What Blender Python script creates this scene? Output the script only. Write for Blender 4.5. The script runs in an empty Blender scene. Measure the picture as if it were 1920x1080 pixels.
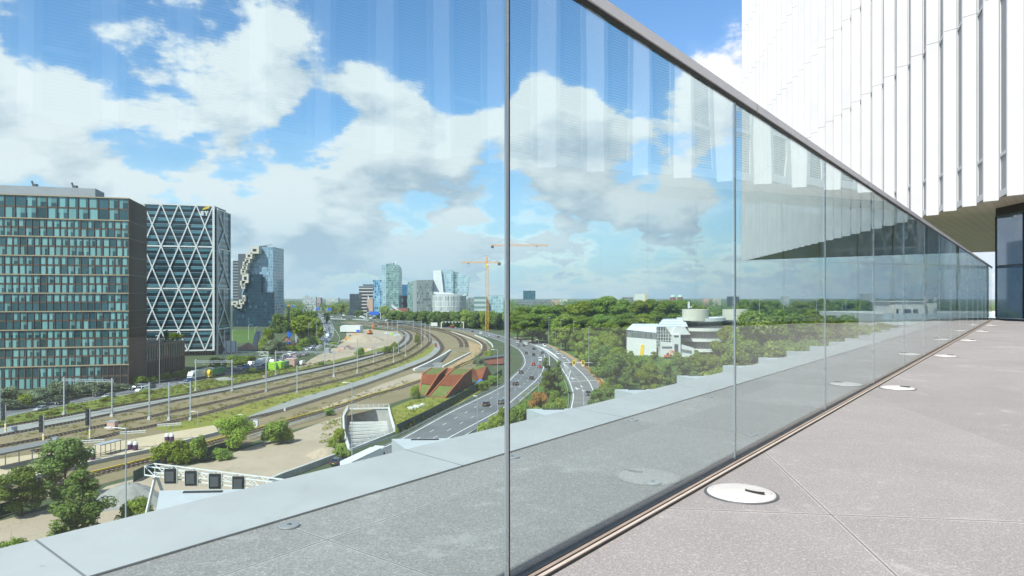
import bpy, math, random
import numpy as np
from mathutils import Vector, Matrix

SC = bpy.context.scene
COL = SC.collection
R = math.radians
rng = random.Random(7)

# ------------------------------------------------------------------ camera
HG = 36.0          # eye height above the city ground
FP = 1280.0        # focal length in pixels of the 1920 px photograph
HY = 555.0         # horizon row
cam_d = bpy.data.cameras.new('camera')
cam_d.sensor_width = 36.0
cam_d.lens = 24.0
cam_d.shift_y = (HY - 540.0) / 1920.0
cam_d.clip_start = 0.05
cam_d.clip_end = 30000.0
cam = bpy.data.objects.new('camera', cam_d)
cam.location = (0, 0, HG)
cam.rotation_euler = (R(90), 0, 0)
COL.objects.link(cam)
SC.camera = cam

# ------------------------------------------------------------------ light
SUN_EL = R(50)
sx, sy = -0.578, -0.816
sl = math.hypot(sx, sy)
TO_SUN = Vector((sx / sl * math.cos(SUN_EL), sy / sl * math.cos(SUN_EL), math.sin(SUN_EL)))
sun_d = bpy.data.lights.new('sun', 'SUN')
sun_d.energy = 5.0
sun_d.angle = R(0.53)
sun_d.color = (1.0, 0.95, 0.87)
sun = bpy.data.objects.new('sun', sun_d)
sun.rotation_euler = TO_SUN.to_track_quat('Z', 'Y').to_euler()
sun.location = (0, 0, 300)
COL.objects.link(sun)

SC.view_settings.view_transform = 'Standard'
SC.view_settings.look = 'None'
SC.view_settings.gamma = 1.0
SC.view_settings.exposure = 0.65
SC.cycles.use_denoising = True
SC.cycles.max_bounces = 8
SC.cycles.diffuse_bounces = 2
SC.cycles.glossy_bounces = 3
SC.cycles.transmission_bounces = 4
SC.cycles.transparent_max_bounces = 24
SC.cycles.caustics_reflective = False
SC.cycles.caustics_refractive = False
SC.cycles.sample_clamp_indirect = 6.0
SC.cycles.volume_bounces = 0

W = bpy.data.worlds.new('World')
SC.world = W
W.use_nodes = True
nt = W.node_tree
nt.nodes.clear()


class NB:
    """small node-building helper"""
    def __init__(self, tree):
        self.t = tree

    def n(self, typ, ins=None, **props):
        nd = self.t.nodes.new(typ)
        for k, v in props.items():
            setattr(nd, k, v)
        for k, v in (ins or {}).items():
            self.put(nd.inputs[k], v)
        return nd

    def put(self, sock, v):
        if isinstance(v, bpy.types.NodeSocket):
            self.t.links.new(v, sock)
        elif isinstance(v, bpy.types.Node):
            self.t.links.new(v.outputs[0], sock)
        else:
            sock.default_value = v

    def m(self, op, a, b=0.0, c=0.0, clamp=False):
        nd = self.t.nodes.new('ShaderNodeMath')
        nd.operation = op
        nd.use_clamp = clamp
        self.put(nd.inputs[0], a)
        self.put(nd.inputs[1], b)
        self.put(nd.inputs[2], c)
        return nd.outputs[0]

    def v(self, op, a, b=None, s=None):
        nd = self.t.nodes.new('ShaderNodeVectorMath')
        nd.operation = op
        self.put(nd.inputs[0], a)
        if b is not None:
            self.put(nd.inputs[1], b)
        if s is not None:
            self.put(nd.inputs['Scale'], s)
        return nd.outputs['Value'] if op in ('DOT_PRODUCT', 'LENGTH', 'DISTANCE') else nd.outputs[0]

    def step(self, x, a, b, lo=0.0, hi=1.0, kind='SMOOTHSTEP'):
        nd = self.t.nodes.new('ShaderNodeMapRange')
        nd.interpolation_type = kind
        self.put(nd.inputs['Value'], x)
        for k, q in (('From Min', a), ('From Max', b), ('To Min', lo), ('To Max', hi)):
            self.put(nd.inputs[k], q)
        return nd.outputs[0]

    def mix(self, f, a, b):
        nd = self.t.nodes.new('ShaderNodeMix')
        nd.data_type = 'RGBA'
        nd.clamp_factor = True
        self.put(nd.inputs[0], f)
        self.put(nd.inputs[6], a)
        self.put(nd.inputs[7], b)
        return nd.outputs[2]

    def noise(self, vec, scale, detail=4.0, rough=0.55, dist=0.0, out=0):
        nd = self.t.nodes.new('ShaderNodeTexNoise')
        if vec is not None:
            self.put(nd.inputs['Vector'], vec)
        nd.inputs['Scale'].default_value = scale
        nd.inputs['Detail'].default_value = detail
        nd.inputs['Roughness'].default_value = rough
        nd.inputs['Distortion'].default_value = dist
        return nd.outputs[out]

    def sep(self, v):
        nd = self.t.nodes.new('ShaderNodeSeparateXYZ')
        self.put(nd.inputs[0], v)
        return nd.outputs

    def comb(self, x, y, z):
        nd = self.t.nodes.new('ShaderNodeCombineXYZ')
        self.put(nd.inputs[0], x)
        self.put(nd.inputs[1], y)
        self.put(nd.inputs[2], z)
        return nd.outputs[0]


def c4(c):
    return (c[0], c[1], c[2], 1.0)


# ---- sky: Nishita air with a layer of cumulus, all in world directions
b = NB(nt)
out = b.n('ShaderNodeOutputWorld')
sky = b.n('ShaderNodeTexSky', sky_type='NISHITA', sun_disc=False)
sky.sun_elevation = SUN_EL
sky.sun_rotation = math.atan2(TO_SUN.x, TO_SUN.y)
sky.altitude = 30.0
sky.air_density = 1.0
sky.dust_density = 0.3
sky.ozone_density = 1.2
tc = b.n('ShaderNodeTexCoord')
D = tc.outputs['Generated']


def cloud_q(d):
    z = b.sep(d)[2]
    k = b.m('DIVIDE', 1.0, b.m('ADD', b.m('MAXIMUM', z, 0.0), 0.42))
    return b.v('SCALE', b.v('MULTIPLY', d, (1.0, 1.0, 1.35)), s=k)


def dirv(az, el):
    return (math.sin(az) * math.cos(el), math.cos(az) * math.cos(el), math.sin(el))


def px_dir(px, py):
    v = Vector(((px - 960) / FP, 1.0, -(py - HY) / FP)).normalized()
    return v


# (column, row, radius, weight): where cumulus is thick and where the sky is clear
CLOUDS = [
    # thick parts
    (120, 90, 190, .12), (380, 130, 180, .15), (540, 100, 90, .12), (250, 240, 170, .12), (60, 265, 150, .10), (420, 265, 90, .08), (600, 130, 70, .10),
    (735, 130, 80, .17), (715, 215, 90, .17), (830, 245, 75, .15), (690, 310, 110, .16), (580, 355, 100, .16), (500, 400, 90, .15),
    (830, 380, 85, .17), (870, 335, 60, .12), (1030, 250, 110, .17), (1050, 180, 70, .14), (1250, 410, 85, .20), (1310, 370, 65, .16), (1140, 280, 80, .12), (1300, 270, 70, .12), (1080, 400, 90, .12), (1010, 330, 90, .12), (920, 260, 60, .1), (700, 440, 80, .12), (560, 450, 80, .12), (860, 440, 60, .10),
    (1080, 340, 110, .06), (1340, 110, 70, .20), (1310, 180, 70, .16), (380, 370, 55, .17), (265, 370, 40, .16), (640, 440, 90, .08),
    # clear parts
    (560, 15, 120, -.20), (700, 20, 110, -.20), (850, 60, 120, -.22), (900, 160, 70, -.18), (600, 255, 75, -.20), (520, 300, 60, -.14), (340, 325, 80, -.16), (170, 330, 90, -.14), (20, 335, 60, -.12),
    (1150, 110, 110, -.2), (1250, 50, 80, -.2), (1060, 60, 100, -.18), (945, 330, 60, -.1), (1350, 25, 60, -.14), (760, 400, 40, -.1), (1190, 340, 50, -.14), (1360, 320, 50, -.12), (900, 430, 50, -.12), (640, 480, 60, -.10), (1000, 420, 50, -.10), (1130, 480, 60, -.08), (470, 330, 50, -.14),
]


def masks(d, only_thick=False):
    acc = None
    for (cx, cy, rad, wt) in CLOUDS:
        if only_thick and wt < 0.1:
            continue
        v = px_dir(cx, cy)
        t = b.v('DOT_PRODUCT', d, tuple(v))
        r_ = rad / FP * 1.25 / (1 + ((cx - 960) / FP) ** 2) ** 0.5
        g = b.step(t, math.cos(r_ * 1.15), 1.0, 0.0, wt * 0.98, 'SMOOTHERSTEP')
        acc = g if acc is None else b.m('ADD', acc, g)
    return acc


# outside the photographed part the cover is left to the noise alone
q1 = cloud_q(D)
sunv = Vector((-0.45, -0.25, 0.86)).normalized()
D2 = b.v('NORMALIZE', b.v('ADD', D, tuple(sunv * 0.05)))
acc = masks(D)
accT = masks(D, True)
accT2 = masks(D2, True)
q2 = cloud_q(D2)
zz = b.sep(D)[2]


def field(q, det):
    f_ = b.noise(q, 3.1, det, 0.56, 0.0)
    bl = b.noise(q, 11.0, max(2.0, det - 3), 0.6, 0.0)
    f_ = b.m('ADD', b.m('MULTIPLY', b.m('SUBTRACT', f_, 0.5), 1.6), 0.5)
    return b.m('ADD', f_, b.m('MULTIPLY', b.m('SUBTRACT', bl, 0.5), 0.52))


f1 = field(q1, 9.0)
f2 = field(q2, 7.0)
low = b.step(zz, 0.0, 0.30, 0.05, 0.0)
dens = b.m('ADD', b.m('ADD', f1, acc), low)
alpha = b.step(dens, 0.488, 0.64)
veil = b.step(dens, 0.38, 0.60, 0.0, 0.12)
alpha = b.m('MAXIMUM', alpha, veil)
diff = b.m('ADD', b.m('SUBTRACT', f1, f2), b.m('MULTIPLY', b.m('SUBTRACT', accT, accT2), 1.1))
lit = b.m('ADD', b.m('MULTIPLY', diff, 2.6), 0.80)
lit = b.m('SUBTRACT', lit, b.step(dens, 0.72, 1.0, 0.0, 0.30), clamp=True)
ccol = b.mix(lit, c4((0.55, 0.65, 0.78)), c4((1.0, 1.02, 1.06)))
# low air: pale blue haze over the horizon
air = b.step(zz, 0.0, 0.16, 0.7, 0.0)
ccol = b.mix(air, ccol, c4((0.56, 0.74, 0.90)))
ccol = b.mix(b.m('MULTIPLY', b.step(dens, 0.44, 0.56, 1.0, 0.0), b.step(zz, 0.05, 0.22, 1.0, 0.6)), ccol, c4((0.44, 0.68, 0.92)))
alpha = b.m('MAXIMUM', alpha, b.step(zz, 0.0, 0.24, 0.92, 0.0, 'LINEAR'))
hs = b.n('ShaderNodeHueSaturation', {'Saturation': 1.22, 'Value': 1.0, 'Color': sky.outputs[0]})
bg1 = b.n('ShaderNodeBackground', {'Color': hs.outputs[0], 'Strength': 0.135})
bg2 = b.n('ShaderNodeBackground', {'Color': ccol, 'Strength': 0.66})
mx = b.n('ShaderNodeMixShader', {0: alpha, 1: bg1, 2: bg2})
b.put(out.inputs[0], mx)

# ------------------------------------------------------------------ helpers
def P(px, py, h=0.0):
    """ground point (or point at height h) seen at a photograph pixel"""
    y = (HG - h) * FP / (py - HY)
    return Vector(((px - 960) / FP * y, y, h))


def PY(px, py, y):
    """point at a known distance"""
    return Vector(((px - 960) / FP * y, y, HG - (py - HY) / FP * y))


class MB:
    def __init__(self):
        self.v = []
        self.f = []
        self.mi = []
        self.uv = {}
        self.rnd = {}

    def face(self, pts, mi=0, uv=None, rnd=None):
        i = len(self.v)
        self.v += [tuple(p) for p in pts]
        self.f.append(tuple(range(i, i + len(pts))))
        self.mi.append(mi)
        k = len(self.f) - 1
        if uv is not None:
            self.uv[k] = uv
        if rnd is not None:
            self.rnd[k] = rnd

    def box(self, c, s, rz=0.0, mi=0, taper=1.0):
        hx, hy, hz = s[0] / 2, s[1] / 2, s[2] / 2
        ca, sa = math.cos(rz), math.sin(rz)
        i = len(self.v)
        for dz in (-1, 1):
            t = taper if dz > 0 else 1.0
            for dx, dy in ((-1, -1), (1, -1), (1, 1), (-1, 1)):
                x, y = dx * hx * t, dy * hy * t
                self.v.append((c[0] + x * ca - y * sa, c[1] + x * sa + y * ca, c[2] + dz * hz))
        for q in ((0, 3, 2, 1), (4, 5, 6, 7), (0, 1, 5, 4), (1, 2, 6, 5), (2, 3, 7, 6), (3, 0, 4, 7)):
            self.f.append(tuple(i + k for k in q))
            self.mi.append(mi)
        return self

    def bar(self, a, c, w, h, mi=0, up=(0, 0, 1)):
        a, c = Vector(a), Vector(c)
        d = (c - a)
        if d.length < 1e-6:
            return self
        d.normalize()
        u = Vector(up)
        if abs(d.dot(u)) > 0.98:
            u = Vector((0, 1, 0)) if abs(d.y) < 0.9 else Vector((1, 0, 0))
        s = d.cross(u).normalized()
        t = s.cross(d).normalized()
        i = len(self.v)
        for p in (a, c):
            for x, y in ((-1, -1), (1, -1), (1, 1), (-1, 1)):
                self.v.append(tuple(p + s * (x * w / 2) + t * (y * h / 2)))
        for q in ((0, 1, 2, 3), (7, 6, 5, 4), (0, 4, 5, 1), (1, 5, 6, 2), (2, 6, 7, 3), (3, 7, 4, 0)):
            self.f.append(tuple(i + k for k in q))
            self.mi.append(mi)
        return self

    def tube(self, a, c, r, n=8, r2=None, mi=0, caps=True):
        a, c = Vector(a), Vector(c)
        r2 = r if r2 is None else r2
        d = (c - a).normalized()
        u = Vector((0, 0, 1)) if abs(d.z) < 0.95 else Vector((1, 0, 0))
        s = d.cross(u).normalized()
        t = s.cross(d)
        i = len(self.v)
        for p, q in ((a, r), (c, r2)):
            for k in range(n):
                an = 2 * math.pi * k / n
                self.v.append(tuple(p + s * (q * math.cos(an)) + t * (q * math.sin(an))))
        for k in range(n):
            k2 = (k + 1) % n
            self.f.append((i + k, i + k2, i + n + k2, i + n + k))
            self.mi.append(mi)
        if caps:
            self.f.append(tuple(i + n + k for k in range(n)))
            self.mi.append(mi)
            self.f.append(tuple(i + n - 1 - k for k in range(n)))
            self.mi.append(mi)
        return self

    def prism(self, poly, z0, z1, mi=0, mtop=None):
        n = len(poly)
        area = sum(poly[k][0] * poly[(k + 1) % n][1] - poly[(k + 1) % n][0] * poly[k][1] for k in range(n))
        if area < 0:
            poly = list(reversed(poly))
        i = len(self.v)
        for z in (z0, z1):
            self.v += [(p[0], p[1], z) for p in poly]
        for k in range(n):
            k2 = (k + 1) % n
            self.f.append((i + k, i + k2, i + n + k2, i + n + k))
            self.mi.append(mi)
        self.f.append(tuple(i + n + k for k in range(n)))
        self.mi.append(mi if mtop is None else mtop)
        self.f.append(tuple(i + n - 1 - k for k in range(n)))
        self.mi.append(mi)
        return self

    def lathe(self, prof, c=(0, 0, 0), n=24, mi=0):
        i = len(self.v)
        m = len(prof)
        for k in range(n):
            an = 2 * math.pi * k / n
            for r, z in prof:
                self.v.append((c[0] + r * math.cos(an), c[1] + r * math.sin(an), c[2] + z))
        for k in range(n):
            k2 = (k + 1) % n
            for j in range(m - 1):
                self.f.append((i + k * m + j, i + k2 * m + j, i + k2 * m + j + 1, i + k * m + j + 1))
                self.mi.append(mi)
        return self

    def loft(self, secs, mi=0, caps=True, mis=None):
        n = len(secs[0])
        i = len(self.v)
        for s in secs:
            self.v += [tuple(p) for p in s]
        for a in range(len(secs) - 1):
            for k in range(n):
                k2 = (k + 1) % n
                self.f.append((i + a * n + k, i + a * n + k2, i + (a + 1) * n + k2, i + (a + 1) * n + k))
                self.mi.append(mi if mis is None else mis(a, k))
        if caps:
            self.f.append(tuple(i + n - 1 - k for k in range(n)))
            self.mi.append(mi)
            e = i + (len(secs) - 1) * n
            self.f.append(tuple(e + k for k in range(n)))
            self.mi.append(mi)
        return self

    def mesh(self, name, mats, off=(0, 0, 0), smooth=False):
        me = bpy.data.meshes.new(name)
        vs = self.v if off == (0, 0, 0) else [(x - off[0], y - off[1], z - off[2]) for x, y, z in self.v]
        me.from_pydata(vs, [], self.f)
        if not isinstance(mats, (list, tuple)):
            mats = [mats]
        for m_ in mats:
            me.materials.append(m_)
        me.polygons.foreach_set('material_index', self.mi)
        if smooth:
            me.polygons.foreach_set('use_smooth', [True] * len(self.f))
        if self.uv:
            ul = me.uv_layers.new(name='UVMap')
            for k, p in enumerate(me.polygons):
                if k in self.uv:
                    for j, li in enumerate(p.loop_indices):
                        ul.data[li].uv = self.uv[k][j]
        if self.rnd:
            at = me.attributes.new('rnd', 'FLOAT', 'FACE')
            at.data.foreach_set('value', [self.rnd.get(k, 0.5) for k in range(len(self.f))])
        me.update()
        return me

    def build(self, name, mats, parent=None, world=True, smooth=False, label=None):
        off = (0, 0, 0)
        if parent is not None and world:
            q = parent
            o_ = Vector((0, 0, 0))
            while q is not None:
                o_ += q.location
                q = q.parent
            off = tuple(o_)
        o = bpy.data.objects.new(name, self.mesh(name, mats, off, smooth))
        COL.objects.link(o)
        if parent is not None:
            o.parent = parent
        if label:
            o['label'] = label
        return o


def tag(o, label, cat, group=None, kind=None):
    o['label'] = label
    o['category'] = cat
    if group:
        o['group'] = group
    if kind:
        o['kind'] = kind
    return o


def thing(name, label, cat, loc=(0, 0, 0), rz=0.0, group=None):
    o = bpy.data.objects.new(name, None)
    o.empty_display_size = 0.5
    COL.objects.link(o)
    o.location = loc
    o.rotation_euler = (0, 0, rz)
    return tag(o, label, cat, group)


def struct(o, label=None, kind='structure'):
    o['kind'] = kind
    if label:
        o['label'] = label
        o['category'] = 'setting' if kind == 'structure' else 'ground cover'
    return o


KIDS = {}


def kids(o):
    return [c for c in bpy.data.objects if c.parent == o]


def copy_thing(root, loc, rz=0.0, label=None, group=None, scale=None, mats=None):
    """copy of a thing with its parts and sub-parts"""
    if root.name not in KIDS:
        KIDS[root.name] = [(c, kids(c)) for c in kids(root)]
    r_ = root.copy()
    COL.objects.link(r_)
    r_.location = loc
    r_.rotation_euler = (0, 0, rz)
    if scale is not None:
        r_.scale = scale if isinstance(scale, (tuple, list)) else (scale,) * 3
    if label:
        r_['label'] = label
    if group:
        r_['group'] = group
    for c, gc in KIDS[root.name]:
        d = c.copy()
        COL.objects.link(d)
        d.parent = r_
        for g in gc:
            e = g.copy()
            COL.objects.link(e)
            e.parent = d
    return r_


# ------------------------------------------------------------------ curves on the ground
def smooth_line(pts, step=4.0):
    """Catmull-Rom through 2D/3D points, resampled"""
    p = [Vector((q[0], q[1], q[2] if len(q) > 2 else 0.0)) for q in pts]
    p = [p[0] * 2 - p[1]] + p + [p[-1] * 2 - p[-2]]
    res = []
    for i in range(1, len(p) - 2):
        a, b_, c, d = p[i - 1], p[i], p[i + 1], p[i + 2]
        n = max(1, int((c - b_).length / step))
        for k in range(n):
            t = k / n
            res.append(0.5 * ((2 * b_) + (c - a) * t + (2 * a - 5 * b_ + 4 * c - d) * t * t + (3 * b_ - a - 3 * c + d) * t ** 3))
    res.append(p[-2])
    return res


def offset_line(line, d):
    """shift a line sideways: positive is to the right of its direction"""
    res = []
    n = len(line)
    for i in range(n):
        t = line[min(i + 1, n - 1)] - line[max(i - 1, 0)]
        t.z = 0
        t.normalize()
        res.append(line[i] + Vector((t.y, -t.x, 0)) * d)
    return res


def ribbon(mb, line, d0, d1, z, mi=0):
    a, c = offset_line(line, d0), offset_line(line, d1)
    for i in range(len(line) - 1):
        q = [a[i], c[i], c[i + 1], a[i + 1]]
        mb.face([(p.x, p.y, p.z + z) for p in q], mi)


def ribbon2(mb, left, right, z, n=60, mi=0):
    """ribbon between two independent lines"""
    def res(l, n):
        ds = [0.0]
        for i in range(1, len(l)):
            ds.append(ds[-1] + (l[i] - l[i - 1]).length)
        o = []
        j = 0
        for k in range(n + 1):
            t = ds[-1] * k / n
            while j < len(l) - 2 and ds[j + 1] < t:
                j += 1
            w = (t - ds[j]) / max(1e-6, ds[j + 1] - ds[j])
            o.append(l[j].lerp(l[j + 1], min(1, max(0, w))))
        return o
    a, c = res(left, n), res(right, n)
    for i in range(n):
        q = [a[i], c[i], c[i + 1], a[i + 1]]
        mb.face([(p.x, p.y, p.z + z) for p in q], mi)


def solid_strip(mb, line, d0, d1, z0, z1, mi=0):
    """a wall / rail / kerb swept along a line"""
    a, c = offset_line(line, d0), offset_line(line, d1)
    secs = []
    for i in range(len(line)):
        zb = line[i].z
        secs.append([(a[i].x, a[i].y, zb + z0), (c[i].x, c[i].y, zb + z0), (c[i].x, c[i].y, zb + z1), (a[i].x, a[i].y, zb + z1)])
    mb.loft(secs, mi)


def dashes(mb, line, d, w, ln, gap, z, phase=0.0):
    l = offset_line(line, d)
    dist = -phase
    seg = []
    for i in range(len(l) - 1):
        a, c = l[i], l[i + 1]
        L = (c - a).length
        if L < 1e-6:
            continue
        t = (c - a) / L
        pos = 0.0
        while pos < L:
            m_ = (dist + pos) % (ln + gap)
            if m_ < ln:
                e = min(L - pos, ln - m_)
                p0, p1 = a + t * pos, a + t * (pos + e)
                s = Vector((t.y, -t.x, 0)) * (w / 2)
                mb.face([(p0 - s) + Vector((0, 0, z)), (p0 + s) + Vector((0, 0, z)), (p1 + s) + Vector((0, 0, z)), (p1 - s) + Vector((0, 0, z))])
                pos += e + 1e-4
            else:
                pos += (ln + gap - m_) + 1e-4
        dist += L


def inside(poly, x, y):
    r_ = False
    n = len(poly)
    for i in range(n):
        x0, y0 = poly[i][0], poly[i][1]
        x1, y1 = poly[(i + 1) % n][0], poly[(i + 1) % n][1]
        if (y0 > y) != (y1 > y) and x < (x1 - x0) * (y - y0) / (y1 - y0) + x0:
            r_ = not r_
    return r_


def sheet(poly, z):
    """flat polygon with fine triangulation left to Blender"""
    mb = MB()
    mb.face([(p[0], p[1], z) for p in poly])
    return mb


# ------------------------------------------------------------------ materials
def new_mat(name):
    m_ = bpy.data.materials.new(name)
    m_.use_nodes = True
    m_.node_tree.nodes.clear()
    nb = NB(m_.node_tree)
    return m_, nb


def finish(m_, nb, col, rough=0.7, metal=0.0, spec=0.5, bump=None, bdist=0.01, bstr=0.4, coat=0.0, emis=None):
    ins = {'Base Color': col, 'Roughness': rough, 'Metallic': metal, 'Specular IOR Level': spec, 'Coat Weight': coat}
    p = nb.n('ShaderNodeBsdfPrincipled', ins)
    if bump is not None:
        bn = nb.n('ShaderNodeBump', {'Height': bump, 'Distance': bdist, 'Strength': bstr})
        nb.put(p.inputs['Normal'], bn)
    o = nb.n('ShaderNodeOutputMaterial')
    nb.put(o.inputs[0], p)
    return m_


def wpos(nb):
    return nb.n('ShaderNodeNewGeometry').outputs['Position']


def opos(nb):
    return nb.n('ShaderNodeTexCoord').outputs['Object']


def plain(name, c, rough=0.6, metal=0.0, var=0.12, scale=1.5, spec=0.5, coat=0.0, obj=True):
    """one colour with a little wear"""
    m_, nb = new_mat(name)
    p = opos(nb) if obj else wpos(nb)
    n1 = nb.noise(p, scale, 5.0, 0.6)
    n2 = nb.noise(p, scale * 9, 3.0, 0.6)
    f = nb.m('ADD', nb.m('MULTIPLY', n1, 0.65), nb.m('MULTIPLY', n2, 0.35))
    col = nb.mix(nb.step(f, 0.3, 0.7, kind='LINEAR'), c4([x * (1 - var) for x in c]), c4([min(1, x * (1 + var)) for x in c]))
    return finish(m_, nb, col, nb.step(n2, 0.3, 0.7, rough - 0.06, min(1, rough + 0.06)), metal, spec, coat=coat)


def blend(name, cols, scales=(0.05, 0.4, 3.0), rough=0.95, spec=0.2, bumpd=0.05, contrast=0.16):
    """ground made of three colours mixed by noises of different size (world metres)"""
    m_, nb = new_mat(name)
    p = wpos(nb)
    a = nb.noise(p, scales[0], 6.0, 0.6, 0.3)
    c = nb.noise(p, scales[1], 6.0, 0.6)
    e = nb.noise(p, scales[2], 4.0, 0.65)
    col = nb.mix(nb.step(nb.m('ADD', nb.m('MULTIPLY', a, 0.7), nb.m('MULTIPLY', c, 0.3)), 0.5 - contrast, 0.5 + contrast, kind='LINEAR'), c4(cols[0]), c4(cols[1]))
    col = nb.mix(nb.step(nb.m('ADD', nb.m('MULTIPLY', c, 0.6), nb.m('MULTIPLY', e, 0.4)), 0.5, 0.68), col, c4(cols[2]))
    col = nb.mix(nb.step(e, 0.25, 0.75, 0.0, 0.35, kind='LINEAR'), col, c4([x * 0.55 for x in cols[0]]))
    return finish(m_, nb, col, rough, 0, spec, bump=e, bdist=bumpd, bstr=0.6)


M = {}
M['white'] = plain('white_paint', (0.66, 0.66, 0.645), 0.45)
M['offwhite'] = plain('off_white_paint', (0.66, 0.65, 0.60), 0.6)
M['steel'] = plain('galvanised_steel', (0.42, 0.45, 0.48), 0.5, 0.35)
M['darksteel'] = plain('dark_steel', (0.10, 0.11, 0.12), 0.5, 0.4)
M['black'] = plain('black_plastic', (0.014, 0.015, 0.017), 0.5)
M['concrete'] = plain('concrete', (0.42, 0.41, 0.38), 0.85, var=0.22, scale=0.6, obj=False)
M['paleconcrete'] = plain('pale_concrete', (0.62, 0.61, 0.57), 0.8, var=0.15, scale=0.6, obj=False)
M['rail'] = plain('rusty_rail', (0.085, 0.055, 0.040), 0.55, 0.3)
M['sleeper'] = plain('sleeper_concrete', (0.24, 0.20, 0.165), 0.9)
M['orange'] = plain('orange_paint', (0.72, 0.20, 0.03), 0.5)
M['craneorange'] = plain('crane_orange', (0.74, 0.33, 0.05), 0.5)
M['yellow'] = plain('yellow_paint', (0.80, 0.52, 0.03), 0.5)
M['blue'] = plain('blue_sign', (0.02, 0.13, 0.58), 0.45)
M['red'] = plain('red_paint', (0.55, 0.025, 0.02), 0.35)
M['green'] = plain('green_paint', (0.03, 0.26, 0.09), 0.45)
M['lime'] = plain('lime_paint', (0.38, 0.68, 0.04), 0.5)
M['brick'] = plain('red_brick', (0.26, 0.09, 0.06), 0.9)
M['marking'] = plain('road_marking', (0.72, 0.72, 0.70), 0.7, var=0.25, scale=2.0, obj=False)
M['rubber'] = plain('tyre_rubber', (0.02, 0.02, 0.021), 0.85)
M['pinkbox'] = plain('faded_pink_board', (0.55, 0.36, 0.30), 0.7)
M['purple'] = plain('purple_paint', (0.08, 0.03, 0.09), 0.5)
M['bark'] = plain('bark', (0.09, 0.065, 0.045), 0.95, var=0.3, scale=3.0)


def asphalt(name, c=(0.072, 0.076, 0.082)):
    m_, nb = new_mat(name)
    p = wpos(nb)
    a = nb.noise(p, 0.09, 5.0, 0.6)
    e = nb.noise(p, 2.2, 5.0, 0.7)
    col = nb.mix(nb.step(a, 0.35, 0.65, kind='LINEAR'), c4([x * 0.85 for x in c]), c4([x * 1.25 for x in c]))
    col = nb.mix(nb.step(e, 0.45, 0.8, 0, 0.5), col, c4([x * 1.7 for x in c]))
    return finish(m_, nb, col, 0.85, 0, 0.3, bump=e, bdist=0.01)


M['asphalt'] = asphalt('asphalt', (0.125, 0.13, 0.132))
M['asphalt2'] = asphalt('ramp_asphalt', (0.17, 0.165, 0.16))
M['grass'] = blend('weedy_grass', [(0.11, 0.16, 0.02), (0.20, 0.22, 0.035), (0.25, 0.23, 0.08)], (0.06, 0.5, 2.5))
M['lawn'] = blend('lawn', [(0.05, 0.11, 0.018), (0.10, 0.17, 0.025), (0.17, 0.19, 0.05)], (0.05, 0.4, 2.5))
M['yellowgrass'] = blend('dry_grass', [(0.16, 0.19, 0.028), (0.27, 0.25, 0.045), (0.25, 0.20, 0.10)], (0.08, 0.5, 3.0))
M['ballast'] = blend('weedy_ballast', [(0.205, 0.165, 0.095), (0.275, 0.215, 0.13), (0.15, 0.17, 0.045)], (0.06, 0.30, 3.0))
M['greyballast'] = blend('fresh_ballast', [(0.25, 0.255, 0.235), (0.32, 0.325, 0.30), (0.36, 0.34, 0.29)], (0.06, 0.5, 4.0))
M['sand'] = blend('sandy_yard', [(0.36, 0.29, 0.21), (0.46, 0.38, 0.285), (0.27, 0.235, 0.16)], (0.05, 0.3, 3.0))
M['pave'] = blend('platform_paving', [(0.47, 0.38, 0.245), (0.55, 0.46, 0.32), (0.42, 0.36, 0.27)], (0.1, 0.7, 5.0))
M['soil'] = blend('ochre_soil', [(0.36, 0.24, 0.125), (0.45, 0.32, 0.18), (0.26, 0.2, 0.12)], (0.08, 0.5, 3.0))
M['city'] = blend('city_ground', [(0.06, 0.085, 0.035), (0.085, 0.105, 0.05), (0.13, 0.135, 0.11)], (0.01, 0.06, 0.6))
M['bed'] = blend('dark_ballast', [(0.075, 0.050, 0.034), (0.105, 0.072, 0.048), (0.15, 0.115, 0.08)], (0.08, 0.7, 4.0))


def leaf_mat(name, dark, mid, light, hue=0.016):
    m_, nb = new_mat(name)
    at = nb.n('ShaderNodeAttribute', attribute_name='rnd')
    oi = nb.n('ShaderNodeObjectInfo').outputs['Random']
    col = nb.mix(nb.step(at.outputs['Fac'], 0.0, 0.55, kind='LINEAR'), c4(dark), c4(mid))
    col = nb.mix(nb.step(at.outputs['Fac'], 0.5, 1.0, kind='LINEAR'), col, c4(light))
    hs = nb.n('ShaderNodeHueSaturation', {'Hue': nb.step(oi, 0, 1, 0.5 - hue, 0.5 + hue * 0.6, 'LINEAR'), 'Value': nb.step(oi, 0, 1, 0.78, 1.2, 'LINEAR'),
                                          'Saturation': nb.step(oi, 0, 1, 1.05, 0.9, 'LINEAR'), 'Color': col})
    d = nb.n('ShaderNodeBsdfPrincipled', {'Base Color': hs.outputs[0], 'Roughness': 0.6, 'Specular IOR Level': 0.25})
    t = nb.n('ShaderNodeBsdfTranslucent', {'Color': hs.outputs[0]})
    mxs = nb.n('ShaderNodeMixShader', {0: 0.3, 1: d, 2: t})
    o = nb.n('ShaderNodeOutputMaterial')
    nb.put(o.inputs[0], mxs)
    return m_


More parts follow.
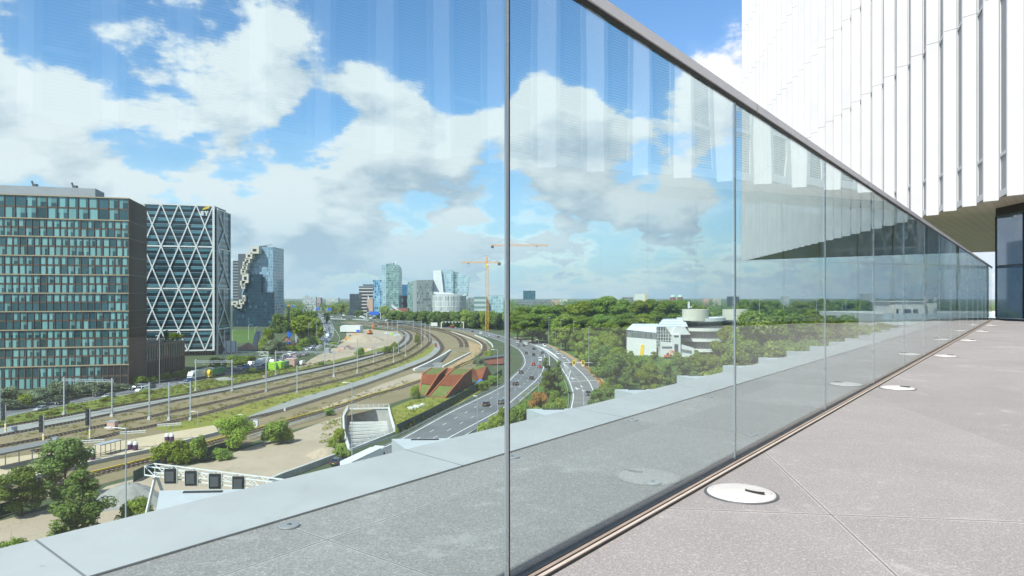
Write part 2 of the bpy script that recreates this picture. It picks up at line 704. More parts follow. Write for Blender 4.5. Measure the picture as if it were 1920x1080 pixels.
M['leaf'] = leaf_mat('broadleaf_foliage', (0.10, 0.17, 0.016), (0.195, 0.295, 0.028), (0.31, 0.40, 0.05))
M['leaf2'] = leaf_mat('yellow_green_foliage', (0.13, 0.19, 0.016), (0.25, 0.33, 0.032), (0.38, 0.43, 0.06))
M['leafdark'] = leaf_mat('dark_foliage', (0.070, 0.125, 0.020), (0.14, 0.22, 0.034), (0.23, 0.31, 0.06))
M['willow'] = leaf_mat('grey_green_foliage', (0.09, 0.135, 0.065), (0.19, 0.25, 0.13), (0.33, 0.38, 0.24))
M['brightleaf'] = leaf_mat('bright_lime_foliage', (0.12, 0.19, 0.008), (0.24, 0.34, 0.012), (0.36, 0.44, 0.03))
M['autumn'] = leaf_mat('autumn_foliage', (0.22, 0.13, 0.02), (0.40, 0.18, 0.025), (0.5, 0.25, 0.04))
M['weed'] = leaf_mat('weed_foliage', (0.09, 0.11, 0.02), (0.18, 0.18, 0.035), (0.30, 0.27, 0.07))

# ------------------------------------------------------------------ terrace frame: s runs along the glass, w across it (to the left)
TH = math.atan2(980.0, FP)
ST, CT = math.sin(TH), math.cos(TH)
FL = HG - 1.6          # terrace floor level
GW = 2.30              # distance of the glass from the eye


def Q(s, w, z=FL):
    return Vector((s * ST - w * CT, s * CT + w * ST, z))


FD = Vector((0.1257, 0.9921, 0.0))     # direction of the white facade
FN = Vector((-0.9921, 0.1257, 0.0))    # its outward side


def F(s, o=0.0, z=0.0):
    return Vector((28.5, 38.0, 0)) + FD * s + FN * o + Vector((0, 0, z))


def granite(name, c, dir_a, a0, pa, dir_b, b0, pb, ka=1.0):
    m_, nb = new_mat(name)
    p = wpos(nb)
    sp = nb.noise(p, 85.0, 2.0, 0.7)
    sp2 = nb.noise(p, 42.0, 4.0, 0.75)
    big = nb.noise(p, 0.8, 6.0, 0.62, 0.4)
    mid = nb.noise(p, 5.0, 5.0, 0.65)
    col = nb.mix(nb.step(big, 0.3, 0.7, kind='LINEAR'), c4([x * 0.90 for x in c]), c4([x * 1.10 for x in c]))
    col = nb.mix(nb.step(sp, 0.40, 0.60, 0.0, 0.8, 'LINEAR'), col, c4([x * 0.55 for x in c]))
    col = nb.mix(nb.step(sp2, 0.52, 0.74, 0.0, 0.7, 'LINEAR'), col, c4([min(1, x * 1.7) for x in c]))
    # scuffs and water marks
    col = nb.mix(nb.step(nb.m('MULTIPLY', mid, big), 0.30, 0.42, 0.0, 0.45), col, c4([min(1, x * 1.45) for x in c]))
    col = nb.mix(nb.step(mid, 0.28, 0.42, 0.35, 0.0), col, c4([c[0] * 0.7, c[1] * 0.66, c[2] * 0.62]))

    def joint(d, o, per):
        x = nb.m('SUBTRACT', nb.v('DOT_PRODUCT', p, d), o)
        x = nb.m('ABSOLUTE', nb.m('SUBTRACT', nb.m('FRACT', nb.m('DIVIDE', x, per)), 0.5))
        return nb.m('MULTIPLY', nb.m('SUBTRACT', 0.5, x), per)   # metres to the joint
    ja = joint(dir_a, a0, pa)
    jb = joint(dir_b, b0, pb)
    j = nb.m('MINIMUM', nb.m('MULTIPLY', ja, ka), jb)
    col = nb.mix(nb.step(j, 0.005, 0.009, 0.6, 0.0), col, c4((0.13, 0.12, 0.11)))
    col = nb.mix(nb.m('MULTIPLY', nb.step(j, 0.014, 0.018, 1, 0), nb.step(j, 0.009, 0.011, 0, 0.45)), col, c4((0.55, 0.52, 0.5)))
    da = nb.m('FLOOR', nb.m('DIVIDE', nb.m('SUBTRACT', nb.v('DOT_PRODUCT', p, dir_a), a0), pa))
    db = nb.m('FLOOR', nb.m('DIVIDE', nb.m('SUBTRACT', nb.v('DOT_PRODUCT', p, dir_b), b0), pb))
    wn = nb.n('ShaderNodeTexWhiteNoise', {'Vector': nb.comb(da, db, 1.0)}, noise_dimensions='3D').outputs['Value']
    col = nb.v('SCALE', col, s=nb.step(wn, 0, 1, .93, 1.07, 'LINEAR'))
    h = nb.m('ADD', nb.m('MULTIPLY', sp2, 0.3), nb.step(j, 0.002, 0.008, 0.0, 1.0))
    return finish(m_, nb, col, 0.78, 0, 0.3, bump=h, bdist=0.004, bstr=0.5)


gi = granite('terrace_granite', (0.285, 0.268, 0.262), tuple(FD), 5.248, 2.62, tuple(-FN), 1.69, 2.62, .65)
go = granite('outer_granite', (0.272, 0.262, 0.257), (ST, CT, 0), 5.38, 2.555, (-CT, ST, 0), 6.7, 3.0, 1.3)

mb = MB()
mb.face([Q(-34, 2.28), Vector((10, -60, FL)), Vector((60, -60, FL)), Vector((70, 46, FL)), Q(60, 2.28)])
o = mb.build('terrace_floor', gi)
struct(o, 'grey granite paving of the terrace in front of the glass screen')
mb = MB()
mb.face([Q(-34, 2.28, FL - .004), Q(60, 2.28, FL - .004), Q(60, 4.26, FL - .004), Q(-34, 4.26, FL - .004)])
o = mb.build('roof_edge_floor', go)
struct(o, 'grey granite paving strip behind the glass screen')

# the building that carries the terrace
m_, nb = new_mat('coping_metal')
p = wpos(nb)
n1 = nb.noise(p, 1.2, 5, 0.6)
n2 = nb.noise(p, 30.0, 3, 0.6)
col = nb.mix(nb.step(n1, .3, .7, kind='LINEAR'), c4((.355, .36, .362)), c4((.425, .43, .43)))
col = nb.mix(nb.step(n2, .62, .72, 0, .35), col, c4((.40, .42, .43)))
sc = nb.v('DOT_PRODUCT', p, (ST, CT, 0))
jl = nb.m('MULTIPLY', nb.m('ABSOLUTE', nb.m('SUBTRACT', nb.m('FRACT', nb.m('DIVIDE', sc, 3.2)), .5)), 3.2)
col = nb.mix(nb.step(jl, .006, .010, .8, 0), col, c4((.10, .105, .11)))
str_ = nb.noise(nb.v('MULTIPLY', p, (2.2, .7, 1)), 2.0, 6, .7)
col = nb.mix(nb.step(str_, .52, .74, 0, .30), col, c4((.29, .30, .30)))
dots = nb.noise(p, 9.0, 2, .5)
col = nb.mix(nb.step(dots, .74, .78, 0, .5), col, c4((.2, .2, .19)))
M['coping'] = finish(m_, nb, col, 0.55, 0.1, 0.4)
M['fin'] = plain('fin_metal', (0.46, 0.485, 0.50), 0.5, 0.1, var=0.08, scale=0.8, obj=False)

tb = thing('terrace_building', 'pale grey building edge under the terrace with sawtooth metal fins along its coping', 'building', Q(10, 3, 0))
mb = MB()
mb.prism([Q(-34, 4.95), Q(60, 4.95), Vector((70, 46, 0)), Vector((60, -60, 0)), Vector((10, -60, 0))], 0.0, FL - 0.02)
mb.build('wall', M['fin'], tb)
mb = MB()
sec = [(4.26, .0), (4.26, .012), (5.03, .055), (5.03, -.55), (4.97, -.55), (4.97, -.05)]
secs = []
for s in np.linspace(-34, 60, 40):
    secs.append([Q(s, w, FL + z) for w, z in sec])
mb.loft(secs)
mb.build('coping', M['coping'], tb)
for k in range(-4, 22):
    s0 = 4.87 + 2.53 * k
    mb = MB()
    mb.prism([Q(s0, 5.03), Q(s0 + .33, 5.66), Q(s0 + .88, 5.03)], FL - 5.2, FL + 0.015)
    ff = mb.build('facade_fin', M['fin'], tb)
    mb = MB()
    mb.bar(Q(s0 + .42, 5.45, FL + .020), Q(s0 + .62, 5.22, FL + .020), .035, .008)
    mb.build('drain_slot', M['black'], ff)

# small round feet of the paving behind the glass
disc0 = None
for row, (w0, n_) in enumerate(((4.12, 12), (2.60, 12))):
    for k in range(n_):
        s0 = 2.83 + 2.555 * k
        if disc0 is None:
            mb = MB()
            mb.lathe([(0, .011), (.06, .011), (.070, .008), (.073, 0)], n=28)
            t = thing('paving_cap', 'x', 'cap', Q(s0, w0))
            mb.build('cap_plate', plain('cap_metal', (.25, .26, .27), .5, .2), t, world=False, smooth=False)
            mb = MB()
            mb.lathe([(0, .016), (.014, .016), (.018, .0115)], n=12)
            mb.build('bolt', M['darksteel'], t, world=False)
            disc0 = t
        else:
            t = copy_thing(disc0, Q(s0, w0))
        t['label'] = ('small round metal cap in the paving strip beside the coping' if row == 0 else 'small round metal cap in the paving close behind the glass')
        t['group'] = 'metal caps beside the coping' if row == 0 else 'metal caps close behind the glass'

# large white discs in the floor before the glass
M['discwhite'] = plain('disc_enamel', (.47, .455, .435), .5, var=.14, scale=6)
names = ['largest and nearest white floor disc at the foot of the glass', 'second white floor disc from the viewer beside the glass',
         'third white floor disc from the viewer beside the glass', 'fourth white floor disc along the glass, near the far end',
         'fifth white floor disc along the glass, before the dark glass wall', 'farthest white floor disc where the glass meets the building']
cover0 = None
for k in range(6):
    loc = Q(5.51 + 7.93 * k, 1.885, FL + .001)
    if cover0 is None:
        t = thing('floor_disc', names[0], 'floor fitting', loc, rz=-TH, group='white discs along the glass')
        mb = MB()
        mb.lathe([(0, .040), (.10, .038), (.19, .030), (.245, .018), (.258, .014), (.266, .012), (.268, 0)], n=56)
        mb.build('cover', M['discwhite'], t, world=False, smooth=True)
        mb = MB()        # raised crescent hood with its slot
        sec = []
        for j in range(13):
            an = math.radians(-35 + 70 * j / 12)
            r0, r1 = .06, .135
            sec.append([(r0 * math.sin(an) + .12, .05 - r0 * math.cos(an) * .5, .036), (r1 * math.sin(an) + .12, .05 - r1 * math.cos(an) * .72, .036),
                        (r1 * math.sin(an) + .12, .05 - r1 * math.cos(an) * .72, .058), (r0 * math.sin(an) + .12, .05 - r0 * math.cos(an) * .5, .050)])
        mb.loft(sec)
        mb.build('hood', M['discwhite'], t, world=False)
        mb = MB()
        sec = []
        for j in range(13):
            an = math.radians(-33 + 66 * j / 12)
            r1 = .1385
            sec.append([(r1 * math.sin(an) + .12, .05 - r1 * math.cos(an) * .72, .038), (r1 * 1.012 * math.sin(an) + .12, .05 - r1 * 1.012 * math.cos(an) * .72, .038),
                        (r1 * 1.012 * math.sin(an) + .12, .05 - r1 * 1.012 * math.cos(an) * .72, .055), (r1 * math.sin(an) + .12, .05 - r1 * math.cos(an) * .72, .055)])
        mb.loft(sec)
        mb.build('slot', M['black'], t, world=False)
        for an in (20, 100, 190, 280):
            x, y = .225 * math.cos(R(an)), .225 * math.sin(R(an))
            mb = MB()
            mb.tube((x, y, .018), (x, y, .026), .009, 8)
            mb.build('screw', M['steel'], t, world=False)
        pass
        mb = MB()
        mb.lathe([(.268, 0), (.268, .007), (.288, .005), (.290, 0)], n=56)
        mb.build('rim', M['darksteel'], t, world=False)  # dark metal rim, also standing in for the contact shadow round the disc
        cover0 = t
    else:
        copy_thing(cover0, loc, -TH, names[k])

# ------------------------------------------------------------------ glass screen


def pane_mat(name, tint, f0, hazy=0.0):
    m_, nb = new_mat(name)
    ge = nb.n('ShaderNodeNewGeometry')
    cosv = nb.m('ABSOLUTE', nb.v('DOT_PRODUCT', ge.outputs['Incoming'], ge.outputs['Normal']))
    inv = nb.m('SUBTRACT', 1.0, cosv, clamp=True)
    p5 = nb.m('POWER', inv, 4.0)
    fr = nb.m('ADD', f0, nb.m('MULTIPLY', p5, 0.8 - f0), clamp=True)
    # longer way through the pane at a slant: deeper tint
    k_ = nb.m('DIVIDE', 1.0, nb.m('SQRT', nb.m('SUBTRACT', 1.0, nb.m('MULTIPLY', nb.m('SUBTRACT', 1.0, nb.m('MULTIPLY', cosv, cosv)), .44))))
    cc_ = nb.comb(*[nb.m('POWER', t_, nb.m('POWER', k_, 1.3)) for t_ in tint])
    tr = nb.n('ShaderNodeBsdfTransparent', {'Color': cc_})
    p = wpos(nb)
    wv = nb.noise(p, .55, 2, .4)
    bn = nb.n('ShaderNodeBump', {'Height': wv, 'Distance': .0045, 'Strength': 1.0})
    gl = nb.n('ShaderNodeBsdfGlossy', {'Color': c4((1, 1, 1)), 'Roughness': 0.0, 'Normal': bn.outputs[0]})
    mxs = nb.n('ShaderNodeMixShader', {0: fr, 1: tr, 2: gl})
    # a little dried rain and dust on the panes
    sm = nb.noise(nb.v('MULTIPLY', p, (6.0, 6.0, .8)), 1.6, 5, .65)
    sp_ = nb.noise(p, 45.0, 2, .5)
    low_ = nb.step(nb.sep(p)[2], FL, FL + .5, .015, .0)
    dirt = nb.m('ADD', nb.m('ADD', nb.step(sm, .52, .8, 0, .005), nb.step(sp_, .72, .78, 0, .03)), low_)
    df = nb.n('ShaderNodeBsdfDiffuse', {'Color': c4((.6, .6, .58))})
    mxs = nb.n('ShaderNodeMixShader', {0: dirt, 1: mxs, 2: df})
    o = nb.n('ShaderNodeOutputMaterial')
    nb.put(o.inputs[0], mxs)
    return m_


M['pane'] = pane_mat('laminated_glass', (0.875, 0.935, 0.935), 0.026)
M['chrome'] = plain('polished_steel', (0.66, 0.68, 0.68), 0.3, 0.4, var=0.03, scale=.4)
M['railmetal'] = plain('anodised_rail', (0.88, 0.87, 0.85), 0.4, 0.25, var=0.05)
M['bronze'] = plain('bronze_channel', (0.40, 0.31, 0.245), 0.45, 0.35, var=0.2, scale=4)
M['bronze2'] = plain('pale_bronze_lip', (0.62, 0.52, 0.43), 0.4, 0.3, var=0.12, scale=4)
gs = thing('glass_screen', 'tall frameless glass wind screen running along the terrace with grey top rail', 'glass screen', Q(10, GW))
S0, PW = 2.965, 3.585
for k in range(-4, 15):
    a, c = S0 + PW * k + .014, S0 + PW * (k + 1) - .018
    mb = MB()
    mid = Q((a + c) / 2, GW, FL + 1.75)
    mb.box(mid, (c - a, .017, 3.46), math.pi / 2 - TH)
    mb.build('glass_pane', M['pane'], gs)
    mb = MB()
    mb.box(Q(S0 + PW * k - .0095, GW, FL + 1.75), (.021, .013, 3.5), math.pi / 2 - TH)
    po = mb.build('post', M['chrome'], gs)
    mb = MB()
    mb.box(Q(S0 + PW * k + .0075, GW, FL + 1.75), (.012, .012, 3.5), math.pi / 2 - TH)
    mb.build('gasket', M['black'], po)


def long_bar(name, w0, w1, z0, z1, mat, s0=-11.4, s1=56.65):
    mb = MB()
    mb.box(Q((s0 + s1) / 2, (w0 + w1) / 2, FL + (z0 + z1) / 2), (s1 - s0, abs(w1 - w0), z1 - z0), math.pi / 2 - TH)
    return mb.build(name, mat, gs)


tr_ = long_bar('top_rail', GW - .035, GW + .035, 3.498, 3.575, M['railmetal'])
for s_ in (7.1, 13.0, 19.1, 25.1, 31.0):
    mb = MB()
    mb.box(Q(s_, GW, FL + 3.5365), (.006, .074, .081), math.pi / 2 - TH)
    mb.build('rail_joint', M['darksteel'], tr_)
long_bar('rail_gasket', GW - .02, GW + .02, 3.47, 3.4975, M['black'])
bc = long_bar('base_channel', GW - .034, GW + .026, -.002, .030, M['black'])
for nm, w0, w1, z0, z1, m_ in (('channel_strip', GW - .062, GW - .036, 0.0, .026, M['bronze']), ('channel_groove', GW - .072, GW - .0625, 0, .008, M['black']),
                               ('channel_lip', GW - .098, GW - .0725, 0, .022, M['bronze2']), ('channel_edge', GW - .106, GW - .0985, 0, .014, M['black'])):
    q = long_bar(nm, w0, w1, z0, z1, m_)
    if nm != 'channel_strip':
        pass

# ------------------------------------------------------------------ the white building
wb = thing('white_building', 'white overhanging building with sawtooth cladding panels, louvres and dark glass below', 'building', F(0))
ZB, ZT = HG + 5.9, HG + 62.0
m_, nb = new_mat('white_cladding')
p = wpos(nb)
n1 = nb.noise(p, 0.35, 4, 0.6)
col = nb.mix(nb.step(n1, .3, .7, kind='LINEAR'), c4((.50, .50, .505)), c4((.555, .555, .555)))
M['clad'] = finish(m_, nb, col, 0.42, 0.0, 0.5)
m_, nb = new_mat('louvre_slats')
p = wpos(nb)
z = nb.sep(p)[2]
fz = nb.m('FRACT', nb.m('DIVIDE', z, 0.125))
st = nb.m('MULTIPLY', nb.step(fz, .30, .40, 0, 1), nb.step(fz, .86, .96, 1, 0))
col = nb.mix(st, c4((.10, .105, .115)), c4((.40, .41, .425)))
M['louvre'] = finish(m_, nb, col, 0.5, 0.0, 0.4, bump=st, bdist=.04, bstr=.8)
m_, nb = new_mat('soffit_slats')
p = wpos(nb)
x = nb.v('DOT_PRODUCT', p, (0.77, -0.64, 0))
st = nb.step(nb.m('ABSOLUTE', nb.m('SUBTRACT', nb.m('FRACT', nb.m('DIVIDE', x, 0.6)), .5)), .36, .44)
n1 = nb.noise(p, 0.4, 4, .6)
col = nb.mix(nb.step(n1, .3, .7, kind='LINEAR'), c4((.86, .70, .58)), c4((.95, .78, .66)))
col = nb.mix(nb.m('MULTIPLY', st, .18), col, c4((.30, .24, .19)))
M['soffit'] = finish(m_, nb, col, 0.5, 0.0, 0.4)
m_, nb = new_mat('dark_wall_glass')
p = wpos(nb)
nn = nb.noise(p, 0.7, 4, .6)
M['wallglass'] = finish(m_, nb, nb.mix(nb.step(nn, .45, .7), c4((.12, .18, .26)), c4((.16, .22, .30))), 0.02, 0.22, 1.0, coat=1.0)

C_ = F(74.2)
M['profile'] = plain('edge_profile_metal', (.40, .41, .42), .5, .1, obj=False)
M['backing'] = plain('facade_backing', (.40, .40, .41), .7, obj=False)
plan = [F(74.2, -.05), Vector((64.0, 90.0, 0)), Vector((150, 20, 0)), Vector((130, -110, 0)), F(-110, -.05)]
mb = MB()
mb.prism(plan, ZB + .06, ZT)
mb.build('upper_volume', M['backing'], wb)
mb = MB()
mb.prism([F(74.0, -.02), Vector((63.9, 89.9, 0)), Vector((149, 20, 0)), Vector((129, -110, 0)), F(-110, -.02)], ZB, ZB + .05)
mb.build('soffit', M['soffit'], wb)
mb = MB()
for i, (a, c) in enumerate(((F(74.0, -.10), F(-110, -.10)), (F(74.0, -.06), Vector((63.9, 89.9, 0))))):
    mb.bar((a.x, a.y, ZB - .02), (c.x, c.y, ZB - .0), .10, .10)
mb.build('soffit_trim', M['bronze'], wb)
PER = 2.4
JO = [ZB - .25, HG + 17.7, HG + 26.1, HG + 34.4, HG + 42.7, HG + 51.0, ZT]
LJ = [ZB - .1, HG + 8.15, HG + 17.4, HG + 25.8, HG + 34.1, HG + 42.4, HG + 50.7, ZT]
for k in range(-45, 31):
    s0 = PER * k
    if s0 + .585 > 74.2:
        break
    a, t_, e = F(s0, .0), F(s0 + .585, .56), F(s0 + PER, .0)
    u = (t_ - a).normalized()
    nrm = Vector((u.y, -u.x, 0))
    if nrm.dot(FD) > 0:
        nrm = -nrm
    mb = MB()
    for j in range(len(JO) - 1):
        z0, z1 = JO[j] + .013, JO[j + 1] - .013
        q0, q1 = a + u * .01, t_
        pl = [q0, q1, q1 - nrm * .07, q0 - nrm * .07]
        mb.prism(pl, z0, z1)
    cp = mb.build('cladding_panel', M['clad'], wb)
    mb = MB()
    mb.prism([t_ - u * .034 + nrm * .004, t_ + u * .004 + nrm * .004, t_ + u * .004 - nrm * .075, t_ - u * .034 + nrm * .001], ZB - .25, ZT)
    mb.build('edge_profile', M['profile'], cp)
    if s0 < -95 or s0 > 45:
        # far end: the louvre side is turned away, still closed by a plain return
        mb = MB()
        mb.prism([t_, e, e - FN * .05, t_ - FN * .25], ZB - .1, ZT)
        mb.build('return_panel', M['clad'], wb)
        continue
    v = (e - t_).normalized()
    ln = (e - t_).length
    n2_ = Vector((-v.y, v.x, 0))
    if n2_.dot(FN) < 0:
        n2_ = -n2_
    mb = MB()
    for lo, hi in ((0.015, .22), (ln - .30, ln - .01)):
        mb.prism([t_ + v * lo, t_ + v * hi, t_ + v * hi - n2_ * .06, t_ + v * lo - n2_ * .06], ZB - .1, ZT)
    for zc in LJ:
        hb = .20 if zc < ZT - 1 else .01
        zc0 = zc if zc > ZB else ZB - .1
        mb.prism([t_ + v * .22, t_ + v * (ln - .30), t_ + v * (ln - .30) - n2_ * .06, t_ + v * .22 - n2_ * .06], zc0, zc0 + hb + (.2 if zc < ZB else 0))
    fr_ = mb.build('louvre_frame', M['clad'], wb)
    mb = MB()
    q0, q1 = t_ + v * .21 - n2_ * .05, t_ + v * (ln - .29) - n2_ * .05
    mb.face([(q1.x, q1.y, ZB), (q0.x, q0.y, ZB), (q0.x, q0.y, ZT), (q1.x, q1.y, ZT)])
    mb.build('louvre', M['louvre'], fr_)

# recessed glass wall at terrace level
WC = Vector((32.6, 46.0, 0))
gz1 = ZB - .0
mb = MB()
a, c = WC, WC - FD * 118
mb.prism([a, c, c - FN * .3, a - FN * .3], FL + .12, gz1 - .55)
gwall = mb.build('glass_wall', M['wallglass'], wb)
mb = MB()
off = FN * .012
mb.prism([a + off, c + off, c - FN * .3, a - FN * .3], gz1 - .545, gz1 - .001)
mb.prism([a + FN * .03, c + FN * .03, c - FN * .3, a - FN * .3], FL + .0, FL + .115)
for k in range(30):
    q = a - FD * (3.0 * k + .04)
    mb.box((q.x + off.x * 2, q.y, (FL + gz1) / 2 - .2), (.05, .07, gz1 - FL - .75), math.atan2(FD.y, FD.x))
mb.bar((a.x + FN.x * .02, a.y, FL + 3.6), (c.x + FN.x * .02, c.y, FL + 3.6), .06, .09)
mb.build('wall_frame', M['black'], wb)
# the other side of the glazed storey, facing away along the soffit
mb = MB()
dB = Vector((64.0, 90.0, 0)) - C_
dB = dB.normalized()
c2 = WC + Vector((.80, -.60, 0)) * 60
mb.prism([WC + Vector((.02, .03, 0)), c2, c2 - Vector((.5, .5, 0)), WC + Vector((.5, -.35, 0))], FL, gz1 - .002)
mb.build('side_wall', M['wallglass'], wb)

# ------------------------------------------------------------------ the ground, with the two cuttings left open
from mathutils.geometry import tessellate_polygon


def holed(polys, z, name, mat):
    ps = [[Vector((p[0], p[1], 0)) for p in q] for q in polys]
    flat = [v for q in ps for v in q]
    tris = tessellate_polygon(ps)
    mb = MB()
    mb.v = [(v.x, v.y, z) for v in flat]
    for t in tris:
        a, b_, c = (flat[i] for i in t)
        cr = (b_.x - a.x) * (c.y - a.y) - (b_.y - a.y) * (c.x - a.x)
        mb.f.append(tuple(t) if cr > 0 else tuple(reversed(t)))
        mb.mi.append(0)
    return mb.build(name, mat)


def PP(*pts):
    return [P(x, y) for x, y in pts]


PIT = PP((652, 768), (729, 766), (733, 785), (741, 812), (655, 846), (645, 815), (644, 782))
CUT = PP((846, 657.5), (777, 694.5), (829, 689.5), (880, 663))
BIG = [(-5000, -400), (5000, -400), (5000, 9000), (-5000, 9000)]
struct(holed([BIG, PIT, CUT], 0.0, 'ground', M['city']), 'wide flat city ground of dull green reaching the horizon')


def patch(name, pts, mat, z, label):
    mb = MB()
    mb.face([(p.x, p.y, z) for p in PP(*pts)])
    # concave outlines: tessellate
    o = holed([[(p.x, p.y) for p in PP(*pts)]], z, name, mat)
    return struct(o, label)


# ---- track centre lines (photo column, row)
TR = [
    [(-140, 825), (0, 801), (83, 787), (217, 762.5), (320, 745), (417, 726), (517, 705), (620, 684), (668, 672), (727, 657), (752, 642), (759, 632), (757, 625), (745, 619), (715, 614), (680, 609.5)],
    [(-140, 843), (0, 817.5), (83, 802), (158, 787.5), (280, 762), (320, 753.5), (417, 735), (500, 717.5), (620, 690.5), (693, 672), (745, 656), (767, 641), (771, 632), (768, 625), (755, 618.5), (725, 613), (690, 608.5)],
    [(-140, 863), (0, 837.5), (83, 822), (167, 804), (280, 782), (320, 773), (417, 752), (500, 732.5), (620, 703), (693, 684), (757, 662), (783, 646), (791, 636), (787, 627), (770, 619), (740, 612.5), (705, 607.5)],
    [(60, 848), (177, 824), (233, 810), (320, 792), (417, 767), (500, 745), (620, 717), (693, 697.5), (760, 673.5), (793, 654), (806, 642), (804, 632), (793, 624.5), (770, 616.5), (735, 610), (700, 605.5)],
    [(440, 794), (467, 785), (533, 769), (620, 742), (693, 718.5), (760, 693.5), (808, 673.5), (827, 658), (828, 648), (818, 634), (800, 623), (770, 614), (735, 608), (700, 604)],
    [(-140, 972), (0, 935), (183, 889), (279, 865), (398, 831), (473, 810), (550, 788), (620, 768), (693, 744), (743, 730), (790, 714), (840, 697), (868, 683), (894, 671), (909, 656), (904, 643), (876, 629), (847, 621), (800, 614), (750, 608)],
]
TRL = [smooth_line([P(x, y) for x, y in t], 3.0) for t in TR]
z_ = lambda p, h: (p.x, p.y, h)
T7 = smooth_line([z_(P(818, 694), -5.6), z_(P(838, 682), -4.6), z_(P(853, 668), -2.0), z_(P(862, 655), -.3), z_(P(865, 646), 0), z_(P(857, 634), 0), z_(P(838, 625), 0), z_(P(805, 617), 0), z_(P(765, 610.5), 0)], 3.0)
T8 = smooth_line([z_(P(826, 692), -5.6), z_(P(848, 681), -4.6), z_(P(864, 668), -2.2), z_(P(873, 655), -.3), z_(P(875, 645), 0), z_(P(866, 633), 0), z_(P(845, 624), 0), z_(P(812, 616), 0), z_(P(770, 609.5), 0)], 3.0)
TRL += [T7, T8]

outer = [(-160, 834), (0, 806), (-3, 797), (83, 783), (217, 758), (320, 741), (417, 722), (517, 701), (620, 680), (668, 668), (725, 653), (747, 639), (752, 631), (748, 624), (730, 618), (690, 612), (640, 606), (640, 603),
         (700, 602.5), (780, 607), (850, 615), (890, 626), (908, 637), (920, 652), (915, 664), (897, 681), (885, 700), (790, 740), (760, 748), (700, 768), (640, 782), (550, 806), (473, 829), (398, 850), (279, 884), (183, 910), (0, 958), (-160, 1000)]
bedpoly = [(p.x, p.y) for p in PP(*outer)]
struct(holed([bedpoly, CUT], 0.02, 'ballast_bed', M['ballast']), 'weedy brown ballast bed of the curving railway')

mb = MB()
ribbon2(mb, offset_line(TRL[0], -2.0), offset_line(TRL[1], 2.0), 0.045, 90)
struct(mb.build('grey_ballast_strip', M['greyballast']), 'pale grey ballast around the two outer tracks')
L5 = smooth_line(PP((360, 822), (400, 808), (467, 780), (560, 746), (640, 724), (693, 707), (760, 683), (797, 668), (813, 655), (812, 645), (803, 636)), 3)
mb = MB()
ribbon2(mb, offset_line(TRL[3], 2.6)[10:130], L5, 0.045, 60)
struct(mb.build('grass_strip', M['yellowgrass']), 'strip of dry yellow green grass between the railway tracks')
mb = MB()
ribbon2(mb, L5, offset_line(TRL[4], 1.5)[4:110], 0.05, 60)
struct(mb.build('grey_ballast_band', M['greyballast']), 'grey ballast band beside the grass strip')
patch('tan_track_bed', [(473, 820), (520, 800), (600, 766), (650, 747), (720, 719), (775, 700), (800, 700), (790, 712), (743, 733), (693, 747), (620, 772), (560, 792)], M['sand'], 0.05, 'pale sandy strip between the metro tracks')
patch('ochre_ground', [(868, 636), (879, 640), (904, 649), (900, 659), (886, 672), (868, 684), (850, 692), (838, 690), (881, 665), (880, 650)], M['soil'], 0.05, 'bare ochre soil inside the bend of the tracks')
patch('yard', [(-60, 992), (60, 962), (150, 942), (200, 912), (300, 886), (390, 866), (470, 838), (540, 815), (600, 793), (640, 781), (641, 815), (630, 838), (618, 852), (590, 876), (526, 899), (300, 1010), (200, 1100), (-60, 1200)], M['sand'], 0.035, 'bare sandy yard with tyre marks')
patch('verge', [(-160, 812), (-20, 786), (13, 781), (107, 765), (180, 750), (283, 731), (330, 721), (400, 708), (440, 700), (500, 692), (560, 684), (640, 671), (700, 657), (735, 645), (727, 655), (668, 670), (620, 682), (517, 703), (417, 724), (320, 743), (217, 760.5), (83, 785), (-160, 828)], M['grass'], 0.04, 'weedy green verge between the road and the railway')
patch('dry_lawn', [(731, 766), (770, 750), (800, 745), (860, 748), (885, 735), (945, 702), (938, 712), (850, 764), (745, 812), (736, 792)], M['yellowgrass'], 0.045, 'dry yellow grass beside the open tunnel stairs')
patch('site_ground', [(560, 690), (585, 672), (620, 655), (648, 640), (650, 622), (690, 617), (745, 622), (755, 634), (742, 645), (700, 656), (660, 668), (600, 682)], M['sand'], 0.05, 'sandy construction site beside the queueing road')
patch('sports_field', [(380, 622), (436, 619), (478, 618), (484, 640), (430, 646), (380, 650)], M['lawn'], 0.03, 'green sports field behind the lattice tower')
patch('median_grass', [(880, 840), (945, 775), (965, 757), (1012, 716), (1030, 690), (1047, 690), (1062, 712), (1070, 735), (1070, 800)], M['lawn'], 0.03, 'grass between the motorway and the exit ramp')
patch('woodland_floor', [(967, 630), (1045, 652), (1075, 670), (1120, 709), (1140, 745), (1142, 800), (1500, 800), (1900, 700), (1900, 562), (900, 562), (900, 600)], M['lawn'], 0.01, 'dark green floor of the wood beside the ramp')

# ---- roads
roadL = smooth_line(PP((-170, 822), (-60, 791), (13, 774), (107, 757), (180, 745), (250, 733), (320, 719), (400, 704), (480, 687), (550, 667), (590, 650), (612, 631), (616, 613), (608, 598), (590, 587), (555, 579)), 5)
mb = MB()
ribbon(mb, roadL, -5.6, 5.6, 0.06)
struct(mb.build('road', M['asphalt']), 'grey road curving past the office blocks')
mb = MB()
for d in (-5.1, 5.1):
    ribbon(mb, roadL, d - .1, d + .1, 0.075)
dashes(mb, roadL, -1.7, .15, 3, 9, 0.075)
dashes(mb, roadL, 1.7, .15, 3, 9, 0.075, 4)
struct(mb.build('road_markings', M['marking']), 'white lines on the road past the office blocks')

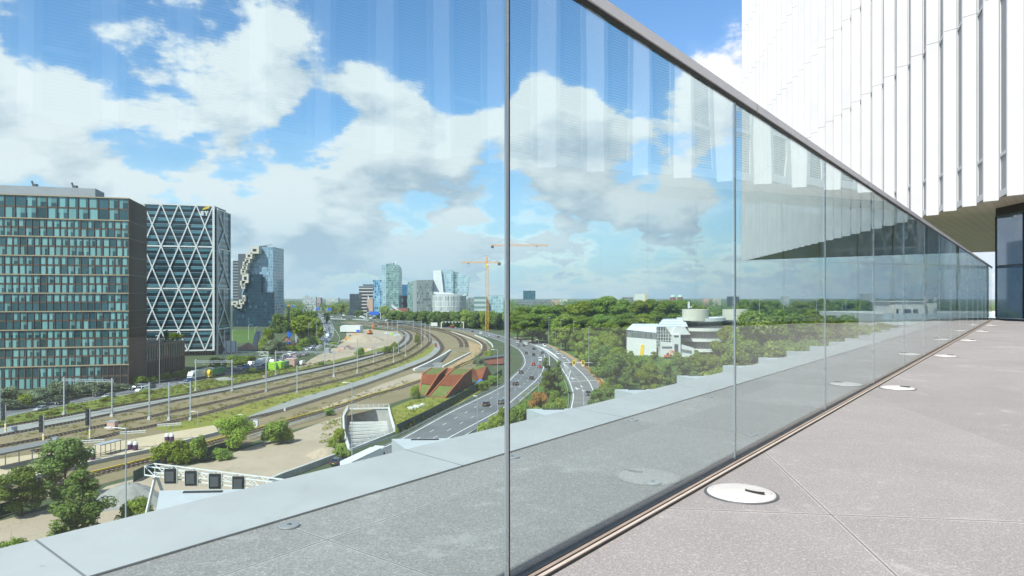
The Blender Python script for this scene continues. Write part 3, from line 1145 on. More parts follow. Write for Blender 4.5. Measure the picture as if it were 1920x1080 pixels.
hwL = smooth_line(PP((420, 1012), (560, 921), (700, 849), (758, 821), (850, 771), (941, 726), (962, 707), (982, 687), (984, 673), (975, 657), (962, 649), (944, 641), (920, 633), (890, 625), (850, 617.5), (800, 612), (740, 607)), 5)
hwR = smooth_line(PP((540, 1010), (640, 933), (760, 866), (838, 823), (941, 767), (962, 750), (1008, 710), (1019, 690), (1021, 668), (1014, 658), (1000, 648), (967, 639), (944, 632), (915, 624.5), (885, 618.5), (850, 613), (800, 608.5), (740, 604)), 5)
NHW = 120


def resample(l, n):
    ds = [0.0]
    for i in range(1, len(l)):
        ds.append(ds[-1] + (l[i] - l[i - 1]).length)
    o = []
    j = 0
    for k in range(n + 1):
        t = ds[-1] * k / n
        while j < len(l) - 2 and ds[j + 1] < t:
            j += 1
        w = (t - ds[j]) / max(1e-6, ds[j + 1] - ds[j])
        o.append(l[j].lerp(l[j + 1], min(1, max(0, w))))
    return o


hl, hr = resample(hwL, NHW), resample(hwR, NHW)
mb = MB()
ribbon2(mb, offset_line(hl, -1.2), offset_line(hr, 3.0), 0.06, NHW)
struct(mb.build('motorway', M['asphalt']), 'grey three lane motorway curving between the wood and the railway')
mb = MB()
ribbon(mb, hl, -.14, .14, 0.075)
ribbon(mb, hr, -.14, .14, 0.075)
for f_ in (1 / 3, 2 / 3):
    dashes(mb, [a.lerp(c, f_) for a, c in zip(hl, hr)], 0, .17, 3, 7, 0.075, 5 * f_)
ribbon(mb, offset_line(hr, 2.8), -.08, .08, 0.075)
struct(mb.build('motorway_markings', M['marking']), 'white lane lines on the motorway')

rpL = smooth_line(PP((1068, 800), (1071, 768), (1075, 745), (1073, 730), (1065, 710), (1053, 690), (1043, 675), (1022, 658), (1008, 650), (990, 643), (967, 637.5)), 5)
rpO = smooth_line(PP((1142, 800), (1137, 748), (1130, 732), (1117, 713), (1098, 692), (1070, 672), (1043, 656), (1022, 646.5), (993, 638.5), (962, 632.5)), 5)
rpR = smooth_line(PP((1118, 760), (1114, 738), (1105, 717), (1093, 702), (1077, 687), (1060, 671), (1043, 658.5), (1022, 648.5), (993, 640)), 5)
mb = MB()
ribbon2(mb, offset_line(rpL, -.8), rpO, 0.065, 70)
struct(mb.build('exit_ramp', M['asphalt2']), 'grey exit ramp beside the wood')
mb = MB()
ribbon(mb, rpL, -.16, .16, 0.08)
ribbon(mb, rpR, -.16, .16, 0.08)
a, c = P(1068, 716), P(1117, 713.5)
mb.face([a + Vector((0, -.35, .085)), c + Vector((0, -.35, .085)), c + Vector((0, .35, .085)), a + Vector((0, .35, .085))])
# gore chevrons
g0, g1, g2 = P(1056, 682), P(1069, 694), P(1065, 710)
for k in range(11):
    f_ = k / 11
    a0, b0 = P(1056, 682).lerp(P(1064, 709), f_), P(1057, 682).lerp(P(1070, 698), min(1, f_ * 1.05))
    d_ = (P(1064, 709) - P(1056, 682)).normalized() * 1.0
    mb.face([(a0.x, a0.y, .085), (b0.x, b0.y, .085), (b0.x + d_.x, b0.y + d_.y, .085), (a0.x + d_.x, a0.y + d_.y, .085)])
mb.face([P(1056.5, 681) + Vector((0, 0, .09)), P(1070, 694) + Vector((0, 0, .09)), P(1070.6, 694.6) + Vector((0, 0, .09)), P(1055.5, 682) + Vector((0, 0, .09))])
mb.face([P(1070, 694) + Vector((0, 0, .09)), P(1065.3, 710) + Vector((0, 0, .09)), P(1066.3, 710) + Vector((0, 0, .09)), P(1070.8, 694.4) + Vector((0, 0, .09))])
gl_, gr_ = smooth_line(PP((1044, 671), (1030, 661), (1016, 653), (1004, 648)), 4), smooth_line(PP((1050, 674), (1036, 662), (1021, 653), (1006, 647.5)), 4)
ribbon2(mb, gl_, gr_, 0.085, 14)
dashes(mb, [a.lerp(c, .5) for a, c in zip(resample(rpL, 80), resample(rpR, 80))], 0, .2, 1.6, 3.2, .085)


def arrow(mb, px, py, s=1.0):
    c = P(px, py)
    mb.face([(c.x - .2 * s, c.y - 3 * s, .09), (c.x + .2 * s, c.y - 3 * s, .09), (c.x + .2 * s, c.y + 1 * s, .09), (c.x - .2 * s, c.y + 1 * s, .09)])
    mb.face([(c.x - .7 * s, c.y + 1 * s, .09), (c.x + .7 * s, c.y + 1 * s, .09), (c.x, c.y + 3.4 * s, .09)])
    mb.face([(c.x + .25 * s, c.y - 1.2 * s, .09), (c.x + 1.2 * s, c.y - .1 * s, .09), (c.x + 1.2 * s, c.y + 1.1 * s, .09), (c.x + .25 * s, c.y - .2 * s, .09)])


arrow(mb, 1073, 710)
arrow(mb, 1081, 729)
arrow(mb, 1090, 725, .7)
arrow(mb, 1093, 733, .7)
struct(mb.build('ramp_markings', M['marking']), 'white lines and arrows on the exit ramp')
mb = MB()
ribbon2(mb, rpO, offset_line(rpO, 3.2), 0.03, 60)
struct(mb.build('dry_ramp_verge', M['soil']), 'dry brown verge along the exit ramp')

# distant roads and yards before the far towers
mb = MB()
for pts, w in ((((560, 600), (640, 606), (720, 603), (790, 603), (850, 608)), 9), (((540, 586), (600, 583), (680, 590), (760, 599)), 12), (((540, 578), (620, 579), (700, 586)), 14), (((560, 592), (640, 596), (700, 597)), 10)):
    ribbon(mb, smooth_line(PP(*pts), 12), -w, w, .04)
struct(mb.build('far_roads', M['asphalt']), 'grey roads and station yard before the far towers')

# ---- rails
def track(line, label, n):
    t = thing('railway_track', label, 'railway track', line[0])
    mb = MB()
    ribbon(mb, line, -1.45, 1.45, 0.07)
    bed = mb.build('track_bed', M['bed'], t)
    mb = MB()
    acc = 0
    dist = 0.0
    nxt = 0.0
    for i in range(len(line) - 1):
        a, c = line[i], line[i + 1]
        L = (c - a).length
        if L < 1e-6:
            continue
        d = (c - a) / L
        while nxt < dist + L:
            p = a + d * (nxt - dist)
            if p.y < 330:
                mb.box((p.x, p.y, p.z + .10), (2.5, .26, .10), math.atan2(d.y, d.x) + math.pi / 2)
                acc += 1
            nxt += 1.1
        dist += L
    if acc:
        sl_ = mb.build('sleepers', M['sleeper'], t)
        sl_['kind'] = 'stuff'
    for d in (-.75, .75):
        mb = MB()
        solid_strip(mb, line, d - .055, d + .055, .12, .32)
        mb.build('rail', M['rail'], t)
    return t


tl = ['outermost railway track next to the green verge', 'second railway track from the green verge, beside grey ballast', 'third railway track, between weedy strips near the signals',
      'fourth railway track, bordered by the yellow grass strip', 'metro track on the grey ballast band, ending at the bright bush', 'metro track along the platform with a yellow third rail',
      'left track of the pair dipping into the walled cutting', 'right track of the pair dipping into the walled cutting']
for i, l in enumerate(TRL):
    track(l, tl[i], i)
for nm, line, d, seg, lab in (('third_rail', TRL[5], -1.35, (8, 60), 'yellow covered power rail beside the platform metro track'), ('third_rail', TRL[5], 1.4, (75, 92), 'short yellow covered power rail near the rust red building')):
    mb = MB()
    solid_strip(mb, line[seg[0]:seg[1]], d - .14, d + .14, .25, .5)
    tag(mb.build(nm, M['yellow']), lab, 'power rail')
# white-topped fence along the metro track
mb = MB()
fl = smooth_line(PP((467, 826), (520, 808), (580, 790), (640, 772)), 3)
solid_strip(mb, fl, -.04, .04, .9, 1.2)
t = thing('track_fence', 'low pale wire fence between the metro track and the sandy yard', 'fence', fl[0])
mb.build('top_rail', M['white'], t)
mb = MB()
for p in fl:
    mb.box((p.x, p.y, .6), (.07, .07, 1.2))
mb.build('post', M['steel'], t)
mb = MB()
for i in range(len(fl) - 1):
    for z in (.2, .35, .5, .65, .8):
        mb.bar((fl[i].x, fl[i].y, z), (fl[i + 1].x, fl[i + 1].y, z), .03, .03)
mb.build('wire', M['steel'], t)

# ---- cutting with its pale walls
cb = thing('cutting_wall', 'long pale concrete wall left of the track cutting with a dark inner face', 'wall', P(810, 676))
wl = smooth_line([P(846, 657.5), P(830, 668), P(806, 681), P(777, 694.5)], 3)
mb = MB()
solid_strip(mb, wl, -.2, .9, -7, .75)
mb.build('wall', M['paleconcrete'], cb)
cb = thing('cutting_wall', 'pale concrete wall right of the track cutting, nearer the rust red building', 'wall', P(856, 676))
wl = smooth_line([P(880, 663), P(862, 672), P(845, 681), P(829, 689.5)], 3)
mb = MB()
solid_strip(mb, wl, -.7, .2, -7, .75)
mb.build('wall', M['paleconcrete'], cb)
mb = MB()
a_, b_, c_, d_ = CUT
mb.face([(a_.x - 3, a_.y + 2, -.1), (b_.x - 3, b_.y - 3, -6.1), (c_.x + 3, c_.y - 3, -6.1), (d_.x + 3, d_.y + 2, -.1)][::-1])
struct(mb.build('cutting_floor', M['ballast']), 'ballast floor of the dipping track cutting')
mb = MB()
mb.bar(P(777, 694.5, .4), P(829, 689.7, .4), .5, 1.6)
mb.bar(P(777, 694.5, -3.4), P(829, 689.7, -3.4), .5, 6)
tag(mb.build('end_wall', M['paleconcrete']), 'pale crosswise wall closing the near end of the track cutting', 'wall')
mb = MB()
rl = smooth_line(PP((887, 629.5), (905, 637), (916, 645), (920, 652)), 4)
solid_strip(mb, offset_line(rl, -1.5), -.3, .3, 0, 1.1)
tag(mb.build('retaining_wall', M['white']), 'thin white retaining wall along the outside of the railway bend', 'wall')
mb = MB()
rl = smooth_line(PP((846, 622), (872, 631), (893, 640), (903, 648), (902, 655)), 4)
solid_strip(mb, rl, -.25, .25, 0, .5)
tag(mb.build('kerb_wall', M['paleconcrete']), 'low pale kerb around the ochre soil patch', 'wall')

# ---- open tunnel stairs with white struts
pt = thing('tunnel_trough', 'open concrete trough with a ladder of white struts and white railing', 'tunnel', P(690, 800))
mb = MB()
n = len(PIT)
for i in range(n):
    a, c = PIT[i], PIT[(i + 1) % n]
    mb.face([(a.x, a.y, -9), (c.x, c.y, -9), (c.x, c.y, .0), (a.x, a.y, .0)])
mb.face([(p.x, p.y, -8.9) for p in PIT])
mb.build('trough_wall', M['concrete'], pt)
for i in range(n):
    a, c = PIT[i], PIT[(i + 1) % n]
    mb = MB()
    mb.bar((a.x, a.y, .22), (c.x, c.y, .22), .55, .44)
    mb.build('rim', M['paleconcrete'], pt)
for k in range(9):
    f_ = k / 8.6
    a, c = P(665, 784).lerp(P(655, 838), f_), P(716, 783).lerp(P(722, 829), f_)
    d_ = (c - a).normalized()
    a, c = a - d_ * 1.5, c + d_ * 1.5
    mb = MB()
    mb.bar((a.x, a.y, -1.5 - .1 * k), (c.x, c.y, -1.5 - .1 * k), .55, .7)
    mb.build('strut', M['paleconcrete'], pt)
mb = MB()
rail_pts = [PIT[4], PIT[5], PIT[6], PIT[0], PIT[1], PIT[2], PIT[3], PIT[4]]
for i in range(len(rail_pts) - 1):
    a, c = rail_pts[i], rail_pts[i + 1]
    for z in (.8, 1.15, 1.5):
        mb.bar((a.x, a.y, z), (c.x, c.y, z), .07, .07)
    L = (c - a).length
    for q in range(int(L / 1.6) + 1):
        p = a.lerp(c, q * 1.6 / L)
        mb.bar((p.x, p.y, .4), (p.x, p.y, 1.55), .07, .07)
mb.build('railing', M['white'], pt)

# ------------------------------------------------------------------ facade materials
def curtain(name, cols, cw, ch, mull=(0.3, 0.3, 0.3), mw=0.12, mh=0.2, rough=0.12, spec=0.8, thr=(0.35, 0.65), metal=0.0):
    """glazed grid: every cell its own tint, bars between; cells follow the wall itself"""
    m_, nb = new_mat(name)
    g = nb.n('ShaderNodeNewGeometry')
    p, nrm = g.outputs['Position'], g.outputs['True Normal']
    tan = nb.v('CROSS_PRODUCT', nrm, (0, 0, 1))
    u = nb.m('DIVIDE', nb.v('DOT_PRODUCT', p, tan), cw)
    v = nb.m('DIVIDE', nb.sep(p)[2], ch)
    cell = nb.comb(nb.m('FLOOR', u), nb.m('FLOOR', v), 0.0)
    wn = nb.n('ShaderNodeTexWhiteNoise', {'Vector': cell}, noise_dimensions='3D')
    w = wn.outputs['Value']
    col = nb.mix(nb.step(w, 0.1, thr[0], kind='LINEAR'), c4(cols[0]), c4(cols[1]))
    col = nb.mix(nb.step(w, thr[1], 0.95, kind='LINEAR'), col, c4(cols[2]))
    fu = nb.m('ABSOLUTE', nb.m('SUBTRACT', nb.m('FRACT', u), .5))
    fv = nb.m('ABSOLUTE', nb.m('SUBTRACT', nb.m('FRACT', v), .5))
    bar = nb.m('MAXIMUM', nb.m('GREATER_THAN', fu, .5 - mw / 2), nb.m('GREATER_THAN', fv, .5 - mh / 2))
    col = nb.mix(bar, col, c4(mull))
    nz = nb.m('ABSOLUTE', nb.sep(nrm)[2])
    col = nb.mix(nb.m('GREATER_THAN', nz, .7), col, c4((.3, .3, .3)))
    return finish(m_, nb, col, nb.m('ADD', nb.m('MULTIPLY', bar, .4), rough), metal, spec)


def banded(name, c_a, c_b, ch, frac=0.5, rough=0.5, vary=0.0, c_c=None, cw=6.0):
    """horizontal storey bands"""
    m_, nb = new_mat(name)
    g = nb.n('ShaderNodeNewGeometry')
    p, nrm = g.outputs['Position'], g.outputs['True Normal']
    tan = nb.v('CROSS_PRODUCT', nrm, (0, 0, 1))
    u = nb.m('DIVIDE', nb.v('DOT_PRODUCT', p, tan), cw)
    v = nb.m('DIVIDE', nb.sep(p)[2], ch)
    wn = nb.n('ShaderNodeTexWhiteNoise', {'Vector': nb.comb(nb.m('FLOOR', u), nb.m('FLOOR', v), 3.0)}, noise_dimensions='3D')
    k = nb.m('GREATER_THAN', nb.m('FRACT', v), frac)
    cb_ = nb.mix(nb.step(wn.outputs['Value'], .2, .9, 0.0, vary, 'LINEAR'), c4(c_b), c4(c_c or c_b))
    col = nb.mix(k, c4(c_a), cb_)
    return finish(m_, nb, col, nb.step(k, 0, 1, rough, .12, 'LINEAR'), 0, .6)


def ribs(name, c, per, gap=.3, dark=.35):
    m_, nb = new_mat(name)
    g = nb.n('ShaderNodeNewGeometry')
    p, nrm = g.outputs['Position'], g.outputs['True Normal']
    tan = nb.v('CROSS_PRODUCT', nrm, (0, 0, 1))
    u = nb.m('FRACT', nb.m('DIVIDE', nb.v('DOT_PRODUCT', p, tan), per))
    n1 = nb.noise(p, .3, 4, .6)
    col = nb.mix(nb.step(n1, .3, .7, kind='LINEAR'), c4([x * .85 for x in c]), c4([x * 1.15 for x in c]))
    col = nb.mix(nb.m('LESS_THAN', u, gap), col, c4([x * dark for x in c]))
    return finish(m_, nb, col, .6, .1, .4, bump=nb.step(u, 0, gap), bdist=.1)


def window_mat(name, dark, cur, frac=0.55, rough=.10):
    """one pane: glass with curtains or blinds drawn a different amount in each window"""
    m_, nb = new_mat(name)
    at = nb.n('ShaderNodeAttribute', attribute_name='rnd').outputs['Fac']
    uv = nb.n('ShaderNodeUVMap').outputs[0]
    x, y, _ = nb.sep(uv)
    r2 = nb.m('FRACT', nb.m('MULTIPLY', at, 37.7))
    r3 = nb.m('FRACT', nb.m('MULTIPLY', at, 91.3))
    has = nb.m('LESS_THAN', at, .76)
    w = nb.m('ADD', .30, nb.m('MULTIPLY', r2, .5))
    c_ = nb.m('MULTIPLY', nb.m('LESS_THAN', nb.m('SUBTRACT', x, nb.m('MULTIPLY', r3, .25)), w), nb.m('GREATER_THAN', x, nb.m('MULTIPLY', r3, .25)))
    fold = nb.m('MULTIPLY', nb.m('SINE', nb.m('MULTIPLY', x, 40.0)), .12)
    lum = nb.m('ADD', nb.m('ADD', .78, nb.m('MULTIPLY', r3, .4)), fold)
    cc = nb.mix(1.0, c4((0, 0, 0)), c4(cur))
    cc = nb.v('SCALE', cc, s=lum)
    blind = nb.m('MULTIPLY', nb.m('GREATER_THAN', y, nb.m('ADD', .35, r2)), .6)
    k = nb.m('MULTIPLY', nb.m('MAXIMUM', c_, blind), has)
    dk = nb.mix(r3, c4(dark), c4([min(1, q * 2.3 + .008) for q in dark]))
    col = nb.mix(k, dk, cc)
    return finish(m_, nb, col, rough, 0, .75)


M['goldtrim'] = plain('pale_gold_trim', (0.44, 0.34, 0.215), 0.45, 0.25, var=.1)
M['brownmetal'] = plain('brown_mullion', (0.125, 0.085, 0.06), 0.5, 0.3, var=.15)
M['brownribs'] = ribs('brown_ribbed_cladding', (0.135, 0.095, 0.066), 1.2, .3, .5)
M['darkribs'] = ribs('dark_brown_piers', (0.105, 0.075, 0.056), 1.5, .45, .25)
M['win_teal'] = window_mat('teal_window', (.012, .042, .05), (.175, .345, .34))
M['win_dim'] = window_mat('dim_window', (.03, .05, .05), (.14, .2, .17))
M['roofgrey'] = plain('grey_roof', (0.34, 0.35, 0.36), .8, obj=False, scale=.2)


class Wall:
    """a wall plane: s metres along from A towards C, z up, o outwards"""
    def __init__(self, A, C):
        self.A = Vector((A[0], A[1], 0))
        d = Vector((C[0], C[1], 0)) - self.A
        self.L = d.length
        self.d = d.normalized()
        self.n = Vector((self.d.y, -self.d.x, 0))
        if self.n.dot(self.A) > 0:
            self.n = -self.n
        self.rz = math.atan2(self.d.y, self.d.x)

    def p(self, s, z, o=0.0):
        q = self.A + self.d * s + self.n * o
        return Vector((q.x, q.y, z))

    def box(self, mb, s0, s1, z0, z1, o0, o1, mi=0):
        c = self.p((s0 + s1) / 2, (z0 + z1) / 2, (o0 + o1) / 2)
        mb.box(c, (abs(s1 - s0), abs(o1 - o0), z1 - z0), self.rz, mi)

    def pane(self, mb, s0, s1, z0, z1, o, rnd=None, mi=0):
        q = [self.p(s0, z0, o), self.p(s1, z0, o), self.p(s1, z1, o), self.p(s0, z1, o)]
        nn = (q[1] - q[0]).cross(q[2] - q[0])
        uv = [(0, 0), (1, 0), (1, 1), (0, 1)]
        if nn.dot(self.n) < 0:
            q = [q[1], q[0], q[3], q[2]]
        mb.face(q, mi, uv, rnd)


def windows(root, cells, mat, name='window', most=100):
    """cells: (wall, s0, s1, z0, z1); the first ones become parts of their own, the rest one mass"""
    rest = MB()
    for i, (w_, s0, s1, z0, z1, o) in enumerate(cells):
        if i < most:
            mb = MB()
            w_.pane(mb, s0, s1, z0, z1, o, rng.uniform(.8, 1) if o == .0601 else rng.random())
            mb.build(name, mat, root)
        else:
            w_.pane(rest, s0, s1, z0, z1, o, rng.uniform(.8, 1) if o == .0601 else rng.random())
    if rest.f:
        o_ = rest.build(name + '_field', mat, root)
        o_['kind'] = 'stuff'


# ---- brown and gold office block, nearest on the left
ca = Vector((-152.6, 271.6, 0))
fa = ca + Vector((-.966, -.259, 0)) * 62
sa_ = ca + Vector((-.27, .963, 0)) * 30
bA = thing('office_block', 'brown office block with teal windows between gold horizontal bands, left edge', 'building', ca)
mb = MB()
mb.prism([ca, fa, fa + Vector((-.27, .963, 0)) * 30, sa_], 0, 75.0)
mb.build('wall', M['brownribs'], bA)
wf = Wall(ca, fa)
ws = Wall(ca, sa_)
bands = [75.0, 66.1, 59.2, 51.8, 44.5, 37.3, 30.2, 23.1, 16.2, 9.0, 0.3]
cells = []
for i in range(10):
    zt, zb = bands[i], bands[i + 1]
    bay = 3.55 if i == 0 else 2.36
    nb_ = int(wf.L / bay)
    mb = MB()
    wf.box(mb, -.25, wf.L, zt - .40, zt, 0.02, .50)
    cor = mb.build('cornice', M['goldtrim'], bA)
    mb = MB()
    jit = (0, .35, -.3, .2)[i % 4]
    zmid = (zt + zb) / 2 - .15
    for k in range(nb_ + 1):
        s = k * bay + (jit if 0 < k else 0)
        wf.box(mb, s - .12, s + .12, zb, zt - .55, .02, .34)
    wf.box(mb, 0, wf.L, zmid - .38, zmid + .30, .02, .12)
    mb.build('facade_grid', M['brownmetal'], bA)
    for k in range(nb_):
        s = k * bay + (jit if 0 < k else 0)
        s1 = (k + 1) * bay + jit
        for z0, z1 in ((zb + .06, zmid - .39), (zmid + .31, zt - .56)):
            dk_ = (i == 5 and z0 < zmid and 6 < s < 40) or (i == 6 and s > 36) or (i == 6 and z0 > zmid and 10 < s < 26) or (i == 9 and s < 8)
            cells.append((wf, s + .13, s1 - .13, z0, z1, .0601 if dk_ and rng.random() < .8 else .06))
mb = MB()
for i in range(10):
    zt = bands[i]
    ws.box(mb, 0, ws.L, zt - .25, zt, .02, .12)
for k in range(26):
    ws.box(mb, k * 1.15, k * 1.15 + .25, 0, 74.7, .01, .09)
mb.build('side_ribs', M['brownmetal'], bA)
cells.sort(key=lambda c: -(c[1] < 40) * c[3])
rng.shuffle(cells)
cells.sort(key=lambda c: c[1] > 46)
windows(bA, cells, M['win_teal'])
mb = MB()
c0 = ca + Vector((-.966, -.259, 0)) * 14 + Vector((-.27, .963, 0)) * 8
c1 = ca + Vector((-.966, -.259, 0)) * 52 + Vector((-.27, .963, 0)) * 8
mb.prism([c0, c1, c1 + Vector((-.27, .963, 0)) * 12, c0 + Vector((-.27, .963, 0)) * 12], 75, 79.4)
mb.build('plant_room', M['roofgrey'], bA)
mb = MB()
for s in (36, 22):
    q = ca + Vector((-.966, -.259, 0)) * s + Vector((-.27, .963, 0)) * 9
    mb.bar((q.x, q.y, 79.4), (q.x - .8, q.y, 81.6), .5, .5)
    mb.box((q.x + .6, q.y, 79.9), (1.6, 1.2, 1.0))
mb.build('roof_vent', M['darksteel'], bA)
mb = MB()
wf.box(mb, 0.1, 9, .2, 8.3, .03, .10)
mb.build('dark_entrance', M['black'], bA)

# ---- low annex with roof garden
a0, a1 = Vector((-117.0, 202.0, 0)) * 1.0, Vector((-107, 222, 0))
a0, a1 = Vector((-158.5, 285, 0)), Vector((-160.5, 333, 0))
a0 = PY(243, 655, 286); a1 = PY(345, 640, 333)
a0.z = a1.z = 0
wn_ = Wall(a0, a1)
bN = thing('annex', 'low brown annex with roof garden joined to the brown office block', 'building', a0)
mb = MB()
back = Vector((-22, 8, 0))
mb.prism([a0, a1, a1 + back, a0 + back], 0, 14.2)
mb.build('wall', M['darkribs'], bN)
mb = MB()
for z0, z1 in ((13.5, 14.5), (7.0, 7.9)):
    wn_.box(mb, -.2, wn_.L + .2, z0, z1, .02, .35)
mb.build('cornice', M['brownmetal'], bN)
mb = MB()
nP = 22
for k in range(nP + 1):
    s = wn_.L * k / nP
    wn_.box(mb, s - .35, s + .35, 0, 7, .02, .30)
    wn_.box(mb, s - .28, s + .28, 7.9, 13.5, .02, .30)
mb.build('pier_row', M['brownmetal'], bN)
cl = []
for k in range(nP):
    s = wn_.L * k / nP
    cl.append((wn_, s + .4, s + wn_.L / nP - .4, 8.1, 13.3, .05))
windows(bN, cl, M['win_dim'])
mb = MB()
mb.bar(wn_.p(13, 14.2, -4), wn_.p(3, 20.5, -4), .35, .35)
mb.build('roof_awning_mast', M['steel'], bN)

# ---- lattice tower
c2 = Vector((-181.5, 415.0, 0))
fd = Vector((-.955, -.296, 0))
sd = Vector((-.10, .995, 0))
bE = thing('lattice_tower', 'dark glass tower wrapped in a white diamond lattice with a sign at its top right', 'building', c2)
M['towerglass'] = banded('tower_storeys', (.010, .018, .024), (.020, .065, .085), 3.6, .50, .25, .9, (.10, .26, .30), 9.0)
mb = MB()
HE = 91.0
mb.prism([c2, c2 + fd * 66, c2 + fd * 66 + sd * 24, c2 + sd * 24], 3, HE)
mb.build('glass_wall', M['towerglass'], bE)
mb = MB()
i0, i1 = c2 + fd * 2 + sd * 1.5, c2 + fd * 64 + sd * 22
mb.prism([i0, c2 + fd * 64 + sd * 1.5, i1, c2 + fd * 2 + sd * 22], 0, 3.1)
mb.build('ground_floor', M['darkribs'], bE)
wE = Wall(c2 + sd * -.0, c2 + fd * 66)
mb = MB()
for k in range(25):
    z = 3.3 + 3.6 * k
    if z < HE - 1:
        wE.box(mb, .2, 66, z, z + .16, .02, .16)
mb.build('storey_lines', M['steel'], bE)
nodes_z = [HE, 78.4, 65.8, 53.1, 40.5, 28.0, 15.6, 3.2]
cwid = 9.55
for r_ in range(7):
    for k in range(7):
        s = k * cwid + (0 if r_ % 2 == 0 else cwid / 2)
        for dsg in (-1, 1):
            sa2, sb2 = s, s + dsg * cwid / 2
            if min(sa2, sb2) < -.05 or max(sa2, sb2) > 66:
                continue
            mb = MB()
            mb.bar(wE.p(sa2, nodes_z[r_], .55), wE.p(sb2, nodes_z[r_ + 1], .55 - .006 * dsg), .66, .40, up=tuple(wE.n))
            mb.build('lattice_bar', M['white'], bE)
for z in (HE - .3, 65.8, 40.5, 15.6, 3.2):
    mb = MB()
    wE.box(mb, -.3, 66, z - .42, z + .42, .30, .46)
    mb.build('lattice_belt', M['white'], bE)
mb = MB()
mb.box(wE.p(-.1, HE / 2 + 1.5, .25), (1.2, 1.0, HE - 3), wE.rz)
mb.build('corner_post', M['white'], bE)
# slimmer side wing
d0 = c2 + sd * 3.2 + Vector((4.2, 0, 0)) * 0
d0 = c2 + sd * 4 + Vector((.8, 0, 0))
HS = 89.5
mb = MB()
e0 = d0 + sd * 25
mb.prism([d0, e0, e0 + fd * 12, d0 + fd * 12], 0, HS)
mb.build('side_wing', M['towerglass'], bE)
wS = Wall(d0, e0)
wS.n = Vector((.995, .10, 0))
zs = [HS, 77, 65, 53, 40.5, 28, 15.6, 3.2]
for r_ in range(7):
    for dsg in (0, 1):
        s0, s1 = (0, 12.5) if (r_ % 2 == 0) == (dsg == 0) else (12.5, 0)
        mb = MB()
        if dsg == 0:
            mb.bar(wS.p(s0, zs[r_], .5), wS.p(s1, zs[r_ + 1], .5), .8, .35, up=tuple(wS.n))
        else:
            mb.bar(wS.p(25 - s0 if s0 else 12.5 * 2 if False else 25 - 0 if False else (25 if r_ % 2 == 0 else 12.5), zs[r_], .504), wS.p(12.5 if r_ % 2 == 0 else 25, zs[r_ + 1], .504), .8, .35, up=tuple(wS.n))
        mb.build('lattice_bar', M['white'], bE)
for z in (HS - .3, 65, 40.5, 15.6):
    mb = MB()
    wS.box(mb, 0, 25, z - .35, z + .35, .25, .42)
    mb.build('lattice_belt', M['white'], bE)
for s in (0, 25):
    mb = MB()
    mb.box(wS.p(s, HS / 2, .2), (.9, .9, HS), wS.rz)
    mb.build('corner_post', M['white'] if s == 0 else M['steel'], bE)
# sign: E and Y under a yellow beam
mb = MB()
zl, hh = 84.6, 2.7
S_ = lambda s: 4.8 + 2.1 - s * .86     # runs rightwards on the wall
for z in (0, .95, 1.9):
    a, c = wE.p(S_(0), zl + z + .4, .95), wE.p(S_(1.9), zl + z + .4, .95)
    mb.bar(a, c, .3, .8, up=(0, 0, 1))
mb.bar(wE.p(S_(.35), zl, .955), wE.p(S_(.35), zl + hh, .955), .75, .3, up=tuple(wE.n))
mb.build('sign_letter_e', M['white'], bE)
mb = MB()
mb.bar(wE.p(S_(3.6), zl, .95), wE.p(S_(3.6), zl + 1.9, .95), .85, .3, up=tuple(wE.n))
mb.bar(wE.p(S_(3.6), zl + 1.7, .953), wE.p(S_(2.5), zl + hh, .953), .85, .3, up=tuple(wE.n))
mb.bar(wE.p(S_(3.6), zl + 1.7, .947), wE.p(S_(4.7), zl + hh, .947), .85, .3, up=tuple(wE.n))
mb.build('sign_letter_y', M['white'], bE)
mb = MB()
i_ = [wE.p(S_(.8), zl + 3.3, .8), wE.p(S_(5.6), zl + 4.6, .8), wE.p(S_(5.6), zl + 5.9, .8), wE.p(S_(1.8), zl + 4.6, .8)]
j_ = [q + wE.n * .3 for q in i_]
mb.loft([i_, j_])
mb.build('sign_beam', M['yellow'], bE)

# ---- stepped dark glass tower with stone bays
YV = 808.0


def pz(px, py, Y):
    q = PY(px, py, Y)
    return q


bV = thing('stepped_tower', 'blue glass tower with a stepped edge of cream stone bays, right of the lattice tower', 'building', PY(475, 555, YV))
M['blueglass'] = curtain('blue_curtain_glass', [(.10, .19, .27), (.17, .29, .38), (.28, .42, .50)], 2.2, 3.6, (.22, .30, .36), .14, .16, .08, .9)
M['navyglass'] = curtain('navy_curtain_glass', [(.006, .022, .038), (.012, .038, .060), (.05, .12, .15)], 2.2, 3.6, (.012, .03, .045), .14, .2, .25, .25, (.4, .88))  # on the lower volume this navy is a reflection put into the colour
M['stone'] = plain('cream_stone', (.52, .47, .385), .8, obj=False, scale=.2)


def silhouette(pts, Y, depth, name, mat, parent, dY=0.0):
    """volume whose front outline is given at a distance, with real depth"""
    f_ = [PY(x, y, Y + dY) for x, y in pts]
    bk = [q + Vector((0, depth, 0)) for q in f_]
    mb = MB()
    n_ = len(f_)
    for i in range(n_):
        j = (i + 1) % n_
        mb.face([f_[i], f_[j], bk[j], bk[i]])
    mb.face(list(reversed(f_)))
    mb.face(bk)
    # make the outside face outwards
    o = mb.build(name, mat, parent)
    import bmesh
    bm = bmesh.new()
    bm.from_mesh(o.data)
    bmesh.ops.remove_doubles(bm, verts=bm.verts, dist=1e-4)
    bmesh.ops.recalc_face_normals(bm, faces=bm.faces)
    bm.to_mesh(o.data)
    bm.free()
    return o


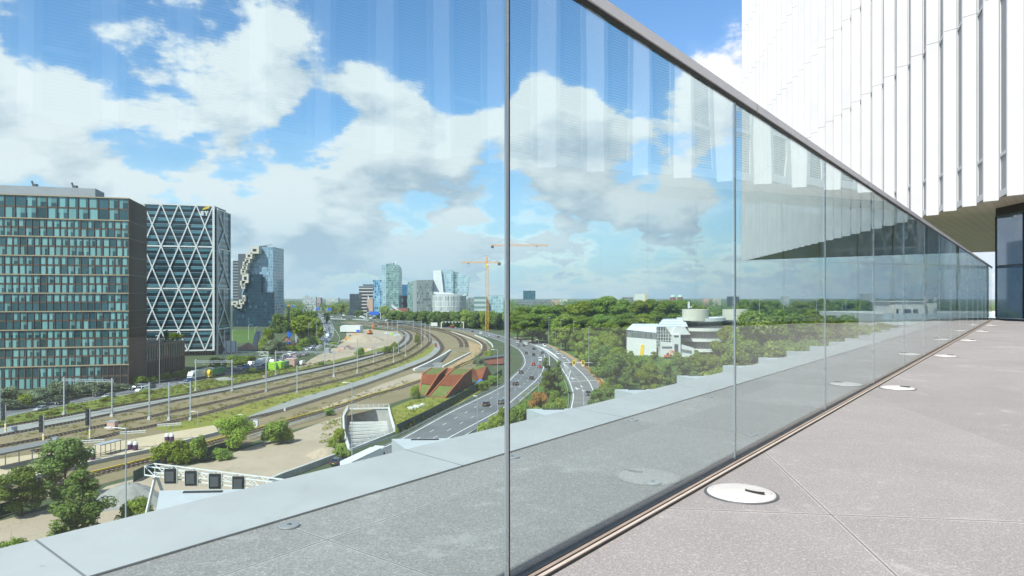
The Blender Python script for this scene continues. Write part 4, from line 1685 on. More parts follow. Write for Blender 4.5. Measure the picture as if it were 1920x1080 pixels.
silhouette([(475, 463), (512, 463), (512, 613), (470, 613), (456, 590), (452, 560), (456, 530), (460, 500), (466, 484), (475, 474)], YV, 38, 'glass_wall', M['blueglass'], bV)
silhouette([(470, 514), (490, 514), (490, 548), (512, 548), (512, 613.5), (436, 613.5), (436, 571), (449, 571), (456, 548), (463, 532)], YV - 7, 5, 'painted_reflection', M['navyglass'], bV)  # added dark glass volume, standing in for a dark building mirrored in the facade
silhouette([(436.5, 489), (446.5, 489), (446.5, 611), (436.5, 611)], YV + 30, 20, 'banded_wing', banded('banded_wing', (.20, .21, .22), (.04, .05, .06), 3.6, .5), bV)
silhouette([(446.5, 476), (466, 476), (466, 611), (446.5, 611)], YV + 18, 25, 'dark_slab', M['darksteel'], bV)
for i, (x, y, w_, h_) in enumerate(((477, 465, 12, 9), (468, 476, 9, 8), (466, 486, 7, 6), (462, 492, 7, 6), (461, 499, 7, 6), (458, 506, 7, 7), (461, 516, 9, 12), (457, 528, 7, 6), (459, 535, 5, 5), (461, 555, 4, 8),
                                    (455, 563, 7, 6), (452, 572, 6, 5), (441, 566, 9, 5), (447, 572, 8, 3))):
    q = PY(x + w_ / 2 - 3, y + h_ / 2, YV - 6)
    mb = MB()
    mb.box(q, (w_ * .84, 9, h_ * .90))
    bo = mb.build('stone_bay', M['stone'], bV)
    mb = MB()
    mb.box((q.x + .1, q.y - 4.45, q.z), (w_ * .36, .2, h_ * .34))
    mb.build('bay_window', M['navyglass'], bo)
mb = MB()
q = PY(500, 461.5, YV + 5)
mb.bar(q + Vector((-6, 0, 0)), q + Vector((6, 0, 1.8)), .5, .5)
mb.box(q + Vector((-4, 0, -1)), (8, 6, 2))
mb.build('roof_crane', M['darksteel'], bV)

# ---- far towers
def block(name, label, x0, x1, yt, Y, depth, mat, rz=0.0, bands_=0, bandmat=None, roofbox=None, cat='building'):
    c = PY((x0 + x1) / 2, yt, Y)
    w_ = (x1 - x0) / FP * Y
    t = thing(name, label, cat, (c.x, Y, 0), rz)
    mb = MB()
    mb.box((0, depth / 2, c.z / 2), (w_, depth, c.z))
    mb.build('wall', mat, t, world=False)
    for k in range(bands_):
        z = c.z * (k + .6) / bands_
        mb = MB()
        mb.box((0, depth / 2, z), (w_ + .5, depth + .5, c.z / bands_ * .38))
        mb.build('storey_band', bandmat, t, world=False)
    if roofbox:
        mb = MB()
        mb.box((roofbox[0], depth / 2, c.z + roofbox[2] / 2), (roofbox[1], depth * .6, roofbox[2]))
        mb.build('roof_box', M['roofgrey'], t, world=False)
    return t


YT = 1300.0
M['greenglass'] = curtain('green_curtain_glass', [(.07, .13, .13), (.16, .26, .25), (.32, .44, .42)], 3.2, 4.2, (.20, .29, .28), .16, .22, .12, .8)
M['skyglass'] = curtain('pale_blue_glass', [(.18, .29, .34), (.27, .40, .45), (.40, .52, .56)], 4.0, 4.5, (.44, .52, .55), .14, .14, .1, .9)
M['bluecheck'] = curtain('blue_checkered_panels', [(.03, .085, .16), (.15, .32, .48), (.32, .50, .62)], 3.4, 5.2, (.24, .42, .55), .18, .12, .25, .5, (.45, .7))
M['greycheck'] = curtain('grey_green_grid', [(.04, .06, .06), (.15, .18, .175), (.24, .28, .27)], 2.8, 5.4, (.22, .25, .245), .2, .14, .3, .5, (.35, .7))
M['deepblue'] = curtain('deep_blue_glass', [(.02, .11, .22), (.03, .15, .27), (.06, .2, .32)], 4, 5, (.02, .12, .25), .1, .1)
M['whitegrid'] = curtain('white_facade_grid', [(.10, .13, .15), (.22, .26, .28), (.45, .47, .47)], 3.4, 3.6, (.50, .51, .50), .3, .4, .3, .4)
M['stripes'] = banded('brown_white_storeys', (.50, .46, .42), (.035, .032, .035), 6.2, .36, .6)
M['darkslab'] = curtain('dark_slab_glass', [(.02, .03, .045), (.03, .045, .06), (.05, .07, .09)], 4, 4, (.015, .02, .03), .2, .2)

block('apartment_slab', 'pale grey slab block with white window grid beyond the motorway, left of the towers', 568, 592, 556.5, 1600, 18, M['whitegrid'], .15, roofbox=(-8, 5, 3))
block('apartment_slab', 'low pinkish grey block just right of the pale slab block', 592, 601, 558, 1680, 18, plain('pink_render', (.34, .25, .25), .8))
block('apartment_slab', 'pale long block far behind the treeline left of the dark tower', 611, 634, 558.5, 2100, 18, M['whitegrid'])
block('office_tower', 'small dark glass block leftmost of the tower cluster', 655.5, 673, 551, 1250, 24, M['darkslab'])
bt = block('office_tower', 'brown and white striped tower left of the blue checkered one', 673, 700, 537, 1320, 26, M['stripes'], 0.0, 0)
mb = MB()
mb.box((3, 13, 82.5 - 25.5 + .2), (20, 20, 3))
mb.build('roof_box', M['darksteel'], bt, world=False)
bl = thing('brick_tower', 'small pinkish brick tower with a white roof fin before the striped tower', 'building', PY(693.5, 555, 1270))
Yb = 1270
silhouette([(688, 561), (699, 561), (699, 591), (688, 591)], Yb, 10, 'wall', plain('pink_brick', (.50, .33, .25), .8), bl)
silhouette([(689.5, 553), (692.5, 561), (690, 561)], Yb + 2, 3, 'roof_fin', M['white'], bl)
block('office_tower', 'blue checkered tower standing left of the tall green glass tower', 699.5, 716.5, 525, 1300, 18, M['bluecheck'])
gt = thing('glass_tower', 'tallest green glass tower with rounded shoulders in the middle of the skyline', 'building', PY(732, 555, 1290))
silhouette([(716, 499), (718, 495.5), (724, 494.5), (724, 591), (715.5, 591)], 1293, 30, 'side_wall', M['skyglass'], gt)
silhouette([(724, 494.5), (737, 494), (743, 496), (746, 500), (748, 505), (748, 591), (724, 591)], 1285, 36, 'front_wall', M['greenglass'], gt)
silhouette([(730, 492.5), (738, 492.5), (738, 494.3), (730, 494.3)], 1297, 12, 'roof_box', M['roofgrey'], gt)
silhouette([(740, 493), (744, 487.5), (744.6, 487.5), (742, 495)], 1297, 3, 'roof_fin', M['white'], gt)
block('office_tower', 'deep blue glass block tucked behind the tall green tower', 749, 765, 533.5, 1400, 20, M['deepblue'])
block('office_tower', 'narrow black glass block in front of the deep blue one', 756, 765, 554.5, 1330, 16, M['darkslab'])
lb = block('billboard_tower', 'slim white and pink advertising pylon beside the black block', 752, 755.5, 554, 1310, 4, banded('ad_bands', (.7, .7, .72), (.55, .2, .25), 12, .6))
sl2 = thing('office_tower', 'grey green gridded office tower with a sloped glass side in mid skyline', 'building', PY(788, 555, 1230))
silhouette([(764, 530), (774, 527), (774, 592.5), (763.5, 592.5)], 1240, 26, 'side_wall', M['greenglass'], sl2)
silhouette([(774, 527), (781, 525), (781, 592.5), (774, 592.5)], 1232, 30, 'plain_wall', plain('pale_grey_wall', (.30, .32, .31), .6, obj=False), sl2)
silhouette([(781, 525.5), (810, 524.5), (812, 592.5), (781, 592.5)], 1225, 36, 'front_wall', M['greycheck'], sl2)
ww = thing('office_tower', 'pale glass tower with a leaning white slab, right end of the skyline cluster', 'building', PY(845, 555, 1250))
silhouette([(811.5, 507.5), (827, 506.5), (831.5, 548), (815, 547)], 1248, 10, 'white_slab', M['white'], ww)
silhouette([(827, 506.5), (850, 507), (850, 552), (831.5, 552)], 1254, 24, 'glass_wall', M['skyglass'], ww)
silhouette([(850, 509.5), (858, 510), (858, 554), (850, 554)], 1257, 22, 'dark_core', M['greenglass'], ww)
silhouette([(858, 513), (879.5, 518), (876, 556), (858, 556)], 1254, 24, 'right_wing', M['skyglass'], ww)
cw_ = thing('round_hall', 'low white curved office hall with vertical fins below the pale tower', 'building', PY(843, 555, 1200))
Yc = 1200
mb = MB()
cc = PY(841, 555, Yc)
rad_ = 32 / FP * Yc
mb.lathe([(rad_, 0), (rad_, 37), (rad_ * .9, 39), (0, 40)], (cc.x, Yc + rad_ * .5, 0), 72)
mb.build('wall', curtain('pale_fin_wall', [(.14, .17, .17), (.30, .33, .33), (.50, .52, .51)], 3.0, 9.0, (.58, .58, .56), .35, .12, .4, .4), cw_)
silhouette([(813, 547), (845, 549), (858, 554), (874, 552), (874, 554), (858, 557), (813, 551)], Yc - 1, 20, 'roof_edge', M['white'], cw_)
block('office_block', 'low grey green glass block behind the orange crane mast, left part', 878, 890, 558, 1150, 20, M['greycheck'])
block('office_block', 'low pale green banded block behind the orange crane mast', 889, 912, 556, 1000, 22, banded('green_bands', (.42, .47, .45), (.16, .24, .24), 7, .5, .5))
block('office_block', 'low glass block with rounded pale front right of the orange crane mast', 912, 944, 553, 1010, 26, M['skyglass'])
block('office_block', 'teal glass block alone on the right of the middle glass post', 981, 1004, 545, 1900, 30, curtain('teal_glass', [(.015, .08, .11), (.03, .13, .165), (.05, .17, .2)], 6, 6, (.01, .05, .07), .16, .12))
block('office_block', 'long grey low block under the teal glass block', 970, 1034, 562, 1800, 20, banded('grey_low', (.25, .26, .28), (.08, .1, .12), 4, .5))
block('brick_hall', 'low brick hall with a curved white roof below the tall green tower', 736, 765, 578, 1150, 16, M['brick'])
mb = MB()
sec = []
for k in range(9):
    f_ = k / 8
    q0, q1 = PY(734 + 32 * f_, 574 + 16 * f_ ** .7 - 3 * (1 - f_), 1149), PY(734 + 32 * f_, 577 + 15 * f_ ** .7 - 3 * (1 - f_), 1149)
    sec.append([q0, q1, q1 + Vector((0, 18, 0)), q0 + Vector((0, 18, 0))])
mb.loft(sec)
o = mb.build('curved_roof', M['white'])
o.parent = bpy.data.objects['brick_hall']
o.location = -o.parent.location
for i, (x0, x1, yt, Y, m_, lab) in enumerate((
        (1034, 1050, 562, 2200, 'pinkbox', 'pinkish low block on the horizon right of the teal glass block'), (1118, 1138, 558, 2300, 'whitegrid', 'pale blocks peeking over the wood behind the parking drums, left'),
        (1050, 1064, 561.5, 2500, 'offwhite', 'tiny cream block on the horizon above the wood'),
        (1142, 1166, 560, 2300, 'whitegrid', 'low white block on the horizon left of the cream slab'), (1168, 1187, 556.5, 2250, 'stripes', 'grey striped block left of the cream slab on the horizon'),
        (1190, 1212, 551, 2200, 'offwhite', 'cream slab block standing tallest on the right horizon'), (1320, 1330, 559, 2300, 'pinkbox', 'small orange brick block on the horizon above the drums'),
        (1338, 1352, 559, 2400, 'stone', 'small tan block on the horizon right of the orange brick one'), (1366, 1386, 556, 2300, 'darkslab', 'dark block on the horizon beside the second glass post'),
        (1468, 1480, 556, 2100, 'whitegrid', 'pale slim block over the trees behind the third glass pane'), (1618, 1640, 551, 2600, 'roofgrey', 'grey power plant block with a smoke plume far right'))):
    block('distant_block', lab, x0, x1, yt, Y, 20, M[m_], roofbox=(0, 6, 3) if i in (5, 8) else None)
# yellow flank of the cream slab
mb = MB()
q = PY(1211, 551, 2195)
mb.box((q.x, q.y + 10, q.z / 2), (5, 20.6, q.z + .5))
o = mb.build('yellow_flank', plain('yellow_render', (.62, .45, .16), .8))
o.parent = [b_ for b_ in bpy.data.objects if b_.get('label') == 'cream slab block standing tallest on the right horizon'][0]
o.location = -o.parent.location
for x, lab in ((1261.5, 'left one of two brick towers with pale green domes on the horizon'), (1275, 'right one of two brick towers with pale green domes on the horizon')):
    q = PY(x, 557, 2000)
    t = thing('domed_tower', lab, 'building', (q.x, 2000, 0))
    mb = MB()
    mb.lathe([(8, 0), (8, q.z)], n=20)
    mb.build('wall', M['brick'], t, world=False)
    mb = MB()
    mb.lathe([(8.2, q.z), (7.4, q.z + 3), (4.5, q.z + 5.5), (0, q.z + 6.5)], n=20)
    mb.build('dome', plain('pale_green_dome', (.42, .58, .46), .6), t, world=False, smooth=True)

# ---- white hall with glazed gables and round parking ramps
YR = 408.0
bR = thing('exhibition_hall', 'white hall with pitched roofs and glazed gable left of the round parking ramps', 'building', PY(1230, 555, YR))


def hall(x0, x1, yw0, yw1, yr, Y, dep, glass_rows, shear=0):
    """pitched hall: front wall between columns, eaves rows yw0/yw1, ridge row yr"""
    a, c = PY(x0, yw0, Y), PY(x1, yw1, Y - 6)
    r0, r1 = PY(x0 + shear, yr, Y + dep / 2), PY(x1 + 3, yr, Y + dep / 2 - 6)
    return a, c, r0, r1


a, c, r0, r1 = hall(1175, 1231, 618, 624, 607, YR + 8, 36, 1, 11)
mb = MB()
mb.face([(a.x, a.y, 0), (c.x, c.y, 0), (c.x, c.y, c.z), (a.x, a.y, a.z)])
mb.face([(a.x, a.y, 0), (a.x, a.y, a.z), (r0.x, r0.y, r0.z), (r0.x + 6, r0.y + 20, a.z), (r0.x + 6, r0.y + 20, 0)])
mb.build('hall_wall', M['white'], bR)
mb = MB()
mb.face([a + Vector((-.3, -.3, 0)), c + Vector((0, -.3, 0)), r1, r0])
mb.face([r0, r1, r1 + Vector((6, 20, -3)), r0 + Vector((6, 20, -3))])
mb.build('hall_roof', plain('white_roof_sheet', (.64, .67, .69), .45, obj=False, scale=.3), bR)
mb = MB()
mb.face([(a.x, a.y - .15, a.z - 4.4), (c.x, c.y - .15, c.z - 3.9), (c.x, c.y - .15, c.z - .1), (a.x, a.y - .15, a.z - .1)])
mb.build('window_strip', curtain('hall_strip_glass', [(.07, .09, .09), (.12, .14, .14), (.2, .22, .22)], 1.6, 4.6, (.2, .21, .21), .15, .06), bR)
q0, q1 = a.lerp(c, .46), a.lerp(c, .58)
mb = MB()
mb.bar((q0.x, q0.y - .1, 3.4), (q1.x, q1.y - .1, 3.2), .3, 6.6)
mb.build('yellow_door', M['yellow'], bR)
# gable hall
Yg = YR - 2
mb = MB()
P_ = lambda x, y, d=0: PY(x, y, Yg + d)
mb.face([P_(1231, 613), P_(1231, 651), P_(1262, 651), P_(1262, 629), P_(1250, 613)])
mb.build('glass_gable', curtain('gable_glass', [(.035, .05, .05), (.06, .08, .075), (.14, .16, .15)], 1.55, 1.9, (.52, .53, .51), .2, .12), bR)
mb = MB()
mb.face([P_(1230, 613, -.4), P_(1247, 613, -.4), P_(1290, 612.5, -.4), P_(1283, 597, 18), P_(1243, 598, 18)])
mb.face([P_(1243, 598, 18), P_(1283, 597, 18), P_(1300, 603, 40), P_(1250, 604, 40)])
mb.build('gable_roof', banded('white_ribbed_roof', (.66, .69, .70), (.5, .53, .55), 1.2, .7), bR)
for nm, pts, d, dep, m_ in (('white_gable_edge', [(1248, 613), (1268, 613), (1258, 627)], -.8, 3, 'white'), ('stair_tower', [(1261, 628), (1276, 628), (1276, 671), (1261, 671)], -4, 8, 'white'),
                            ('upper_block', [(1266, 613.5), (1284, 613), (1295, 627.5), (1258, 627.5)], -2, 12, 'white'), ('low_block', [(1239, 641), (1262, 643), (1262, 671), (1239, 671)], -3, 8, 'white'),
                            ('ramp_block', [(1276, 645), (1300, 652), (1318, 672), (1276, 672)], -2.5, 8, 'white')):
    silhouette(pts, Yg + d, dep, nm, M[m_], bR)
for x0, x1, y in ((1242, 1260, 651), (1250, 1260, 666), (1279, 1297, 656)):
    for k in range(8):
        x = x0 + (x1 - x0) * k / 7.5
        mb = MB()
        w_ = (x1 - x0) / 7.5 * .55
        mb.box(PY(x, y + (k * .35 if x0 == 1279 else 0), Yg - 3.25), (w_ * .32, .3, .95))
        mb.build('window', M['darksteel'], bR)
mb = MB()
mb.box(PY(1268, 658, Yg - 4.2), (2.1, .3, 8))
mb.box(PY(1268, 630, Yg - 4.2), (2.6, .3, .8))
mb.build('dark_opening', M['darksteel'], bR)

dr = [(1327, 46, 'round parking garage with white spiral decks and a cream drum, left of the glass post', 27.9), (1398, 46, 'second round parking garage with cream drum, half hidden by trees right of the glass post', 27.6)]
for j, (x, rp, lab, ztop) in enumerate(dr):
    Yd = YR + (4 if j == 0 else 16)
    c = PY(x, 555, Yd)
    rr = rp / FP * Yd
    t = thing('parking_drum', lab, 'parking garage', (c.x, c.y + rr, 0))
    mb = MB()
    mb.lathe([(rr * .62, 0), (rr * .62, 20.0)], n=48)
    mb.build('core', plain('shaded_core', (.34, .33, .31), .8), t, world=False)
    for z in (2.6, 8.8, 15.1, 21.2):
        mb = MB()
        mb.lathe([(rr * .6, z - .5), (rr, z - .5), (rr, z + 1.4), (rr - .3, z + 1.4), (rr - .3, z), (rr * .6, z)], n=64)
        mb.build('deck', M['offwhite'] if z < 20 else M['white'], t, world=False)
    mb = MB()
    for k in range(40):
        an = 2 * math.pi * k / 40
        mb.box((rr * .78 * math.cos(an), rr * .78 * math.sin(an), 10.5), (.3, .3, 21))
    mb.build('column_ring', M['concrete'], t, world=False)
    mb = MB()
    mb.lathe([(7.9, 21), (7.9, ztop), (7.5, ztop), (7.5, ztop - .6), (0, ztop - .6)], (-5.6 if j == 0 else -4, -8, 0), n=40)
    mb.build('roof_drum', plain('cream_drum', (.62, .585, .48), .7), t, world=False, smooth=False)
    if j == 0:
        mb = MB()
        mb.box((-9.3, -6, ztop + 2), (.5, .5, 5.2))
        mb.box((-9.3, -6.4, ztop + 2.6), (1.2, .7, 3.8))
        mb.box((-7.8, -6.4, ztop + 1.4), (.9, .5, .9))
        mb.build('antenna', M['white'], t, world=False)
# far white pavilion beyond the last panes
pv = thing('pavilion', 'small cream rooftop pavilion with dark windows behind the far glass panes', 'building', PY(1700, 555, 250))
silhouette([(1669, 566), (1735, 566), (1735, 590), (1669, 590)], 250, 11, 'wall', M['offwhite'], pv)
silhouette([(1736, 569), (1757, 569), (1757, 590), (1736, 590)], 251, 8, 'side_wall', M['offwhite'], pv)
silhouette([(1667, 564.6), (1737, 564.6), (1737, 566.4), (1667, 566.4)], 249.4, 13, 'roof_edge', M['white'], pv)
for x0, x1, y0, y1 in ((1681, 1685, 579, 588), (1694, 1708, 580, 588), (1713, 1721, 580, 588)):
    silhouette([(x0, y0), (x1, y0), (x1, y1), (x0, y1)], 249.8, .5, 'window', M['darksteel'], pv)
for x in (1736, 1753):
    q = PY(x, 562, 248)
    mb = MB()
    mb.tube((q.x, q.y, q.z - 2), (q.x, q.y, q.z + 1), .25, 8)
    mb.tube((q.x, q.y, q.z - .6), (q.x, q.y, q.z + .7), .55, 10)
    mb.build('antenna', M['white'], pv)
deck = thing('podium', 'flat pale podium roof with a frosted parapet below the cream pavilion', 'building', PY(1720, 555, 245))
a, c = PY(1655, 589, 240), PY(2100, 589, 240)
mb = MB()
mb.box(((a.x + c.x) / 2, 265, a.z / 2), (c.x - a.x, 50, a.z))
mb.build('wall', M['paleconcrete'], deck)
mb = MB()
w0, w1 = PY(1657, 588, 238), PY(2080, 588, 238)
for k in range(30):
    f0, f1 = k / 30, (k + .93) / 30
    p0, p1 = w0.lerp(w1, f0), w0.lerp(w1, f1)
    mb.bar((p0.x, p0.y + .5, p0.z - 2.0), (p1.x, p1.y + .5, p1.z - 2.0), .12, 4.2)
mb.build('parapet', plain('frosted_parapet', (.60, .66, .67), .4), deck)

# ---- rust red sloped building
bC = thing('rust_building', 'rust red weathering steel building with sloped wedges and green roof patches', 'building', P(820, 738))
m_, nb = new_mat('weathering_steel')
p = wpos(nb)
n1 = nb.noise(p, .5, 5, .65)
n2 = nb.noise(p, 3.0, 4, .6)
col = nb.mix(nb.step(n1, .3, .7, kind='LINEAR'), c4((.20, .058, .024)), c4((.30, .092, .036)))
col = nb.mix(nb.step(n2, .55, .75, 0, .5), col, c4((.17, .06, .035)))
M['rust'] = finish(m_, nb, col, .75, 0, .3)
M['rustribs'] = ribs('rust_ribbed_sheet', (.36, .115, .05), 1.05, .25, .6)
M['greenroof'] = blend('sedum_roof', [(.10, .14, .03), (.17, .19, .05), (.22, .19, .09)], (.2, 1.0, 4.0))
UX = (P(834, 747) - P(804, 743)).normalized()
UX = Vector((1, -.10, 0)).normalized()
UY = Vector((.25, .97, 0)).normalized()


def rp(o, x, y, z):
    q = o + UX * x + UY * y
    return Vector((q.x, q.y, z))


def flat(p):
    return Vector((p.x, p.y, 0))


def wedge(fL, fR, tL, tR, bL, bR, hh):
    """sloped front rising from the feet f to the top edge t, then a flat roof back to b"""
    mb = MB()
    for q_ in ((fL, fR, tR, tL), (tL, tR, bR, bL), (flat(bL), flat(bR), bR, bL)[::-1], (fL, tL, bL, flat(bL)), (fR, flat(bR), bR, tR)):
        mb.face(q_)
    mb.build('wedge', M['rust'], bC)
    up = Vector((0, 0, .07))

    def sl_(a_, f_):
        lo, hi = fL.lerp(fR, a_), tL.lerp(tR, a_)
        return lo.lerp(hi, f_) + up
    n_ = 7
    mb = MB()
    mb.face([sl_(.08, .50), sl_(.92, .50), sl_(.92, .97), sl_(.08, .97)])
    for k in range(n_):
        a_ = .12 + .76 * k / (n_ - 1)
        mb.bar(sl_(a_, .50) + up, sl_(a_, .97) + up, .28, .22)
    mb.build('ribbed_slope', M['rust'], bC)
    mb = MB()
    mb.face([sl_(.08, .03), sl_(.92, .03), sl_(.92, .48), sl_(.08, .48)])
    mb.build('planted_slope', M['greenroof'], bC)
    mb = MB()
    g_ = [tL.lerp(bR, .06), tR.lerp(bL, .06), bR.lerp(tL, .06), bL.lerp(tR, .06)]
    mb.face([q_ + up for q_ in g_])
    mb.build('green_roof', M['greenroof'], bC)
    for f_, t_, b_ in ((fL, tL, bL), (fR, tR, bR)):
        mb = MB()
        mb.bar(f_ + up, t_ + up, .4, .5)
        mb.bar(t_ + up, b_ + up, .4, .5)
        mb.build('edge_beam', M['rustedge'], bC)


M['rustedge'] = plain('bright_rust_edge', (.38, .115, .038), .7)
o2 = P(804, 743.5)
wedge(P(786, 738.5), P(797, 742), P(792, 702, 5.6), P(822, 703, 5.6), P(810, 690, 5.6), P(838, 690, 5.6), 5.6)
wedge(P(804, 743.5), P(834, 747), P(839, 703, 6), P(870, 703, 6), P(853, 691, 6), P(885, 692, 6), 6)
mb = MB()
lo = [P(900, 721), P(927, 708), P(919, 700), P(886, 709)]
hi = [P(892, 694, 4.8), P(912, 687, 5.8), P(903, 684.5, 5.8), P(884, 690, 4.8)]
mb.loft([lo, hi])
mb.build('side_wing', M['rust'], bC)
mb = MB()
mb.face([q_ + Vector((0, 0, .08)) for q_ in hi])
mb.build('green_roof', M['greenroof'], bC)
mb = MB()
k0 = [P(824, 702.5, 4.2), P(838, 703, 4.2), P(853, 691, 5.4), P(838, 690, 5.4)]
mb.loft([[flat(q_) for q_ in k0], k0])
mb.build('link_roof', M['rust'], bC)
mb = MB()
for k in range(5):
    q = P(836 + 3 * k, 745 - 2.5 * k)
    mb.tube(q, q + Vector((0, 0, 1.8)), .05, 6)
mb.bar(P(836, 745) + Vector((0, 0, 1.8)), P(848, 735) + Vector((0, 0, 1.8)), .08, .08)
mb.build('guard_rail', M['steel'], bC)

# ---- tower cranes
def crane(label, px, Y, yj, x_tip, x_back, ytop, mats, mw=2.4):
    c = PY(px, yj, Y)
    zj = c.z
    t = thing('tower_crane', label, 'crane', (c.x, Y, 0))
    k = Y / FP
    mb = MB()
    h_ = mw / 2
    for dx in (-1, 1):
        for dy in (-1, 1):
            mb.box((dx * h_, dy * h_, zj / 2), (.42, .42, zj))
    n_ = int(zj / mw)
    for i in range(n_):
        z0, z1 = zj * i / n_, zj * (i + 1) / n_
        s = 1 if i % 2 else -1
        for dy in (-h_, h_):
            mb.bar((-h_ * s, dy, z0), (h_ * s, dy, z1), .26, .26)
            mb.bar((dy, -h_ * s, z0), (dy, h_ * s, z1), .26, .26)
    mb.build('mast', M[mats[0]], t, world=False)

    def boom(nm, xa, xb, hgt):
        mb = MB()
        xa, xb = xa * k, xb * k
        for dy, dz in ((-.8, 0), (.8, 0), (0, hgt)):
            mb.bar((xa, dy, zj + dz), (xb, dy, zj + dz * .5), .32, .32)
        n_ = max(4, int(abs(xb - xa) / 2.2))
        for i in range(n_):
            x0, x1 = xa + (xb - xa) * i / n_, xa + (xb - xa) * (i + 1) / n_
            xm = (x0 + x1) / 2
            for dy in (-.8, .8):
                mb.bar((x0, dy, zj), (xm, 0, zj + hgt * .9), .18, .18)
                mb.bar((xm, 0, zj + hgt * .9), (x1, dy, zj), .18, .18)
        return mb.build(nm, M[mats[1]], t, world=False)
    boom('jib', 0, x_tip - px, 1.8)
    boom('counter_jib', 0, x_back - px, 1.4)
    za = PY(px, ytop, Y).z
    mb = MB()
    for dx in (-.8, .8):
        mb.bar((dx, 0, zj), (0, 0, za), .4, .4)
        mb.bar((0, dx, zj), (0, 0, za), .4, .4)
    for i in range(4):
        z = zj + (za - zj) * i / 4
        mb.bar((-.7, 0, z), (.7, 0, z + 1.5), .2, .2)
    mb.build('apex', M[mats[1]], t, world=False)
    mb = MB()
    for xe, f_ in ((x_tip, .75), (x_back, .9)):
        mb.bar((0, 0, za), ((xe - px) * k * f_, 0, zj + 1), .14, .14)
    mb.build('tie_ropes', M['darksteel'], t, world=False)
    mb = MB()
    mb.box(((x_back - px) * k * .92, 0, zj - 1.0), (3, 1.6, 3.0))
    mb.build('counterweight', M['darksteel'], t, world=False)
    mb = MB()
    mb.box((1.2, -1.6, zj - 1.8), (1.8, 1.8, 2.2))
    mb.build('cab', M['white'], t, world=False)
    mb = MB()
    mb.box((0, 0, zj - 3), (2.9, 2.9, 3))
    mb.build('slewing_ring', M['yellow'], t, world=False)
    mb = MB()
    xt = (x_tip - px) * k * .72
    mb.box((xt, 0, zj - .5), (1.6, 1.2, .8))
    mb.bar((xt, 0, zj - .5), (xt, 0, zj - 4), .1, .1)
    mb.build('trolley', M['darksteel'], t, world=False)
    return t


crane('orange tower crane standing left of the middle glass post', 913, 700, 493, 865, 938, 478, ('craneorange', 'craneorange'), 2.6)
crane('thin orange tower crane with its long jib crossing behind the middle glass post', 951, 760, 461, 1028, 921, 446, ('craneorange', 'craneorange'), 2.0)

# ------------------------------------------------------------------ overhead line portals and posts
def zat(py):
    return HG * FP / (py - HY)


def post_h(px, pb, ptop):
    p = P(px, pb)
    return p, HG - (ptop - HY) * p.y / FP


def portal(label, xa, ya, ta, xb, yb, tb_, w=.32):
    a, ha = post_h(xa, ya, ta)
    c, hc = post_h(xb, yb, tb_)
    h = (ha + hc) / 2
    t = thing('catenary_portal', label, 'overhead line portal', a, group='overhead line portals')
    for p in (a, c):
        mb = MB()
        mb.box((p.x, p.y, h / 2 + .3), (w, w, h + .6))
        mb.build('post', M['steel'], t)
        mb = MB()
        mb.box((p.x, p.y, .5), (.9, .9, 1.0), taper=.7)
        mb.build('footing', M['concrete'], t)
    mb = MB()
    d = (c - a).normalized()
    up = Vector((0, 0, 1))
    e0, e1 = a - d * .6, c + d * .6
    for dz in (0, .55):
        mb.bar((e0.x, e0.y, h - dz), (e1.x, e1.y, h - dz), .18, .14)
    n = max(4, int((e1 - e0).length / 1.0))
    for i in range(n):
        p0, p1 = e0.lerp(e1, i / n), e0.lerp(e1, (i + 1) / n)
        z0, z1 = (h, h - .55) if i % 2 else (h - .55, h)
        mb.bar((p0.x, p0.y, z0), (p1.x, p1.y, z1), .09, .09)
    mb.build('beam', M['steel'], t)
    mb = MB()
    for f_ in (.2, .45, .7):
        p = a.lerp(c, f_)
        mb.bar((p.x, p.y, h - .5), (p.x, p.y, h - 1.6), .12, .12)
        mb.bar((p.x, p.y, h - 1.5), (p.x + d.x * 1.3, p.y + d.y * 1.3, h - 1.2), .07, .07)
    mb.build('registration_arm', M['steel'], t)
    return t


PORT = [
    (120, 778, 710, 210, 781, 713, 'nearest overhead line portal, before the brown office block'),
    (367, 733, 676, 435, 733, 677, 'overhead line portal in front of the white and green trucks'),
    (517, 704, 659, 626, 704, 660, 'overhead line portal right of the lime green containers'),
    (609, 684, 646, 670, 698, 650, 'overhead line portal at the near edge of the sandy site'),
    (705, 664, 626, 760, 668, 628, 'overhead line portal where the tracks begin to bend'),
    (727, 655, 616, 790, 650, 616, 'overhead line portal in the middle of the track bend'),
    (745, 640, 608, 806, 640, 609, 'overhead line portal at the tightest part of the bend'),
    (727, 627, 604, 797, 632, 606, 'first of the crowded far overhead line portals'),
    (745, 622, 602, 790, 624, 603, 'second of the crowded far overhead line portals'),
    (735, 618, 601, 775, 619, 601.5, 'third of the crowded far overhead line portals'),
]
for xa, ya, ta, xb, yb, tb_, lab in PORT:
    portal(lab, xa, ya, ta, xb, yb, tb_, .32 if ya > 640 else .45)
POSTS = [(280, 787, 717, 1, 'overhead line post left of the parked silver car, reaching a bracket to the left'), (317, 788, 717, 0, 'overhead line post standing alone between the second and third track'), (357, 789, 714, 1, 'overhead line post just right of the tall bracketless one'),
         (499, 736, 668, 0, 'overhead line post between the green trucks and the lime containers'), (557, 738, 685, 0, 'short overhead line post beside the middle tracks below the site'), (626, 707, 658, 0, 'overhead line post between the middle tracks below the tent'),
         (670, 701, 634, 0, 'tall thin overhead line post right of the sandy site'), (701, 680, 646, 0, 'short overhead line post beside the bushes of the site'), (738, 680, 650, 0, 'short overhead line post at the start of the bend'), (747, 662, 628, 0, 'thin overhead line post in the bend')]
